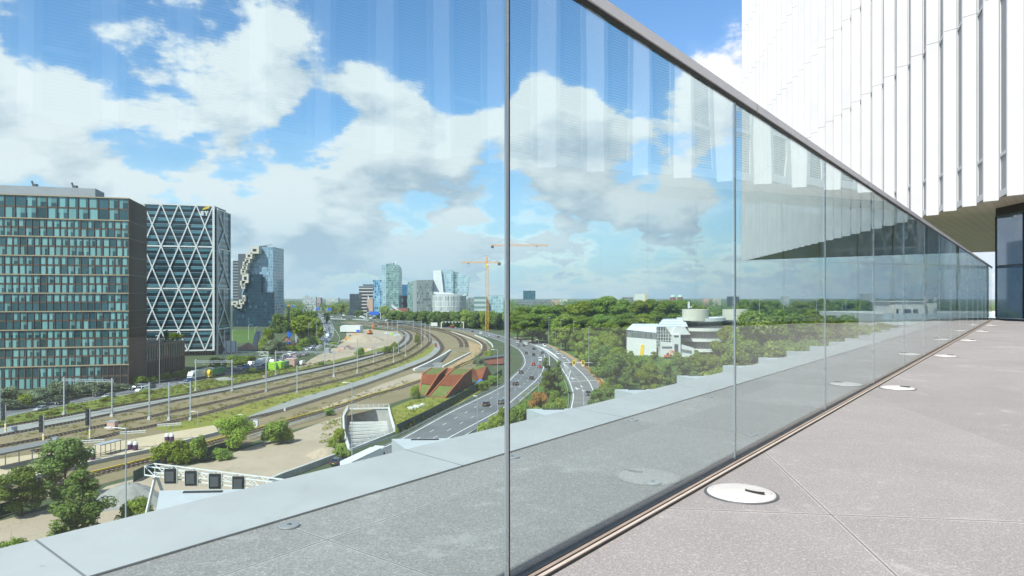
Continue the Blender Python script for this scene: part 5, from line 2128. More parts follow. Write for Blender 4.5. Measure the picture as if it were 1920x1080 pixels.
for x, yb, yt, arm, lab in POSTS:
    p, h = post_h(x, yb, yt)
    t = thing('catenary_post', lab, 'overhead line post', p, group='single overhead line posts')
    mb = MB()
    mb.box((0, 0, h / 2), (.30, .30, h))
    mb.build('pole', M['steel'], t, world=False)
    mb = MB()
    mb.box((0, 0, .5), (.9, .9, 1.0), taper=.7)
    mb.build('footing', M['concrete'], t, world=False)
    mb = MB()
    mb.bar((0, 0, h - .6), (-3.2 if arm else 2.2, -.3, h - .3), .14, .14)
    mb.bar((0, 0, h - 2), (-3.0 if arm else 2.0, -.3, h - .5), .08, .08)
    mb.build('bracket', M['steel'], t, world=False)
# contact wires
mb = MB()
for l in TRL[:4]:
    q = l[::6]
    for i in range(len(q) - 1):
        mb.bar((q[i].x, q[i].y, 5.6), (q[i + 1].x, q[i + 1].y, 5.6), .06, .06)
        mb.bar((q[i].x, q[i].y, 6.5), (q[i + 1].x, q[i + 1].y, 6.5), .06, .06)
tag(mb.build('contact_wire', M['darksteel']), 'thin overhead contact wires following the tracks', 'wire')

# signals
for x, yb, yt, lab in ((80, 833, 779, 'tall black railway signal, middle of three on striped posts'), (167, 824, 767, 'black railway signal nearest the pink relay cabinet'), (9, 812, 759, 'black railway signal at the left edge of the picture')):
    p, h = post_h(x, yb, yt)
    t = thing('railway_signal', lab, 'signal', p, group='railway signals')
    mb = MB()
    mb.box((.2, 0, h / 2 + .8), (.22, .22, h - 1.6))
    mb.build('pole', M['steel'], t, world=False)
    mb = MB()
    mb.box((-.35, -.15, h - 2.0), (.75, .35, 4.2))
    mb.build('signal_head', M['black'], t, world=False)
    mb = MB()
    for k in range(3):
        mb.tube((-.35, -.33, h - .9 - .9 * k), (-.35, -.45, h - .9 - .9 * k), .17, 10)
    mb.build('lamp_row', M['darksteel'], t, world=False)
    mb = MB()
    for k in range(3):
        mb.box((.2, 0, .5 + k * .9), (.34, .34, .45), mi=0)
    mb.build('white_band', M['white'], t, world=False)
    mb = MB()
    for k in range(2):
        mb.box((.2, 0, .95 + k * .9), (.35, .35, .43))
    mb.build('yellow_band', M['yellow'], t, world=False)

# cabinets by the line
for x, y, s, m_, lab in ((211, 806, (2.1, 1.6, 2.2), 'pinkbox', 'faded pink relay cabinet between the tracks'), (102, 830, (1.6, .8, 1.2), 'steel', 'grey steel cabinet right of the middle signal'), (25, 809, (1.6, .8, 1.1), 'steel', 'grey steel cabinet at the foot of the left signal'),
                         (480, 802, (1.2, .9, 2.0), 'white', 'white metal cabinet between the two bushes by the metro track'), (534, 771, (.5, .4, .9), 'white', 'small white track box beside the metro points'), (495, 709, (1.0, .7, 1.0), 'pinkbox', 'small pinkish box on the green verge')):
    t = thing('relay_cabinet', lab, 'cabinet', P(x, y))
    mb = MB()
    mb.box((0, 0, s[2] / 2 + .1), s)
    mb.build('body', M[m_], t, world=False)
    mb = MB()
    mb.box((0, 0, s[2] + .16), (s[0] * 1.1, s[1] * 1.12, .12))
    mb.build('lid', M['steel'], t, world=False)
    mb = MB()
    mb.box((0, -s[1] / 2 - .015, s[2] * .52), (s[0] * .8, .03, s[2] * .78))
    mb.build('door', M[m_], t, world=False)

# ---- platform with its shelter, lattice signs and pillars
pl = thing('platform', 'long sandy coloured station platform with concrete edge beside the metro track', 'platform', P(280, 840))
up_ = PP((-120, 900), (0, 868), (171, 843.5), (300, 820), (402, 803))
lo_ = PP((-120, 948), (0, 917), (171, 872), (279, 849), (410, 815))
poly = up_ + lo_[::-1]
mb = MB()
mb.prism([(p.x, p.y) for p in poly], .05, .85)
mb.build('platform_body', M['concrete'], pl)
o = holed([[(p.x, p.y) for p in poly]], .87, 'platform_paving', M['pave'])
o.parent = pl
o.location = -pl.location
mb = MB()
el = [p + Vector((0, .25, .875)) for p in lo_]
for i in range(len(el) - 1):
    mb.bar(el[i], el[i + 1], .35, .02)
o = mb.build('edge_line', M['paleconcrete'], pl)
H0 = .87
for x, y, lab in ((44, 893, ''),):
    a, c = P(-30, 884, H0), P(96, 856, H0)
    t = thing('platform_canopy', 'flat grey canopy roof on posts at the left end of the platform', 'canopy', a.lerp(c, .5))
    mb = MB()
    d = (c - a)
    mb.bar((a.x, a.y, 4.1), (c.x, c.y, 4.1), 4.6, .35)
    mb.build('roof', plain('dark_canopy_roof', (.17, .17, .165), .8), t)
    mb = MB()
    for k in range(5):
        p = a.lerp(c, .1 + .2 * k)
        mb.tube((p.x, p.y, H0), (p.x, p.y, 4.0), .11, 8)
    mb.build('post_row', M['steel'], t)
sh = thing('platform_shelter', 'small glass platform shelter with a thin frame', 'shelter', P(207, 851, H0))
a, c = P(189, 856, H0), P(226, 846, H0)
mb = MB()
d = (c - a).normalized()
n_ = Vector((-d.y, d.x, 0)) * 1.5
for p in (a, a + n_, c, c + n_, a.lerp(c, .5), a.lerp(c, .5) + n_):
    mb.box((p.x, p.y, 2.1), (.10, .10, 2.5))
for z in (H0 + .3, 3.3):
    mb.bar((a.x, a.y, z), (c.x, c.y, z), .1, .1)
    mb.bar((a.x + n_.x, a.y + n_.y, z), (c.x + n_.x, c.y + n_.y, z), .1, .1)
mb.build('frame', M['darksteel'], sh)
mb = MB()
m2 = (a + c) / 2 + n_ / 2
mb.box((m2.x, m2.y, 3.42), ((c - a).length + .6, 2.0, .10), math.atan2(d.y, d.x))
mb.build('roof', M['steel'], sh)
sg = None
for xs, lab in (((313, 322), 'platform lattice sign frame on two poles, right of the three'), ((244, 254), 'platform lattice sign frame on two poles, middle of the three'), ((166, 174), 'platform lattice sign frame on two poles beside the shelter, left of the three')):
    ys = {313: 826, 244: 842, 166: 861}[xs[0]]
    p = P(sum(xs) / 2, ys, H0)
    t = thing('platform_sign', lab, 'platform sign', p, rz=R(22), group='platform sign frames')
    w_ = 1.3
    for dx in (-.6, .6):
        mb = MB()
        mb.tube((dx, 0, 0), (dx, 0, 3.9), .06, 8)
        po = mb.build('pole', M['steel'], t, world=False)
    mb = MB()
    for z in (3.7, 4.1):
        mb.bar((-2.6, -.3, z), (2.6, -.3, z), .10, .08)
        mb.bar((-2.6, .3, z), (2.6, .3, z), .10, .08)
    for k in range(12):
        x0, x1 = -2.6 + 5.2 * k / 12, -2.6 + 5.2 * (k + 1) / 12
        mb.bar((x0, -.3, 3.7 if k % 2 else 4.1), (x1, .3, 4.1 if k % 2 else 3.7), .06, .06)
        mb.bar((x0, -.3, 4.1), (x0, .3, 4.1), .06, .06)
    mb.build('lattice', M['offwhite'], t, world=False)
for x, y, lab in ((313, 828, 'purple and white platform bin under the right sign frame, left one'), (322, 828, 'purple and white platform bin under the right sign frame, right one'), (244, 843, 'purple and white platform bin under the middle sign frame, left one'),
                  (254, 844, 'purple and white platform bin under the middle sign frame, right one'), (164, 858, 'purple and white platform bin left of the shelter, farther one'), (174, 862, 'purple and white platform bin left of the shelter, nearer one')):
    t = thing('platform_bin', lab, 'bin', P(x, y, H0), group='purple platform bins')
    mb = MB()
    mb.lathe([(.52, 0), (.55, 1.0), (.53, 1.25)], n=14)
    mb.build('lower_body', M['purple'], t, world=False)
    mb = MB()
    mb.lathe([(.53, 1.25), (.5, 1.6), (.3, 1.95), (0, 2.02)], n=14)
    mb.build('upper_body', M['white'], t, world=False)


def lamp(label, x, yb, yt, dx=-1, arm=1.6, r=.11, h0=0.0, group='tall lamp masts', m_='steel', double=False):
    p = P(x, yb, h0)
    h = HG - (yt - HY) * p.y / FP - h0
    t = thing('lamp_mast', label, 'street lamp', p, group=group)
    mb = MB()
    mb.tube((0, 0, 0), (0, 0, h), r, 10, r2=r * .6)
    mb.build('pole', M[m_], t, world=False)
    for s in ((-1, 1) if double else (dx,)):
        mb = MB()
        mb.tube((0, 0, h - .05), (s * arm, 0, h + .12), r * .45, 6)
        mb.build('arm', M[m_], t, world=False)
        mb = MB()
        mb.box((s * (arm + .35), 0, h + .10), (1.0, .42, .16))
        mb.build('lamp_head', M['offwhite'], t, world=False)
    return t


lamp('grey lamp mast with long arm in front of the platform, nearest of all', 236, 1016, 803, -1, 2.2, .13)
lamp('grey lamp mast in front of the open tunnel trough', 660, 880, 718, -1, 1.1)
lamp('lamp mast left of the dark car on the motorway, shorter one', 895, 822, 743, -1, .2, .10)
lamp('tall lamp mast just left of the middle glass post', 933, 778, 656, -1, 1.1)
lamp('tall lamp mast in the motorway median right of the middle glass post', 1010, 734, 637, -1, .4)
lamp('short platform lamp before the bright lime bush', 371, 806, 772, -1, 1.0, .09, group='short platform lamps')
lamp('small lamp at the far side of the platform bush', 458, 800, 778, -1, .8, .09, group='short platform lamps')
for i, (x, yt, yb) in enumerate(((979, 589, 629), (1006, 593, 640), (1029, 595, 648), (1052, 599, 657), (1075, 603, 668), (1104, 613, 688))):
    lamp('tall thin light mast at the wood edge, %s from the left of six' % ('first', 'second', 'third', 'fourth', 'fifth', 'sixth')[i], x, yb + 2, yt, 1, .3, .16, group='light masts along the wood edge')
lamp('lamp mast beside the white car on the exit ramp', 1042, 667, 623, -1, 1.0, .12, group='ramp lamps')
lamp('short lamp mast half hidden by the trees right of the ramp', 1154, 704, 678, -1, 1.0, .12, group='ramp lamps')
for i, (x, yb, yt) in enumerate(((593, 645, 600), (597, 640, 604), (610, 610, 592), (578, 650, 606))):
    lamp('thin lamp mast by the queueing road, %s' % ('tallest left of the queue', 'right behind the tallest', 'small one near the far bend', 'between the light green trees')[i], x, yb, yt, 1, .8, .2, group='lamps by the queueing road')
for i, (x, yb, yt) in enumerate(((424, 640, 617), (466, 637, 609), (478, 638, 613), (436, 640, 619))):
    lamp('white floodlight mast on the sports field, %s' % ('left', 'tallest', 'right', 'second from left')[i], x, yb, yt, 1, .9, .14, group='sports field lights', m_='white')
lamp('lamp mast before the low brown annex', 299, 727, 630, -1, .6, .12, group='lamps on the office road')
lamp('lamp mast at the left edge before the office block', 0.5, 790, 700, -1, .6, .12, group='lamps on the office road')
for i, (x, yt, yb) in enumerate(((1424, 562, 620), (1469, 564, 625), (1531, 562, 620), (1586, 563, 620))):
    q = PY(x, yt, 420)
    t = thing('lamp_mast', 'pale double lamp rising from the wood behind the right panes, %s of four' % ('first', 'second', 'third', 'fourth')[i], 'street lamp', (q.x, 420, 0), group='lamps rising from the wood')
    mb = MB()
    mb.tube((0, 0, 0), (0, 0, q.z), .2, 8)
    mb.build('pole', M['steel'], t, world=False)
    mb = MB()
    mb.bar((-1.6, 0, q.z), (1.6, 0, q.z), .3, .2)
    mb.build('lamp_head', M['offwhite'], t, world=False)

# ---- sign gantries
g1 = thing('sign_gantry', 'white truss gantry carrying four dark sign backs beside the coping', 'gantry', P(262, 996))
a, c = PY(271, 874, 105), PY(560, 910, 98)
a2, c2_ = a + Vector((.6, 1.6, 0)), c + Vector((.6, 1.6, 0))
mb = MB()
for p, q in ((a, c), (a2, c2_)):
    for dz in (0, -1.35):
        mb.bar(p + Vector((0, 0, dz)), q + Vector((0, 0, dz)), .16, .16)
n = 14
for i in range(n):
    p0, p1 = a.lerp(c, i / n), a.lerp(c, (i + 1) / n)
    r0, r1 = a2.lerp(c2_, i / n), a2.lerp(c2_, (i + 1) / n)
    dn = Vector((0, 0, -1.35))
    mb.bar(p0 + (dn if i % 2 else dn * 0), p1 + (dn * 0 if i % 2 else dn), .10, .10)
    mb.bar(r0 + (dn if i % 2 else dn * 0), r1 + (dn * 0 if i % 2 else dn), .10, .10)
    mb.bar(p0, r1 if i % 2 else r0, .08, .08)
    mb.bar(p0, p0 + dn, .08, .08)
mb.build('truss', M['white'], g1)
mb = MB()
tp = a.lerp(c, .06)
for dx, dy in ((-1.2, -1.0), (1.6, 3.2)):
    mb.bar(tp + Vector((0, .8, -1.2)), (tp.x + dx, tp.y + dy, 0), .34, .34)
mb.build('leg_pair', M['white'], g1)
for k, (x, y) in enumerate(((320, 892.5), (358.5, 896.5), (403.5, 902), (447.5, 907))):
    q = PY(x, y, 102.6 - k * .75)
    mb = MB()
    mb.box(q, (1.72, .45, 2.1), .05)
    bo = mb.build('sign_back', M['black'], g1)
    mb = MB()
    mb.box(q + Vector((0, -.28, -.02)), (1.2, .12, 1.45), .05)
    mb.build('service_hatch', M['darksteel'], bo)
    mb = MB()
    for dx in (-.93, .93):
        mb.box(q + Vector((dx, .05, 0)), (.10, .3, 2.25), .05)
    mb.box(q + Vector((0, .05, -1.11)), (1.9, .3, .10), .05)
    mb.build('sign_rim', M['offwhite'], bo)
g2 = thing('sign_gantry', 'white truss gantry with a blank white panel across the office road', 'gantry', P(420, 694))
Yg2 = zat(692)
a, c = PY(418, 659.5, Yg2), PY(502, 660, Yg2)
mb = MB()
for dy in (0, 1.2):
    for dz in (0, -1.7):
        mb.bar(a + Vector((0, dy, dz)), c + Vector((0, dy, dz)), .2, .2)
n = 14
for i in range(n):
    p0, p1 = a.lerp(c, i / n), a.lerp(c, (i + 1) / n)
    mb.bar(p0 + Vector((0, 0, -1.7 if i % 2 else 0)), p1 + Vector((0, 0, 0 if i % 2 else -1.7)), .13, .13)
    mb.bar(p0 + Vector((0, 1.2, -1.7 if i % 2 else 0)), p1 + Vector((0, 1.2, 0 if i % 2 else -1.7)), .13, .13)
mb.build('truss', M['white'], g2)
for e in (a, c):
    mb = MB()
    for dx, dy in ((-.9, -.5), (.9, 1.8)):
        mb.bar(e + Vector((0, .6, 0)), (e.x + dx, e.y + dy, 0), .3, .3)
    mb.build('leg_pair', M['white'], g2)
q0, q1 = PY(422, 639, Yg2), PY(445, 661, Yg2)
mb = MB()
mb.box(((q0.x + q1.x) / 2, Yg2 - .2, (q0.z + q1.z) / 2), (q1.x - q0.x, .25, q0.z - q1.z))
pn = mb.build('sign_panel', M['white'], g2)
mb = MB()
for f_ in (.12, .5, .88):
    x = q0.x + (q1.x - q0.x) * f_
    mb.box((x, Yg2 - .4, (q0.z + q1.z) / 2 - .1), (.22, .14, q0.z - q1.z + .1))
mb.build('panel_ribs', M['darksteel'], pn)
# ramp signal arm
Yr_ = zat(706)
g3 = thing('ramp_signal_arm', 'thin white arm over the exit ramp with two yellow backed signals', 'signal gantry', P(1128, 706))
a, c = PY(1056, 680, Yr_), PY(1128, 680, Yr_)
mb = MB()
mb.bar(a, c, .22, .22)
mb.bar(a + Vector((0, 0, -.02)), c + Vector((0, .5, -.02)), .14, .14)
mb.tube((c.x, Yr_, 0), (c.x, Yr_, c.z + .2), .16, 8)
mb.build('arm', M['white'], g3)
for x in (1076, 1093):
    q = PY(x, 680, Yr_ - .25)
    mb = MB()
    mb.box(q, (1.35, .16, 2.0))
    o = mb.build('signal_board', M['yellow'], g3)
    mb = MB()
    mb.box(q + Vector((0, -.14, .05)), (.55, .14, 1.35))
    mb.build('signal_head', M['black'], o)
    mb = MB()
    mb.box(q + Vector((0, -.02, -1.35)), (1.1, .14, .6))
    mb.build('white_plate', M['white'], o)
# far gantries with blue signs
for lab, x0, x1, yt, yb, Y, sgns in (('blue motorway sign on a white gantry before the blue checkered tower', 688, 713.5, 586, 600, 1080, ((692, 710, 584, 590.5),)),
                                    ('blue motorway sign on the far road left of the tower cluster', 613, 630, 579, 587, 1450, ((614.5, 627, 578, 583),)),
                                    ('row of three small blue signs on the far road by the stepped tower', 515, 556, 572, 580, 1700, ((516, 524, 571, 575), (527, 537, 571.5, 575.5), (544, 554, 572.5, 576))),
                                    ('blue sign on the far road before the pale slab block', 590, 602, 577, 585, 1500, ((593, 600, 576.5, 581.5),)),
                                    ('small blue and white sign before the dark tree row', 771, 778, 594, 606, 900, ((773, 778, 593, 598),))):
    t = thing('road_sign_gantry', lab, 'road sign', PY((x0 + x1) / 2, HY, Y) * 1)
    t.location.z = 0
    a, c = PY(x0, yt, Y), PY(x1, yt, Y)
    mb = MB()
    for p in (a, c):
        mb.box((p.x, Y, p.z / 2), (.7, .7, p.z))
    mb.bar(a, c, .5, .7)
    mb.build('frame', M['offwhite'], t)
    for s0, s1, r0, r1 in sgns:
        p, q = PY(s0, r0, Y - 1), PY(s1, r1, Y - 1)
        mb = MB()
        mb.box(((p.x + q.x) / 2, Y - 1, (p.z + q.z) / 2), (q.x - p.x, .4, p.z - q.z))
        mb.build('sign_board', M['blue'], t)
# dark matrix sign gantry at the tree row
Yq = zat(616)
t = thing('sign_gantry', 'white far gantry with a row of dark signs before the dark trees', 'gantry', PY(848, HY, Yq))
t.location.z = 0
a, c = PY(827.5, 604, Yq), PY(869, 604, Yq)
mb = MB()
for p in (a, c):
    mb.box((p.x, Yq, p.z / 2), (.9, .7, p.z))
mb.bar(a, c, .5, .9)
mb.build('frame', M['white'], t)
for k in range(6):
    p = a.lerp(c, .12 + .15 * k)
    mb = MB()
    mb.box((p.x, Yq - .6, p.z - .6), (1.8, .3, 1.9))
    mb.build('sign_back', M['black'], t)
mb = MB()
q = PY(814, 608, 780)
mb.box((q.x, q.y, q.z), (7.5, .4, 4))
mb.box((q.x - 2.4, q.y + .3, q.z / 2), (.3, .3, q.z))
mb.box((q.x + 2.4, q.y + .3, q.z / 2), (.3, .3, q.z))
tag(mb.build('white_billboard', M['offwhite']), 'small white billboard before the dark trees near the far gantry', 'billboard')

# ---- guard rails, low walls, green fence
def guard(label, pts, h=.75, m_='steel', posts=4.0, group='guard rails'):
    l = smooth_line(PP(*pts), 3)
    t = thing('guard_rail', label, 'guard rail', l[len(l) // 2], group=group)
    mb = MB()
    solid_strip(mb, l, -.05, .05, h - .32, h)
    mb.build('rail', M[m_], t)
    mb = MB()
    acc = 0
    for i in range(len(l) - 1):
        acc += (l[i + 1] - l[i]).length
        if acc > posts:
            acc = 0
            mb.box((l[i].x, l[i].y, h / 2), (.12, .12, h))
    mb.build('post_row', M['steel'], t)
    return t


guard('steel guard rail left of the motorway below the dark green fence', ((627, 864), (690, 838), (747, 819), (850, 766), (944, 722)))
guard('steel guard rail on the right side of the motorway before the median bushes', ((872, 822), (935, 782), (975, 757), (1018, 715), (1029, 694)))
guard('steel guard rail along the far side of the office road', ((-60, 779), (13, 767.5), (107, 750.5), (177, 738.5), (250, 726), (330, 712)))
guard('steel guard rail on the inner side of the exit ramp', ((1062, 790), (1066, 750), (1062, 725), (1052, 705)))
guard('pale guard rail beside the queue of cars', ((640, 640), (637, 648), (632, 630), (622, 613))[:0] + ((632, 648), (637, 636), (630, 622), (618, 610)), .9, 'white')
mb = MB()
l = smooth_line(PP((500, 912), (526, 900), (575, 882), (627, 862)), 3)
solid_strip(mb, l, -.35, .35, 0, 1.3)
tag(mb.build('barrier_wall', M['concrete']), 'grey concrete barrier between the sandy yard and the motorway', 'barrier')
M['hedgegreen'] = plain('green_mesh_fence', (.012, .052, .038), .8, var=.4, scale=1.2, obj=False)
fl = smooth_line(PP((744, 814), (800, 786), (850, 758), (900, 729), (941, 703)), 3)
t = thing('green_fence', 'dark green screen fence between the dry lawn and the motorway', 'fence', fl[len(fl) // 2])
mb = MB()
solid_strip(mb, fl, -.05, .05, .1, 2.5)
mb.build('mesh', M['hedgegreen'], t)
mb = MB()
for p in fl:
    mb.box((p.x, p.y, 1.3), (.12, .12, 2.6))
mb.build('post_row', M['darksteel'], t)
for pts, lab in ((((370, 866), (400, 853), (440, 842)), 'dark green screen fence behind the bright lime bush'), (((-40, 985), (0, 970), (36, 958)), 'dark green screen fence at the left edge by the yard'), (((250, 905), (280, 890), (300, 880)), 'dark green screen fence below the platform, before the gravel heap')):
    l = smooth_line(PP(*pts), 2)
    t = thing('green_fence', lab, 'fence', l[len(l) // 2])
    mb = MB()
    solid_strip(mb, l, -.05, .05, .1, 2.2)
    mb.build('mesh', M['hedgegreen'], t)
    mb = MB()
    for p in l:
        mb.box((p.x, p.y, 1.15), (.1, .1, 2.3))
    mb.build('post_row', M['darksteel'], t)


# ---- heaps
def heap(name, label, x, y, rx, ry, h, mat, seed, cat='heap'):
    c = P(x, y)
    r_ = random.Random(seed)
    n, m = 28, 9
    mb = MB()
    off = [r_.uniform(.8, 1.2) for _ in range(n)]
    vs = []
    for j in range(m + 1):
        f_ = j / m
        for k in range(n):
            an = 2 * math.pi * k / n
            rr = (1 - f_) * off[k] * (1 + r_.uniform(-.04, .04))
            vs.append((c.x + rx * rr * math.cos(an), c.y + ry * rr * math.sin(an), h * (1 - (1 - f_) ** 1.7) * (1 + r_.uniform(-.06, .06)) if j else -.05))
    mb.v = vs
    for j in range(m):
        for k in range(n):
            k2 = (k + 1) % n
            mb.f.append((j * n + k, j * n + k2, (j + 1) * n + k2, (j + 1) * n + k))
            mb.mi.append(0)
    o = mb.build(name, mat, smooth=True)
    return tag(o, label, cat)


M['gravel'] = blend('grey_gravel', [(.22, .22, .21), (.30, .30, .28), (.36, .35, .33)], (.2, 1.2, 6.0))
heap('gravel_heap', 'large grey gravel heap behind the nearest lamp mast', 243, 945, 7, 4, 3.6, M['gravel'], 3)
heap('sand_heap', 'small sand heap on the yard beside the open tunnel', 610, 855, 4.5, 3, 2.0, M['sand'], 5)
heap('sand_heap', 'big flat topped sand heap on the construction site', 681, 640, 17, 14, 6.0, M['soil'] if False else M['sand'], 9)
heap('soil_heap', 'pinkish soil heap at the foot of the grey draped rig', 465, 655, 6, 4, 4.2, plain('pink_soil', (.38, .22, .16), .9, obj=False), 11)
heap('gravel_heap', 'low grey rubble heap on the verge before the trucks', 420, 712, 5, 2, 1.2, M['gravel'], 13)
heap('rock_heap', 'small pale rock heap on the verge beside the truck', 415, 712, 1.6, 1.2, 1.1, M['sand'], 15)

# ---- containers, tent and site things
def container(label, x0, x1, yb, yt, m_, rz=0.0, depth=6.0):
    c = P((x0 + x1) / 2, yb)
    w_ = (x1 - x0) / FP * c.y
    h = (yb - yt) / FP * c.y
    t = thing('container', label, 'container', c, rz)
    mb = MB()
    mb.box((0, depth / 2, h / 2 + .1), (w_, depth, h))
    mb.build('body', M[m_], t, world=False)
    mb = MB()
    for k in range(7):
        mb.box((-w_ / 2 + w_ * (k + .5) / 7, -.03, h / 2 + .1), (.10, .08, h * .9))
    mb.build('corrugation', M[m_], t, world=False)
    mb = MB()
    mb.box((0, depth / 2, h + .15), (w_ * 1.02, depth * 1.02, .12))
    mb.build('lid', M[m_], t, world=False)
    return t


container('bright lime green container, left of two beside the portal', 503, 515.5, 694, 681, 'lime', .05)
container('bright lime green container with darker side, right of two', 516.5, 527, 693, 680, 'lime', .05)
container('dark green skip against the right lime container', 528, 535, 690, 679, 'green')
container('large faded pink site cabin behind the lime containers', 533, 552, 687, 674, 'pinkbox')
container('small grey site container at the left end of the white tent', 608, 616, 662, 654, 'steel')
tn = thing('site_tent', 'long white tent hall at the back of the construction site', 'tent', P(656, 624))
Yt_ = zat(624)
silhouette([(637.5, 613), (640, 610.5), (674, 611), (675, 613), (675, 622.5), (637.5, 622)], Yt_, 14, 'canvas', M['white'], tn)
silhouette([(668, 618.5), (674, 618.5), (674, 623), (668, 623)], Yt_ - .3, .4, 'blue_door', M['blue'], tn)


def digger(label, x, y, m_, s=1.0, rz=0.0, up=4.5):
    t = thing('excavator', label, 'excavator', P(x, y), rz)
    mb = MB()
    for dy in (-1.1, 1.1):
        mb.box((0, dy, .45), (3.6, .55, .9))
    mb.build('tracks', M['rubber'], t, world=False)
    mb = MB()
    mb.box((-.4, 0, 1.5), (3.0, 2.3, 1.1))
    mb.box((-1.6, 0, 1.7), (.9, 2.4, 1.2))
    mb.build('body', M[m_], t, world=False)
    mb = MB()
    mb.box((.4, .6, 2.5), (1.3, 1.0, 1.5), taper=.85)
    mb.build('cab', M['darksteel'], t, world=False)
    mb = MB()
    mb.bar((.9, -.4, 1.6), (3.2, -.4, up), .45, .5)
    mb.bar((3.2, -.4, up), (5.6, -.4, up - 2.0), .38, .42)
    mb.build('boom', M[m_], t, world=False)
    mb = MB()
    mb.prism([(5.2, -.8), (6.2, -.8), (6.2, .0), (5.2, .0)], up - 2.9, up - 1.9)
    mb.build('bucket', M['darksteel'], t, world=False)
    t.scale = (s, s, s)
    return t


digger('orange excavator digging at the front of the sand heap', 655, 640, 'craneorange', 1.5, R(10))
digger('orange excavator beside the blue pile rig', 524, 657, 'orange', 1.3, R(20), 6)
digger('second orange excavator right of the blue pile rig', 547, 652, 'orange', 1.3, R(160), 6)
digger('orange machine with raised red arm behind the sand heap', 694, 627, 'orange', 1.3, R(60), 8)
digger('orange lifting machine between the wood and the white hall', 1252, 672, 'orange', .9, R(20), 5)
digger('second orange lifting machine below the white stair tower', 1268, 671, 'orange', .9, R(190), 5)


def rig(label, x, yb, ytop, ylow, mcol):
    p = P(x, yb)
    k = p.y / FP
    zl, zt = (yb - ylow) * k, (yb - ytop) * k
    t = thing('pile_rig', label, 'pile rig', p)
    mb = MB()
    mb.box((0, 0, .6), (5, 4, 1.2))
    mb.box((-1, 0, 2.0), (3, 2.6, 1.8))
    mb.build('carrier', M['darksteel'], t, world=False)
    mb = MB()
    mb.box((1.2, 0, zl / 2), (1.5, 1.5, zl))
    mb.box((2.0, 0, zl - 2.5), (2.4, 1.2, 2.5))
    mb.build('leader', M[mcol], t, world=False)
    mb = MB()
    h_ = .45
    for dx in (-h_, h_):
        for dy in (-h_, h_):
            mb.box((1.2 + dx, dy, (zl + zt) / 2), (.22, .22, zt - zl))
    n = 10
    for i in range(n):
        z0, z1 = zl + (zt - zl) * i / n, zl + (zt - zl) * (i + 1) / n
        mb.bar((1.2 - h_, -h_, z0), (1.2 + h_, -h_, z1), .16, .16)
    mb.build('lattice', M['black'], t, world=False)
    mb = MB()
    mb.box((1.2, 0, zt), (1.4, 1.2, 1.0))
    mb.build('head', M['craneorange'], t, world=False)
    return t


rig('tall pile rig with blue lower mast and black lattice top', 538, 648, 573, 621, 'blue')
rig('shorter grey blue pile rig right of the taller one', 552.5, 645, 621, 625, 'steel')
dg = thing('draped_rig', 'tall rig draped in light grey sheets by the pink soil heap', 'draped rig', P(482, 652))
Yd_ = zat(652)
silhouette([(474, 648), (476, 630), (480, 621), (483.5, 622), (483, 640), (481, 651), (476, 651)], Yd_, 3, 'left_sheet', plain('grey_sheet', (.46, .47, .53), .8), dg)
silhouette([(485, 622), (488.5, 620), (489, 634), (487, 646), (484, 647)], Yd_ + .5, 3, 'right_sheet', plain('pale_sheet', (.56, .57, .62), .8), dg)
M["greenmesh"] = M["hedgegreen"]
SITE = [(735, 628, 4, 'lime', 'lime green stack on the site behind the sand heap'), (725, 626, 4, 'white', 'white box van shaped cabin behind the sand heap'), (745, 630, 5, 'offwhite', 'pale cabin at the right end of the site'), (740, 627, 3, 'blue', 'small blue crate on the site'),
        (686, 657, 3, 'yellow', 'yellow site box among white sacks'), (692, 656, 4, 'white', 'white sacks beside the yellow site box'), (698, 654, 2.5, 'orange', 'orange marker box right of the white sacks'), (640, 655, 7, 'pinkbox', 'long pale pink plank stack on the site'),
        (652, 652, 6, 'brick', 'dark red stack behind the pink plank stack'), (636, 659, 2.5, 'orange', 'small orange box before the pink plank stack'), (700, 640, 5, 'greenmesh', 'dark green covered stack right of the sand heap'), (660, 655, 6, 'brick', 'rust coloured beam stack at the site edge')]
M['greenmesh'] = M['hedgegreen']
for x, y, s, m_, lab in SITE:
    t = thing('site_stack', lab, 'site goods', P(x, y), rz=rng.uniform(-.3, .3))
    k = .6 if y > 645 else 1.0
    for j in range(3):
        mb = MB()
        mb.box(((j - 1) * s * .36 * k, rng.uniform(-.4, .4), s * k * (.18 + .05 * (j % 2))), (s * .33 * k, s * .4 * k, s * k * (.36 + .1 * (j % 2))), rng.uniform(-.1, .1))
        mb.build('pack', M[m_], t, world=False)
# white stone slabs on the dry lawn
r_ = random.Random(4)
for k in range(16):
    f_ = k / 15
    p = P(768 + 26 * f_ + r_.uniform(-1, 1), 767.5 - 6 * f_ + r_.uniform(-1.4, 1.4))
    mb = MB()
    mb.prism([(p.x + r_.uniform(.4, .7) * math.cos(a_) * 1.1, p.y + r_.uniform(.3, .5) * math.sin(a_)) for a_ in (0.3, 1.4, 2.5, 3.6, 4.6, 5.6)], 0, r_.uniform(.5, .95))
    tag(mb.build('stone_block', M['offwhite']), 'white stone block in the row lying on the dry lawn', 'stone block', 'white stone blocks on the dry lawn')
# blue sheet by the rust building
p = P(901, 722)
mb = MB()
mb.lathe([(1.6, 0), (1.9, .7), (1.4, 1.6), (.7, 2.2), (0, 2.3)], (p.x, p.y, 0), 9)
tag(mb.build('blue_tarpaulin', plain('blue_tarp', (.02, .16, .55), .5)), 'crumpled bright blue tarpaulin heap behind the rust red building', 'tarpaulin')
# low dark shed at the bend
t = thing('shed', 'low dark brown shed at the outer side of the track bend', 'shed', P(925, 684))
silhouette([(908, 673), (944, 668), (944, 682), (910, 684)], zat(685), 8, 'wall', M['brick'], t)
silhouette([(907, 672), (945, 667), (945, 668.5), (907, 673.5)], zat(685) - .5, 9, 'roof_edge', M['darksteel'], t)
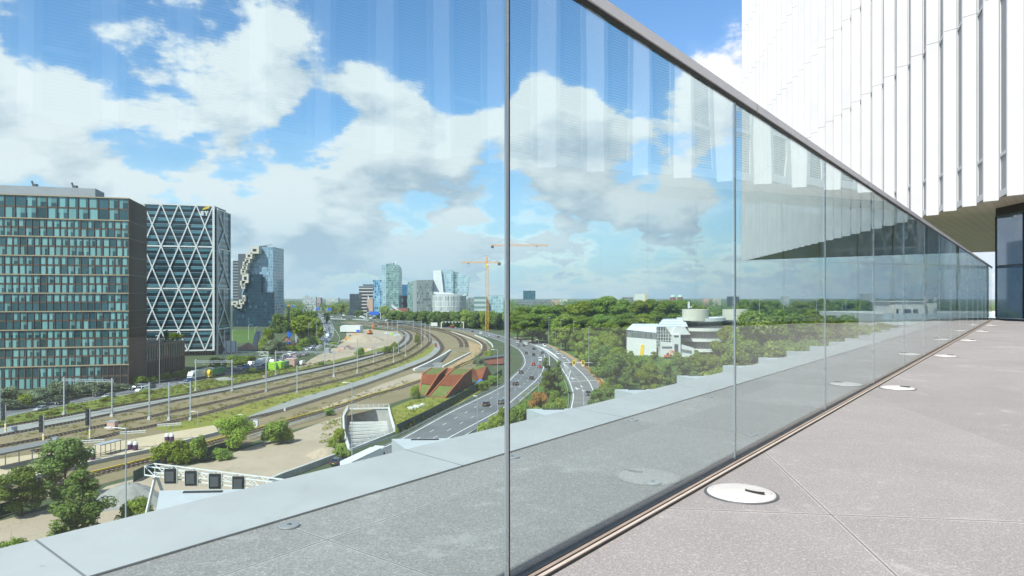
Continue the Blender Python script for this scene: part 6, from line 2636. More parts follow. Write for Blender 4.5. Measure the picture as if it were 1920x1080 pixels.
# red buffer on the metro track
mb = MB()
p = P(817, 651)
mb.box((p.x, p.y, 1.5), (1.6, .6, 3.0))
mb.box((p.x, p.y - .4, 1.6), (2.4, .3, .5))
tag(mb.build('buffer_stop', M['brick']), 'rust red buffer stop beside the inner metro curve', 'buffer stop')
# station canopies and platforms far behind
for i, (x0, x1, y, Y, lab) in enumerate(((620, 642, 593, 1000, 'leftmost dark grey station canopy before the towers'), (664, 692, 600, 900, 'long dark station canopy with white edge in the middle of the far station'), (697, 725, 601, 880, 'pale edged station canopy right of the long dark one'),
                                         (618, 648, 599, 930, 'low grey station canopy in front of the leftmost one'), (646, 668, 593, 1050, 'small grey station canopy behind the tent'), (732, 770, 600.5, 900, 'thin pale station canopy at the right end of the far station'))):
    a, c = PY(x0, y, Y), PY(x1, y + 2.5, Y - 30)
    t = thing('station_canopy', lab, 'canopy', (a.x, a.y, 0))
    mb = MB()
    mb.bar((a.x, a.y, 5.2), (c.x, c.y, 5.2), 7, .8)
    mb.build('roof', M['roofgrey'] if i % 2 else M['darksteel'], t)
    mb = MB()
    mb.bar((a.x, a.y - 3.6, 5.3), (c.x, c.y - 3.6, 5.3), .3, 1.0)
    mb.build('fascia', M['offwhite'], t)
    mb = MB()
    for k in range(5):
        p = a.lerp(c, .1 + .2 * k)
        mb.box((p.x, p.y, 2.5), (.5, .5, 5))
    mb.build('post_row', M['steel'], t)

# ------------------------------------------------------------------ vehicles: one mesh set per body kind, copied and repainted
M['carglass'] = plain('car_glass', (.012, .016, .02), .06, 0, var=.05, spec=.8)
M['headlight'] = plain('headlight_glass', (.75, .77, .78), .15)
M['taillight'] = plain('taillight_red', (.42, .012, .01), .25)
M['plate'] = plain('yellow_plate', (.75, .55, .05), .5)
M['alloy'] = plain('wheel_alloy', (.45, .46, .47), .3, .7)
PAINT = {
    'black': (.012, .013, .015), 'dark grey': (.05, .054, .06), 'grey': (.20, .21, .22), 'silver': (.48, .50, .51), 'white': (.74, .75, .75), 'blue': (.03, .13, .40),
    'red': (.50, .02, .015), 'light blue': (.16, .42, .55), 'dark red': (.16, .02, .02), 'yellow': (.80, .52, .03), 'green': (.02, .24, .10), 'teal': (.05, .42, .33),
}
PM = {k: plain('car_paint_' + k.replace(' ', '_'), v, .28, .1, var=.04, coat=.8) for k, v in PAINT.items()}


def loop(y, hw, z0, z1, r=.12):
    return [(-hw + r, y, z0), (hw - r, y, z0), (hw, y, z0 + r), (hw, y, z1 - r), (hw - r, y, z1), (-hw + r, y, z1), (-hw, y, z1 - r), (-hw, y, z0 + r)]


def car_proto(kind):
    L, Wd, H = {'car': (4.3, 1.78, 1.46), 'estate': (4.7, 1.82, 1.50), 'van': (5.2, 1.98, 2.25)}[kind]
    hl_, hw = L / 2, Wd / 2
    t = thing('parked_proto', 'x', 'car')
    mb = MB()
    if kind == 'van':
        mb.loft([loop(-hl_, hw * .93, .35, 1.9), loop(-hl_ + .12, hw, .28, 2.2), loop(hl_ * .45, hw, .28, 2.2), loop(hl_ * .62, hw, .28, 1.35), loop(hl_ * .92, hw * .96, .28, 1.1), loop(hl_, hw * .88, .35, .85)])
    else:
        mb.loft([loop(-hl_, hw * .88, .40, .88), loop(-hl_ + .14, hw * .97, .28, .98), loop(-hl_ * .4, hw, .24, .97), loop(hl_ * .35, hw, .24, .95), loop(hl_ * .8, hw * .96, .26, .82), loop(hl_ - .06, hw * .86, .32, .68)])
    mb.build('body', PM['grey'], t, world=False, smooth=False)
    mb = MB()
    if kind == 'van':
        a = [(-hw * .88, hl_ * .46, 1.45), (hw * .88, hl_ * .46, 1.45), (hw * .80, hl_ * .44, 2.12), (-hw * .80, hl_ * .44, 2.12)]
        c = [(-hw * .9, hl_ * .645, 1.36), (hw * .9, hl_ * .645, 1.36), (hw * .82, hl_ * .475, 2.14), (-hw * .82, hl_ * .475, 2.14)]
        mb.loft([a, c])
        for s in (-1, 1):
            mb.box((s * hw * 1.0, hl_ * .28, 1.65), (.03, 1.0, .55))
        mb.box((0, -hl_ + .02, 1.65), (1.5, .06, .5))
        mb.build('windows', M['carglass'], t, world=False)
    else:
        y0, y1, yr0, yr1 = (-hl_ * .82, hl_ * .42, -hl_ * .58, hl_ * .10) if kind == 'car' else (-hl_ * .95, hl_ * .40, -hl_ * .84, hl_ * .10)
        base, top = .94, H
        secs = [[(-hw * .93, y0, base), (hw * .93, y0, base), (hw * .93, y1, base), (-hw * .93, y1, base)], [(-hw * .74, yr0, top - .06), (hw * .74, yr0, top - .06), (hw * .74, yr1, top - .06), (-hw * .74, yr1, top - .06)]]
        mb.loft(secs)
        mb.build('windows', M['carglass'], t, world=False)
        mb = MB()
        mb.box((0, (yr0 + yr1) / 2, top - .035), (hw * 1.5, (yr1 - yr0) * 1.02, .07), taper=.9)
        for s in (-1, 1):
            mb.bar((s * hw * .92, y1, base), (s * hw * .74, yr1, top - .05), .07, .07)
            mb.bar((s * hw * .92, y0, base), (s * hw * .74, yr0, top - .05), .10, .10)
            mb.bar((s * hw * .945, (y0 + y1) / 2, base), (s * hw * .755, (yr0 + yr1) / 2, top - .05), .05, .09)
        mb.build('roof', PM['grey'], t, world=False)
    for sx_ in (-1, 1):
        for sy_ in (-1, 1):
            mb = MB()
            x, y = sx_ * (hw - .10), sy_ * hl_ * .62
            mb.tube((x - .11 * sx_, y, .32), (x + .115 * sx_, y, .32), .32, 14)
            w = mb.build('wheel', M['rubber'], t, world=False)
            mb = MB()
            mb.tube((x + .116 * sx_, y, .32), (x + .13 * sx_, y, .32), .19, 10)
            mb.build('rim', M['alloy'], w, world=False)
    zl = .72 if kind != 'van' else .9
    for s in (-1, 1):
        mb = MB()
        mb.box((s * hw * .66, hl_ * .97, zl - .06), (.40, .16, .15))
        mb.build('headlight', M['headlight'], t, world=False)
        mb = MB()
        mb.box((s * hw * .74, -hl_ * .985, zl + .08), (.30, .10, .18))
        mb.build('taillight', M['taillight'], t, world=False)
    mb = MB()
    mb.box((0, -hl_ - .005, .62), (.52, .03, .12))
    mb.build('number_plate', M['plate'], t, world=False)
    return t


PROTO = {k: car_proto(k) for k in ('car', 'estate', 'van')}
CARMESH = {}
NAMEK = {'car': 'car', 'estate': 'estate_car', 'van': 'delivery_van'}


def painted(me, col):
    key = (me.name, col)
    if key not in CARMESH:
        m2 = me.copy()
        m2.materials[0] = PM[col]
        CARMESH[key] = m2
    return CARMESH[key]


def heading(line, p, rev=False):
    best, bd = 0, 1e18
    for i in range(len(line) - 1):
        d = (line[i].x - p.x) ** 2 + (line[i].y - p.y) ** 2
        if d < bd:
            best, bd = i, d
    i = min(max(best, 1), len(line) - 2)
    t = line[i + 1] - line[i - 1]
    a = math.atan2(t.y, t.x) - math.pi / 2
    return a + (math.pi if rev else 0)


def car(kind, col, px, py, line, rev, label, group):
    p = P(px, py)
    t = copy_thing(PROTO[kind], (p.x, p.y, .08), heading(line, p, rev), label, group)
    t.name = NAMEK[kind]
    t['category'] = 'van' if kind == 'van' else 'car'
    for c in kids(t):
        if c.name.split('.')[0] in ('body', 'roof'):
            c.data = painted(c.data, col)
    return t


hw_mid = [a.lerp(c, .5) for a, c in zip(hl, hr)]
G1 = 'cars on the motorway'
CARS = [
    ('car', 'black', 912, 761, hw_mid, 0, 'black car on the motorway just left of the middle glass post'),
    ('estate', 'dark grey', 940, 757, hw_mid, 0, 'dark car half hidden behind the middle glass post'),
    ('estate', 'black', 967, 722, hw_mid, 0, 'black estate car right of the middle glass post, nearest on its road'),
    ('car', 'black', 997, 711, hw_mid, 0, 'black car with pale rear beside the right solid motorway line'),
    ('car', 'dark grey', 977, 700, hw_mid, 0, 'dark grey car beside the left motorway edge line'),
    ('car', 'red', 1000.5, 685, hw_mid, 0, 'bright red car in the middle of the motorway'),
    ('car', 'red', 1011, 690, hw_mid, 0, 'red car partly behind the median lamp mast and tree'),
    ('van', 'white', 1013, 677, hw_mid, 0, 'white van beside the median tree on the motorway'),
    ('car', 'black', 1000.5, 667, hw_mid, 0, 'black car above the bright red one'),
    ('car', 'dark grey', 987, 664, hw_mid, 0, 'dark car in the left lane above the red one'),
    ('car', 'black', 1001, 656, hw_mid, 0, 'black car in the right lane before the motorway bends'),
    ('car', 'dark grey', 1017, 663.5, hw_mid, 0, 'dark car leaving the motorway beside the white gore'),
    ('van', 'white', 985.5, 647, hw_mid, 0, 'white van in the motorway bend'),
    ('car', 'grey', 973, 650, hw_mid, 0, 'grey car left of the white van in the bend'),
    ('car', 'black', 982, 649.5, hw_mid, 0, 'black car just before the white van in the bend'),
    ('car', 'white', 970.5, 643.5, hw_mid, 0, 'white car behind another in the motorway bend'),
    ('car', 'black', 976, 641.5, hw_mid, 0, 'dark car farthest round the motorway bend'),
    ('van', 'white', 1021, 650.5, rpL, 1, 'white van first on the exit ramp'),
    ('car', 'light blue', 1032.5, 656.5, rpL, 1, 'light blue car on the exit ramp behind the white van'),
    ('car', 'white', 1046, 665, rpL, 1, 'white car on the ramp, farther of two'),
    ('estate', 'white', 1057, 672.5, rpL, 1, 'white estate car on the ramp, nearer of two'),
    ('car', 'dark red', 1071, 685, rpL, 1, 'dark car under the yellow ramp signals'),
    ('car', 'black', 1103, 741, rpL, 1, 'black car stopped low on the ramp by the bushes'),
    ('car', 'black', 985, 637.5, rpL, 1, 'dark car on the ramp lane at its far start'),
    ('car', 'dark grey', 634, 871, hw_mid, 0, 'dark car beside the white lorry close under the coping'),
]
for k, c, x, y, l, rv, lab in CARS:
    car(k, c, x, y, l, rv, lab, G1 if l is hw_mid else 'cars on the exit ramp')
GL = 'cars on the office road'
for k, c, x, y, rv, lab in (
        ('car', 'silver', 77, 770, 1, 'silver car by the yellow flowering bush on the office road'), ('car', 'black', 117, 758.5, 1, 'black car with red plate area left of the nearest portal post'), ('car', 'black', 186, 743, 1, 'black car before the willow bushes'),
        ('estate', 'silver', 204, 745.5, 1, 'silver grey car beside the black one near the portal'), ('estate', 'black', 253, 731, 1, 'black estate car behind the white one by the catenary posts'), ('van', 'white', 266, 735, 1, 'white van half hidden by the verge bushes'),
        ('car', 'dark grey', 283, 727.5, 1, 'dark grey car just right of the white van on the office road'), ('car', 'blue', 354, 715.5, 1, 'bright blue car in front of the white truck'), ('car', 'dark grey', 450, 692, 1, 'dark car following the green truck under the gantry'),
        ('car', 'white', 441, 694.5, 1, 'pale car just behind the green truck'), ('car', 'white', 512, 679.5, 1, 'white car right of the white gantry leg'), ('car', 'dark grey', 522, 676.5, 1, 'dark car between the containers and the queue'),
        ('van', 'silver', 535, 671, 1, 'silver van in the queue above the lime containers'), ('car', 'red', 549, 668.5, 1, 'red car in the queue above the pink cabin'), ('car', 'dark red', 560, 669.5, 1, 'dark red car beside the red one'),
        ('van', 'white', 565, 684.5, 1, 'white pickup parked on the site track'), ('car', 'dark grey', 576, 664, 1, 'dark car last in the near queue by the sandy site'), ('car', 'silver', 506, 676, 1, 'silver car close to the gantry leg, behind the white car')):
    car(k, c, x, y, roadL, rv, lab, GL)
qc = ['white', 'white', 'silver', 'grey', 'white', 'dark grey', 'silver', 'black', 'white', 'blue']
GQ = 'cars queueing on the far road'
r_ = random.Random(21)
cand = []
far = [p for p in roadL if 318 < p.y < 760]
ds = 0.0
for lane in (-3.6, 0.0, 3.6):
    l = offset_line(far, lane)
    pos = r_.uniform(0, 6)
    dist = 0.0
    for i in range(len(l) - 1):
        L = (l[i + 1] - l[i]).length
        while pos < dist + L:
            cand.append((l[i].lerp(l[i + 1], (pos - dist) / L), lane))
            pos += r_.uniform(8, 17) * (1 if l[i].y < 600 else 1.5)
        dist += L
for i, (p, lane) in enumerate(cand):
    col = qc[r_.randrange(len(qc))]
    k = 'van' if r_.random() < .16 else ('estate' if r_.random() < .4 else 'car')
    t = copy_thing(PROTO[k], (p.x, p.y, .08), heading(roadL, p, True), '%s %s in the dense traffic queue left of the construction site' % (col, NAMEK[k].replace('_', ' ')), GQ + ', ' + col + ' ' + NAMEK[k].replace('_', ' '))
    t.name = NAMEK[k]
    t['category'] = 'van' if k == 'van' else 'car'
    for c in kids(t):
        if c.name.split('.')[0] in ('body', 'roof'):
            c.data = painted(c.data, col)
# cars on the motorway beyond the tree row
for i, (x, y, c, lab) in enumerate(((886, 622.5, 'black', 'dark car on the far motorway, left of three by the tree row'), (901, 627, 'white', 'white car on the far motorway before the tree row'), (917, 630, 'white', 'white car on the far motorway, third by the tree row'), (925, 632, 'silver', 'silver car on the far motorway nearest the glass post'),
                                    (934, 633, 'dark red', 'dark red car on the far motorway nearest the glass post'), (855, 616, 'silver', 'silver car on the far motorway under the far gantry'), (846, 614.5, 'red', 'red car on the far motorway under the far gantry'), (810, 611, 'white', 'white car on the far motorway left of the far gantry'))):
    car('van' if i in (1, 6) else 'estate', c, x, y, hw_mid, 0, lab, 'cars on the far motorway')
# distant traffic and parked cars before the towers: specks
spec = MB()
for px0, px1, y0, y1, n in ((545, 640, 577, 586, 46), (600, 720, 584, 600, 60), (690, 800, 597, 607, 36)):
    for i in range(n):
        x, y = r_.uniform(px0, px1), r_.uniform(y0, y1)
        p = P(x, y)
        c = r_.choice(['white', 'silver', 'dark grey', 'grey', 'black', 'white'])
        k = r_.choice(['car', 'estate', 'van'])
        me = [c_ for c_ in kids(PROTO[k]) if c_.name.split('.')[0] == 'body'][0].data
        o = bpy.data.objects.new(NAMEK[k], painted(me, c))
        COL.objects.link(o)
        o.location = (p.x, p.y, .1)
        o.rotation_euler = (0, 0, r_.choice([1.1, 1.3, 1.45, -1.8]))
        tag(o, 'tiny distant %s %s on the roads before the far towers' % (c, NAMEK[k].replace('_', ' ')), 'van' if k == 'van' else 'car', 'distant ' + c + ' ' + NAMEK[k].replace('_', ' ') + 's before the towers')


def truck(label, px, py, line, rev, cab, box, L=13.0, Hb=2.8, patchcol=None):
    p = P(px, py)
    t = thing('truck', label, 'truck', (p.x, p.y, .07), heading(line, p, rev), group='trucks')
    mb = MB()
    mb.loft([loop(0, 1.22, .5, 3.0), loop(.2, 1.25, .4, 3.6), loop(1.5, 1.25, .4, 3.75, .2), loop(2.1, 1.25, .4, 2.6, .2), loop(2.3, 1.2, .45, 1.9)])
    mb.build('cab', PM[cab], t, world=False)
    mb = MB()
    mb.loft([[(-1.12, 2.14, 1.75), (1.12, 2.14, 1.75), (1.05, 1.62, 2.95), (-1.05, 1.62, 2.95)], [(-1.12, 2.36, 1.7), (1.12, 2.36, 1.7), (1.05, 1.86, 2.9), (-1.05, 1.86, 2.9)]])
    for s in (-1, 1):
        mb.box((s * 1.255, 1.1, 2.2), (.03, .8, .75))
    mb.build('windscreen', M['carglass'], t, world=False)
    mb = MB()
    mb.box((0, -L / 2 - .2, 1.15 + Hb / 2), (2.5, L, Hb))
    tr2 = mb.build('trailer', PM[box], t, world=False)
    mb = MB()
    mb.box((0, -L / 2 - .2, 1.0), (2.3, L * .98, .26))
    mb.build('chassis', M['darksteel'], t, world=False)
    for y in (1.2, -.9, -L + 1.0, -L + 2.3, -L + 3.6):
        for s in (-1, 1):
            mb = MB()
            mb.tube((s * .85, y, .5), (s * 1.2, y, .5), .5, 14)
            mb.build('wheel', M['rubber'], t, world=False)
    for s in (-1, 1):
        mb = MB()
        mb.box((s * .9, 2.31, .85), (.4, .08, .25))
        mb.build('headlight', M['headlight'], t, world=False)
    if patchcol:
        mb = MB()
        mb.box((1.262, -L * .62, 2.6), (.02, 1.6, 1.3))
        mb.build('side_mark', M[patchcol], tr2, world=False)
    return t


truck('white articulated truck with a grey trailer beside the brown annex', 362, 713, roadL, 1, 'white', 'silver', 13, 2.9, 'red')
truck('yellow cab truck with a dark green trailer', 393.5, 708.5, roadL, 1, 'yellow', 'green', 10, 2.7)
truck('white truck heading the queue behind the gantry leg', 487, 687, roadL, 1, 'white', 'white', 9, 2.7)
truck('teal box truck in the distant queue', 614, 634, roadL, 1, 'white', 'teal', 8, 2.8)
truck('long white lorry on the motorway close under the coping', 706, 872, hw_mid, 0, 'white', 'white', 13, 2.6)
# prototypes stay in the queue as real cars
for i, (k, p, lab) in enumerate((('car', P(583, 661), 'grey hatchback first in the near queue beside the sandy site'), ('estate', P(588, 657), 'grey estate car second in the near queue beside the sandy site'), ('van', P(571, 667), 'grey van third in the near queue beside the sandy site'))):
    t = PROTO[k]
    t.location = (p.x, p.y, .08)
    t.rotation_euler = (0, 0, heading(roadL, p, True))
    t.name = NAMEK[k]
    t['label'] = lab
    t['category'] = 'van' if k == 'van' else 'car'
    t['group'] = GL

# ------------------------------------------------------------------ trees and bushes
def crown_mesh(name, blobs, n, leaf, mat, seed, flat=.55, droop=0.0):
    """many small leaf faces spread through clump volumes; every clump and leaf has its own tone"""
    g = np.random.default_rng(seed)
    bl = np.array(blobs, dtype=float)            # x, y, z, rx, rz
    w = bl[:, 3] ** 2 * (bl[:, 4] / bl[:, 3])
    idx = g.choice(len(bl), size=n, p=w / w.sum())
    d = g.normal(size=(n, 3))
    d /= np.linalg.norm(d, axis=1)[:, None]
    rad = 1 - np.abs(g.normal(0, .22, size=n))
    rad = np.clip(rad, .15, 1.0) * (1 + g.normal(0, .06, size=n))
    c = bl[idx]
    pos = c[:, :3] + d * rad[:, None] * np.stack([c[:, 3], c[:, 3], c[:, 4]], 1)
    if droop:
        pos[:, 2] -= droop * np.hypot(pos[:, 0], pos[:, 1]) * g.random(n)
    nrm = d * .8 + g.normal(0, .42, size=(n, 3))
    nrm[:, 2] += .45
    nrm /= np.linalg.norm(nrm, axis=1)[:, None]
    a = np.cross(nrm, g.normal(size=(n, 3)))
    a /= np.linalg.norm(a, axis=1)[:, None]
    b2 = np.cross(nrm, a)
    s = leaf * g.uniform(.55, 1.35, size=n)
    a *= s[:, None]
    b2 *= (s * flat)[:, None]
    v = np.empty((n, 4, 3))
    v[:, 0] = pos - a
    v[:, 1] = pos - b2
    v[:, 2] = pos + a
    v[:, 3] = pos + b2
    tone = g.uniform(.15, .75, size=len(bl))[idx] * .6 + g.uniform(0, .55, size=n)
    tone = np.clip(tone, 0, 1)
    me = bpy.data.meshes.new(name)
    me.vertices.add(n * 4)
    me.vertices.foreach_set('co', v.reshape(-1))
    me.loops.add(n * 4)
    me.loops.foreach_set('vertex_index', np.arange(n * 4, dtype=np.int32))
    me.polygons.add(n)
    me.polygons.foreach_set('loop_start', np.arange(0, n * 4, 4, dtype=np.int32))
    at = me.attributes.new('rnd', 'FLOAT', 'FACE')
    at.data.foreach_set('value', tone.astype(np.float32))
    me.materials.append(mat)
    me.update(calc_edges=True)
    return me


def trunk_mesh(name, H, r, seed, limbs=7, spread=.35):
    q = random.Random(seed)
    mb = MB()
    pts = [Vector((0, 0, -.2))]
    for k in range(1, 6):
        pts.append(Vector((q.uniform(-.05, .05) * H * .4, q.uniform(-.05, .05) * H * .4, H * .78 * k / 5)))
    for k in range(5):
        mb.tube(pts[k], pts[k + 1], r * (1 - k * .17), 8, r2=r * (1 - (k + 1) * .17), caps=False)
    for k in range(limbs):
        f_ = q.uniform(.3, .85)
        p = pts[0].lerp(pts[-1], f_)
        an = 2 * math.pi * k / limbs + q.uniform(-.4, .4)
        L = H * spread * q.uniform(.6, 1.1)
        m2 = p + Vector((math.cos(an) * L * .55, math.sin(an) * L * .55, L * .35))
        e = m2 + Vector((math.cos(an) * L * .4, math.sin(an) * L * .4, L * .45))
        mb.tube(p, m2, r * .42, 6, r2=r * .28, caps=False)
        mb.tube(m2, e, r * .28, 6, r2=r * .08, caps=False)
    return mb.mesh(name, M['bark'])


TREES = {}


def tree_kind(key, H, Rr, n, leaf, mat, seed, shape='round', trunk=.25, variants=3, nb_=26):
    """a few different individuals of a kind: trunk height share, crown radius Rr, total height H"""
    lst = []
    for vi in range(variants):
        q = random.Random(seed * 31 + vi)
        blobs = []
        for k in range(nb_):
            if shape == 'round':
                t = q.random()
                z = H * (trunk + (1 - trunk) * (t ** .8))
                prof = math.sin(math.pi * min(1, .12 + .86 * t)) ** .7
                an, rr = q.uniform(0, 6.283), Rr * prof * math.sqrt(q.random()) * .85
                b_ = Rr * q.uniform(.22, .42)
            elif shape == 'column':
                t = q.random()
                z = H * (trunk + (1 - trunk) * t)
                prof = (1 - t * .75) * (.6 + .4 * math.sin(math.pi * t)) + .08
                an, rr = q.uniform(0, 6.283), Rr * prof * math.sqrt(q.random())
                b_ = Rr * q.uniform(.28, .45) * (1.1 - .5 * t)
            else:   # bush
                t = q.random()
                z = H * (.2 + .6 * t)
                an, rr = q.uniform(0, 6.283), Rr * math.sqrt(q.random()) * (1 - .5 * t) * .85
                b_ = Rr * q.uniform(.22, .40)
            bz = b_ * q.uniform(.7, 1.0)
            z = min(z, H - bz * .8)
            blobs.append((rr * math.cos(an), rr * math.sin(an), max(z, bz * .5), b_, bz))
        cm = crown_mesh(key + '_crown', blobs, n, leaf, mat, seed * 7 + vi)
        tm = trunk_mesh(key + '_trunk', H, max(.08, H * .018), seed * 5 + vi, 7 if shape != 'bush' else 9, .33 if shape != 'bush' else .5)
        lst.append((tm, cm))
    TREES[key] = (lst, H, Rr)


tree_kind('broad', 16, 6.0, 9000, .36, M['leaf'], 1, 'round', .16, 4)
tree_kind('broad_light', 13, 5.6, 8000, .34, M['leaf2'], 2, 'round', .12, 4)
tree_kind('dark', 12, 4.6, 9000, .26, M['leafdark'], 3, 'round', .12, 3)
tree_kind('slender', 10, 3.0, 7000, .20, M['leafdark'], 4, 'column', .08, 2, 34)
tree_kind('poplar', 15, 2.9, 6000, .30, M['leafdark'], 5, 'column', .05, 3, 34)
tree_kind('tall', 30, 8.5, 16000, .50, M['leaf'], 6, 'round', .25, 3, 44)
tree_kind('tall_light', 27, 8.0, 14000, .50, M['leaf2'], 16, 'round', .2, 2, 40)
tree_kind('willow_bush', 6, 3.4, 4200, .24, M['willow'], 7, 'bush', 0, 3)
tree_kind('bush', 4.5, 3.2, 4200, .22, M['leaf'], 8, 'bush', 0, 3)
tree_kind('bright', 7, 3.8, 9000, .17, M['brightleaf'], 9, 'round', .12, 1, 30)
tree_kind('light_bush', 4, 3.0, 3600, .22, M['leaf2'], 10, 'bush', 0, 3)
tree_kind('autumn_bush', 4, 3.2, 3600, .22, M['autumn'], 11, 'bush', 0, 1)
tree_kind('far', 15, 8.0, 2600, .75, M['leafdark'], 12, 'round', .08, 4)
tree_kind('far_light', 18, 9.0, 3200, .75, M['leaf2'], 13, 'round', .08, 3)
tr_rng = random.Random(99)


def plant(key, loc, H, label, cat='tree', group=None, wide=1.0, name=None, vi=None):
    lst, h0, r0 = TREES[key]
    tm, cm = lst[tr_rng.randrange(len(lst)) if vi is None else vi]
    t = thing(name or ('bush' if 'bush' in key else 'tree'), label, cat, loc, tr_rng.uniform(0, 6.28), group)
    s = H / h0
    t.scale = (s * wide, s * wide, s)
    for nm, me in (('trunk', tm), ('crown', cm)):
        o = bpy.data.objects.new(nm, me)
        COL.objects.link(o)
        o.parent = t
    return t


def plant_px(key, x, yb, ytop, wpx, label, cat='tree', group=None, vi=None, name=None):
    p = P(x, yb)
    H = HG - (ytop - HY) * p.y / FP
    lst, h0, r0 = TREES[key]
    wide = (wpx / 2 / FP * p.y) / (r0 * H / h0)
    return plant(key, p, H, label, cat, group, wide, name, vi)


# near trees below the terrace
plant_px('dark', 122, 945, 822, 104, 'broad dark green tree beside the platform, largest at lower left')
plant_px('dark', 42, 968, 876, 92, 'dark tree at the left edge, lower than the big one beside it')
plant_px('slender', 153, 1012, 882, 108, 'slender pointed dark tree standing in front of the big one')
plant_px('bush', 258, 985, 930, 70, 'dark bush at the foot of the nearest lamp mast', 'bush')
plant_px('bush', 18, 1062, 1005, 90, 'low bush at the bottom left corner above the coping', 'bush')
plant_px('light_bush', 118, 1040, 1000, 60, 'small light bush below the slender pointed tree', 'bush')
plant_px('bright', 438, 842, 780, 76, 'bright lime green round tree beside the metro track')
plant_px('bush', 516, 832, 785, 62, 'round dark green bush right of the bright lime tree', 'bush')
plant_px('light_bush', 540, 830, 800, 30, 'small yellowish bush at the right side of the round dark bush', 'bush')
for x, yb, yt, w_, lab in ((310, 868, 826, 62, 'left bush of the group below the platform'), (340, 868, 822, 52, 'middle bush of the group below the platform'), (370, 868, 812, 46, 'right and tallest bush of the group below the platform'), (415, 862, 838, 40, 'low bush before the bright lime tree trunk')):
    plant_px('bush', x, yb, yt, w_, lab, 'bush')
plant_px('bush', 616, 779, 764, 26, 'small dark bush on the fence beside the tunnel trough', 'bush')
for x, yb, yt, w_, lab in ((636, 830, 800, 30, 'weedy bush left of the tunnel trough, upper'), (640, 858, 828, 34, 'weedy bush left of the tunnel trough, lower'), (622, 842, 820, 22, 'small weed clump by the small sand heap')):
    plant_px('light_bush', x, yb, yt, w_, lab, 'bush')
plant_px('light_bush', 778, 748, 720, 26, 'fresh green shrub left of the rust red building', 'bush')
plant_px('willow_bush', 898, 690, 665, 30, 'pale grey green bush behind the rust red building', 'bush')
plant_px('light_bush', 915, 676, 655, 22, 'yellowish bush by the lamp left of the glass post', 'bush')
plant_px('bush', 905, 732, 712, 26, 'dark bush at the end of the dark green fence', 'bush')
plant_px('bush', 925, 722, 702, 30, 'dark bush beside the tall lamp mast by the fence', 'bush')
vr = random.Random(8)
for i in range(26):
    x = 746 + i * 7.4 + vr.uniform(-2.5, 2.5)
    y = 815 - (x - 744) * .565
    hgt = vr.uniform(5, 15)
    plant_px('bush' if i % 3 else 'light_bush', x, y + 1, y - hgt, vr.uniform(9, 17), 'shrub growing in the row on the dark green fence', 'bush', 'shrubs on the dark green fence')
# willows before the office block
for i, (x, yb, yt, w_) in enumerate(((8, 768, 722, 66), (45, 766, 735, 40), (75, 760, 722, 50), (108, 752, 712, 50), (128, 748, 716, 36), (150, 744, 712, 42), (172, 741, 710, 40), (192, 738, 711, 36), (212, 735, 714, 34), (232, 731, 718, 30))):
    plant_px('willow_bush' if i != 1 else 'light_bush', x, yb, yt, w_, 'pale grey green willow bush in the row before the brown office block' if i != 1 else 'yellow green bush among the pale willows before the office block', 'bush', 'willow bushes before the office block' if i != 1 else None)
for i, (x, yb, yt, w_) in enumerate(((262, 722, 703, 34), (285, 719, 704, 30), (310, 715, 697, 34), (335, 711, 694, 32), (352, 706, 690, 28))):
    plant_px('bush', x, yb, yt, w_, 'green shrub in the row along the foot of the brown annex', 'bush', 'shrubs along the annex')
for x, yb, yt, w_, lab in ((137, 766, 756, 34, 'low flowering shrub on the verge by the silver car'), (200, 752, 743, 30, 'low shrub on the verge by the portal post'), (275, 738, 729, 28, 'low shrub on the verge before the white van'), (100, 776, 768, 30, 'low yellow flowering shrub at the left of the verge'), (470, 700, 688, 30, 'brownish shrub on the verge by the gantry leg')):
    plant_px('light_bush', x, yb, yt, w_, lab, 'bush')
# roof garden
for dx, dy, h, lab, key in ((2.5, -6, 5.5, 'spiky tall plant on the annex roof', 'slender'), (9, -5, 4.2, 'round shrub on the annex roof, right', 'bush'), (14, -6, 3.2, 'low shrub on the annex roof, far right', 'bush')):
    q = PY(300 + dx * 2.3, 640, 322 + dx)
    plant(key, (q.x, q.y + 3, 14.2), h, lab, 'bush' if key == 'bush' else 'tree')
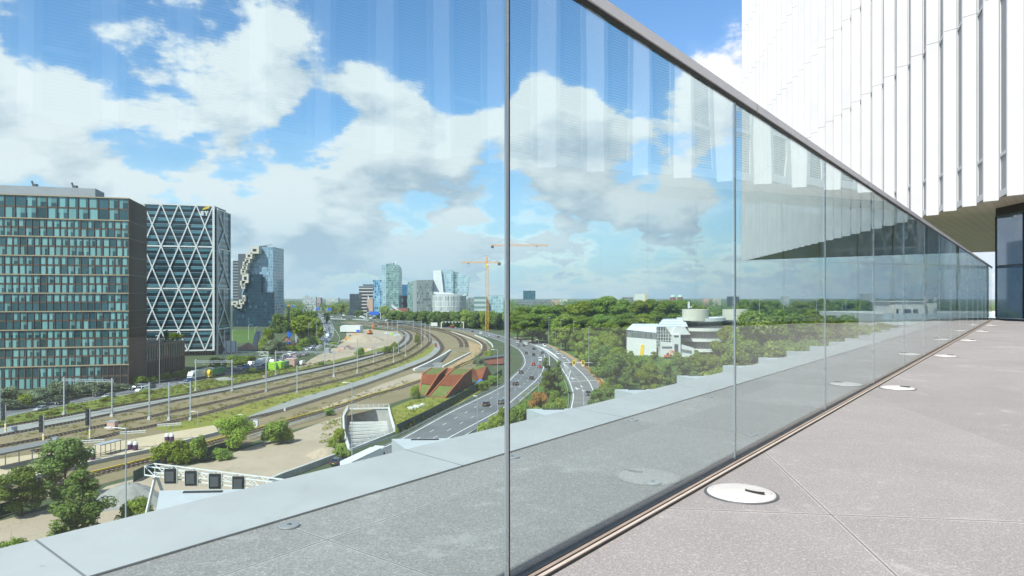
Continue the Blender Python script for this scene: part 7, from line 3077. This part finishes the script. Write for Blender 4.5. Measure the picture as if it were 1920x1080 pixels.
# around the queueing road
for key, x, yb, yt, w_, lab in (('far_light', 569, 645, 592, 54, 'large light green tree left of the traffic queue'), ('far_light', 592, 642, 597, 34, 'light tree just right of the large light one by the queue'), ('far', 556, 628, 581, 44, 'dark tall tree behind the large light one'),
                                ('far', 522, 625, 589, 34, 'dark tree right of the stepped tower'), ('far', 580, 625, 584, 40, 'dark tree between the light tree and the queue'), ('far', 612, 606, 586, 14, 'small dark tree at the far bend of the queue'),
                                ('far', 540, 622, 592, 30, 'dark tree behind the pile rig')):
    plant_px(key, x, yb, yt, w_, lab)
for key, x, yb, yt, w_, lab in (('willow_bush', 514, 664, 632, 46, 'large pale willow below the pile rigs'), ('willow_bush', 526, 660, 636, 30, 'pale willow right of the larger willow'), ('light_bush', 497, 660, 626, 26, 'yellow green shrub right of the grey draped rig'), ('bush', 503, 645, 612, 28, 'dark bush above the yellow green shrub'),
                                ('light_bush', 588, 648, 628, 36, 'light bush at the edge of the traffic queue'), ('bush', 570, 654, 632, 36, 'green bush left of the light one by the queue'), ('bush', 545, 662, 646, 30, 'dark low bush before the pile rigs'), ('bush', 560, 660, 648, 24, 'dark low bush behind the near queue'),
                                ('bush', 443, 684, 664, 44, 'dark bush under the white gantry truss, left'), ('bush', 468, 680, 662, 40, 'dark bush under the white gantry truss, right'), ('bush', 408, 692, 668, 40, 'dark bush behind the white truck'), ('bush', 675, 668, 650, 24, 'green bush at the near corner of the site'),
                                ('light_bush', 625, 652, 640, 20, 'light bush on the kerb of the site'), ('light_bush', 740, 660, 640, 20, 'pale green bush where the tracks bend'), ('light_bush', 782, 645, 625, 12, 'small yellow bush between the bending tracks'), ('bush', 727, 662, 648, 22, 'dark bush left of the bending tracks'),
                                ('bush', 602, 684, 678, 18, 'low dark bush at the white pickup')):
    plant_px(key, x, yb, yt, w_, lab, 'bush')
# median trees and bushes by the ramp
plant_px('poplar', 1025, 748, 670, 27, 'left dark column tree of the two in the motorway median', vi=0)
plant_px('poplar', 1047, 742, 676, 25, 'right dark column tree of the two in the motorway median', vi=1)
plant_px('poplar', 1035, 744, 690, 26, 'shorter dark tree between the two median column trees', vi=2)
plant_px('autumn_bush', 1012, 768, 736, 46, 'orange autumn bush beside the median lamp mast', 'bush')
for x, yb, yt, w_, key, lab in ((975, 792, 755, 44, 'bush', 'dark bush just right of the middle glass post'), (1000, 790, 760, 44, 'light_bush', 'weedy bush below the orange autumn bush'), (1030, 790, 752, 40, 'bush', 'dark green bush right of the orange bush'), (1050, 778, 744, 34, 'light_bush', 'light bush at the left kerb of the ramp'), (958, 800, 770, 30, 'bush', 'bush at the foot of the middle glass post'),
                                (930, 808, 776, 40, 'light_bush', 'brownish bush beside the motorway left of the glass post'), (908, 816, 790, 40, 'light_bush', 'brownish low bush at the coping left of the glass post'), (943, 795, 760, 24, 'bush', 'green bush close to the tall lamp by the glass post'), (1040, 760, 730, 26, 'bush', 'bush under the median column trees')):
    plant_px(key, x, yb, yt, w_, lab, 'bush')
for x, yb, yt, w_, key, lab in ((1118, 792, 730, 46, 'dark', 'dark green tree at the right kerb of the ramp, nearest'), (1140, 784, 728, 40, 'dark', 'dark green tree right of the one at the ramp kerb'), (1158, 770, 722, 44, 'broad', 'green tree behind the sawtooth tip right of the ramp'), (1135, 752, 716, 30, 'broad_light', 'light tree behind the kerb trees of the ramp')):
    plant_px(key, x, yb, yt, w_, lab)

# ---- the wood along the ramp
WOOD = [(P(x, y).x, P(x, y).y) for x, y in ((968, 631), (1045, 650.5), (1076, 667), (1104, 686), (1124, 706), (1142, 730), (1150, 752), (1225, 752), (1330, 722), (1420, 690), (1520, 660), (1640, 630), (1640, 590), (1000, 590))]
wl_ = {'broad': 'mid green tree standing in the wood along the ramp', 'broad_light': 'yellow green tree standing in the wood along the ramp', 'dark': 'dark green tree standing in the wood along the ramp'}
wg = {'broad': 'mid green trees of the wood', 'broad_light': 'yellow green trees of the wood', 'dark': 'dark green trees of the wood'}
q = random.Random(5)
placed = []
tries = 0
while len(placed) < 215 and tries < 20000:
    tries += 1
    f_ = q.random()
    y = 175 + (1 - 175 / 175) + (f_ ** 1.2) * 560
    x = q.uniform(5, 330)
    if not inside(WOOD, x, y):
        continue
    sp = 6.5 if y < 300 else (8.5 if y < 420 else 11)
    if any((x - a_) ** 2 + (y - b_) ** 2 < sp * sp for a_, b_ in placed):
        continue
    # keep clear of the white hall and the parking drums, and open the view onto them
    if 62 < x < 165 and 392 < y < 450:
        continue
    # sight lines onto the white hall
    u = x / y
    H = q.uniform(11, 17)
    if y < 430 and .155 < u < .375:
        lim = 36 - (668 - HY) / FP * y if u < .315 else 36 - (645 - HY) / FP * y
        if y > 250:
            H = min(H, max(5.0, lim + q.uniform(-1.5, .5)))
    if y > 400 and u < .16:
        H = q.uniform(13, 21)
    placed.append((x, y))
    k = q.choices(('broad', 'broad_light', 'dark'), (.5, .36, .14))[0]
    if y > 380:
        k = q.choices(('broad', 'broad_light', 'dark'), (.62, .26, .12))[0]
    plant(k, (x, y, 0), H, wl_[k], 'tree', wg[k], q.uniform(.95, 1.25) * (1.2 if H < 9 else 1.0))
# tall trees near the second post and beyond
TALL = [(1405, 214, 596, 13), (1420, 205, 586, 15), (1452, 214, 583, 15), (1490, 206, 590, 14), (1522, 212, 585, 15), (1556, 208, 594, 14), (1590, 214, 594, 14), (1624, 208, 602, 13), (1652, 216, 608, 12), (1385, 190, 648, 11), (1345, 188, 684, 11), (1388, 216, 618, 10),
        (1405, 188, 640, 12), (1440, 190, 640, 12), (1480, 190, 640, 12), (1530, 190, 640, 12), (1590, 190, 640, 12), (1560, 184, 660, 11), (1640, 188, 640, 12)]
for i, (x, Y, yt, wr) in enumerate(TALL):
    c = PY(x, yt, Y)
    front = yt > 630
    lt_ = i % 3 == 1
    plant('tall_light' if lt_ else 'tall', (c.x, Y, 0), c.z, 'big %s tree close behind the right glass panes, in the %s row' % ('yellow green' if lt_ else 'deep green', 'lower front' if front else 'tall back'), 'tree',
          ('lower' if front else 'tall') + (' yellow green' if lt_ else ' deep green') + ' trees behind the right panes', (wr / 2 * 1.05) / (8.5 * c.z / 30))
for x, Y, yt, wpx, lab in ((1368, 300, 611, 62, 'leafy tree overlapping the right side of the round parking garage'), (1347, 288, 640, 46, 'lower leafy tree before the foot of the round parking garage'), (1322, 280, 662, 40, 'low leafy tree below the white ramp block')):
    c = PY(x, yt, Y)
    plant('tall_light', (c.x, Y, 0), c.z, lab, 'tree', None, (wpx / 2 / FP * Y) / (8.0 * c.z / 27))
# larger crowns beyond the motorway
for i, (x, Y, yt, wpx) in enumerate(((1022, 560, 573, 60), (1050, 640, 572, 40), (1085, 470, 566, 60), (1112, 480, 562, 60), (1140, 490, 557, 66), (1165, 500, 562, 44), (1200, 520, 564, 50), (1225, 530, 562, 50), (1250, 510, 564, 60), (1280, 520, 563, 60), (1305, 540, 566, 44), (985, 600, 576, 50), (970, 560, 585, 40), (1000, 520, 588, 60), (1060, 450, 590, 50),
                                     (1095, 440, 592, 50), (1130, 440, 590, 50), (1170, 450, 588, 50), (1205, 460, 585, 50), (1395, 560, 562, 40), (1420, 600, 563, 40), (1450, 590, 564, 44), (1500, 600, 562, 50), (1540, 580, 561, 60), (1580, 600, 562, 50), (1620, 620, 564, 44), (1660, 640, 566, 40))):
    c = PY(x, yt, Y)
    lt_ = i % 4 == 2
    plant('tall_light' if lt_ else 'tall', (c.x, Y, 0), max(6, c.z), 'large %s crown of the tall tree row behind the wood' % ('yellow green' if lt_ else 'deep green'), 'tree', 'tall %s tree row behind the wood' % ('yellow green' if lt_ else 'deep green'), (wpx / 2 / FP * Y * 1.15) / (8.5 * c.z / 30))
# dark tree row before the far towers
for i in range(34):
    x = 735 + i * 6.6
    Y = 860 - i * 4.5 + (i % 3) * 14
    yt = (586, 583.5, 588, 585)[i % 4] - (3 if 862 < x < 890 else 0)
    c = PY(x, yt, Y)
    k = 'far_light' if x > 868 and i % 2 else 'far'
    plant(k, (c.x, Y, 0), c.z, 'dark green tree in the dense row before the far towers' if k == 'far' else 'lighter green tree in the row left of the middle glass post', 'tree', 'dark tree row before the towers' if k == 'far' else 'lighter trees left of the middle post', 1.25 * (7.5 / 8.0) / (c.z / 15) if k == 'far' else .9)
for i, (x, Y, yt, k) in enumerate(((722, 1150, 573, 'far_light'), (678, 1200, 582, 'far'), (670, 1200, 583, 'far'), (660, 1300, 584, 'far_light'), (640, 1300, 571, 'far_light'), (625, 1350, 573, 'far_light'), (650, 1300, 575, 'far_light'), (710, 1100, 585, 'far'), (696, 1230, 584, 'far'), (733, 1050, 583, 'far_light'), (745, 1000, 582, 'far_light'))):
    c = PY(x, yt, Y)
    plant(k, (c.x, Y, 0), c.z, '%s tree among the roads below the far towers' % ('light green' if k == 'far_light' else 'dark'), 'tree', '%s trees below the far towers' % ('light' if k == 'far_light' else 'dark'), 1.1)


# ---- far woods along the horizon: nobody could count these
def mass(name, label, rows, leaf, mat, seed):
    g = np.random.default_rng(seed)
    bl = []
    for (x0, x1, Y0, Y1, h0, h1, n_) in rows:
        for k in range(n_):
            Y = g.uniform(Y0, Y1)
            X = g.uniform((x0 - 960) / FP, (x1 - 960) / FP) * Y
            h = g.uniform(h0, h1)
            r = h * g.uniform(.5, .8)
            bl.append((X, Y, h * .52, r, h * .5))
    me = crown_mesh(name, bl, 90 * len(bl), leaf, mat, seed)
    o = bpy.data.objects.new(name, me)
    COL.objects.link(o)
    struct(o, label, 'stuff')
    o['category'] = 'woodland'
    return o


mass('far_woods', 'far dark wood filling the skyline below the horizon', [(505, 660, 1500, 2000, 14, 24, 60), (960, 1700, 900, 1500, 14, 22, 240), (960, 1700, 1500, 2600, 16, 26, 200), (600, 960, 1450, 2600, 12, 22, 90), (1250, 1420, 650, 900, 14, 22, 40), (-300, 500, 900, 1800, 12, 22, 80), (1700, 2300, 800, 2000, 14, 22, 90)], 1.7, M['leafdark'], 77)


# ---- weeds
def weeds(name, label, polys, n, leaf, mat, seed, hmax=.7):
    g = random.Random(seed)
    bl = []
    for poly, cnt in polys:
        pp = [(p.x, p.y) for p in PP(*poly)]
        xs, ys = [a_ for a_, _ in pp], [b_ for _, b_ in pp]
        k = 0
        tr = 0
        while k < cnt and tr < cnt * 60:
            tr += 1
            x, y = g.uniform(min(xs), max(xs)), g.uniform(min(ys), max(ys))
            if inside(pp, x, y):
                r = g.uniform(.3, 1.1)
                bl.append((x, y, .15, r, g.uniform(.2, hmax)))
                k += 1
    me = crown_mesh(name, bl, n, leaf, mat, seed)
    o = bpy.data.objects.new(name, me)
    COL.objects.link(o)
    struct(o, label, 'stuff')
    return o


weeds('verge_weeds', 'tufts of weeds on the green verge', [([(0, 800), (0, 788), (107, 768), (180, 753), (283, 733), (400, 709), (500, 694), (620, 675), (620, 680), (517, 703), (417, 724), (320, 743), (217, 760), (83, 785)], 500)], 16000, .22, M['weed'], 31, .9)
weeds('track_weeds', 'weeds growing between the railway tracks', [([(320, 808), (420, 784), (560, 748), (693, 709), (760, 684), (812, 650), (800, 650), (760, 672), (693, 695), (620, 715), (500, 743), (417, 765), (320, 790)], 420),
                                                                ([(0, 840), (167, 806), (417, 754), (620, 705), (760, 662), (790, 640), (795, 648), (760, 671), (620, 714), (417, 764), (177, 821), (0, 860)], 420), ([(0, 822), (320, 757), (620, 693), (745, 658), (757, 660), (620, 700), (320, 770), (0, 834)], 260), ([(0, 940), (183, 893), (473, 814), (620, 771), (743, 733), (780, 716), (760, 716), (620, 752), (480, 800), (410, 820)], 200), ([(833, 690), (900, 650), (880, 632), (905, 640), (918, 655), (890, 690)], 90)], 30000, .2, M['weed'], 32, .6)
weeds('lawn_weeds', 'weeds on the dry lawn and the yard edges', [([(733, 768), (800, 746), (860, 750), (940, 706), (850, 762), (745, 812)], 160), ([(600, 795), (640, 783), (645, 850), (610, 860)], 60), ([(960, 757), (1012, 716), (1050, 700), (1070, 735), (1070, 790), (900, 815)], 260)], 12000, .2, M['leaf2'], 33, .8)
# dry brown scrub on the ramp verge
weeds('ramp_scrub', 'dry brown scrub along the exit ramp', [([(1090, 684), (1117, 710), (1134, 736), (1140, 736), (1122, 706), (1098, 684)], 60)], 3000, .2, M['autumn'], 34, .8)

# ------------------------------------------------------------------ haze: even pale air round the whole scene
m_ = bpy.data.materials.new('haze_air')
m_.use_nodes = True
m_.node_tree.nodes.clear()
nb = NB(m_.node_tree)
pv_ = nb.n('ShaderNodeVolumePrincipled', {'Color': c4((.93, .975, 1.0)), 'Density': 0.00007, 'Anisotropy': 0.0})
o_ = nb.n('ShaderNodeOutputMaterial')
nb.t.links.new(pv_.outputs[0], o_.inputs['Volume'])
mb = MB()
mb.box((0, 4300, 53), (10040, 9440, 108))
o = mb.build('haze', m_)
struct(o, 'thin pale summer haze over the city', 'stuff')
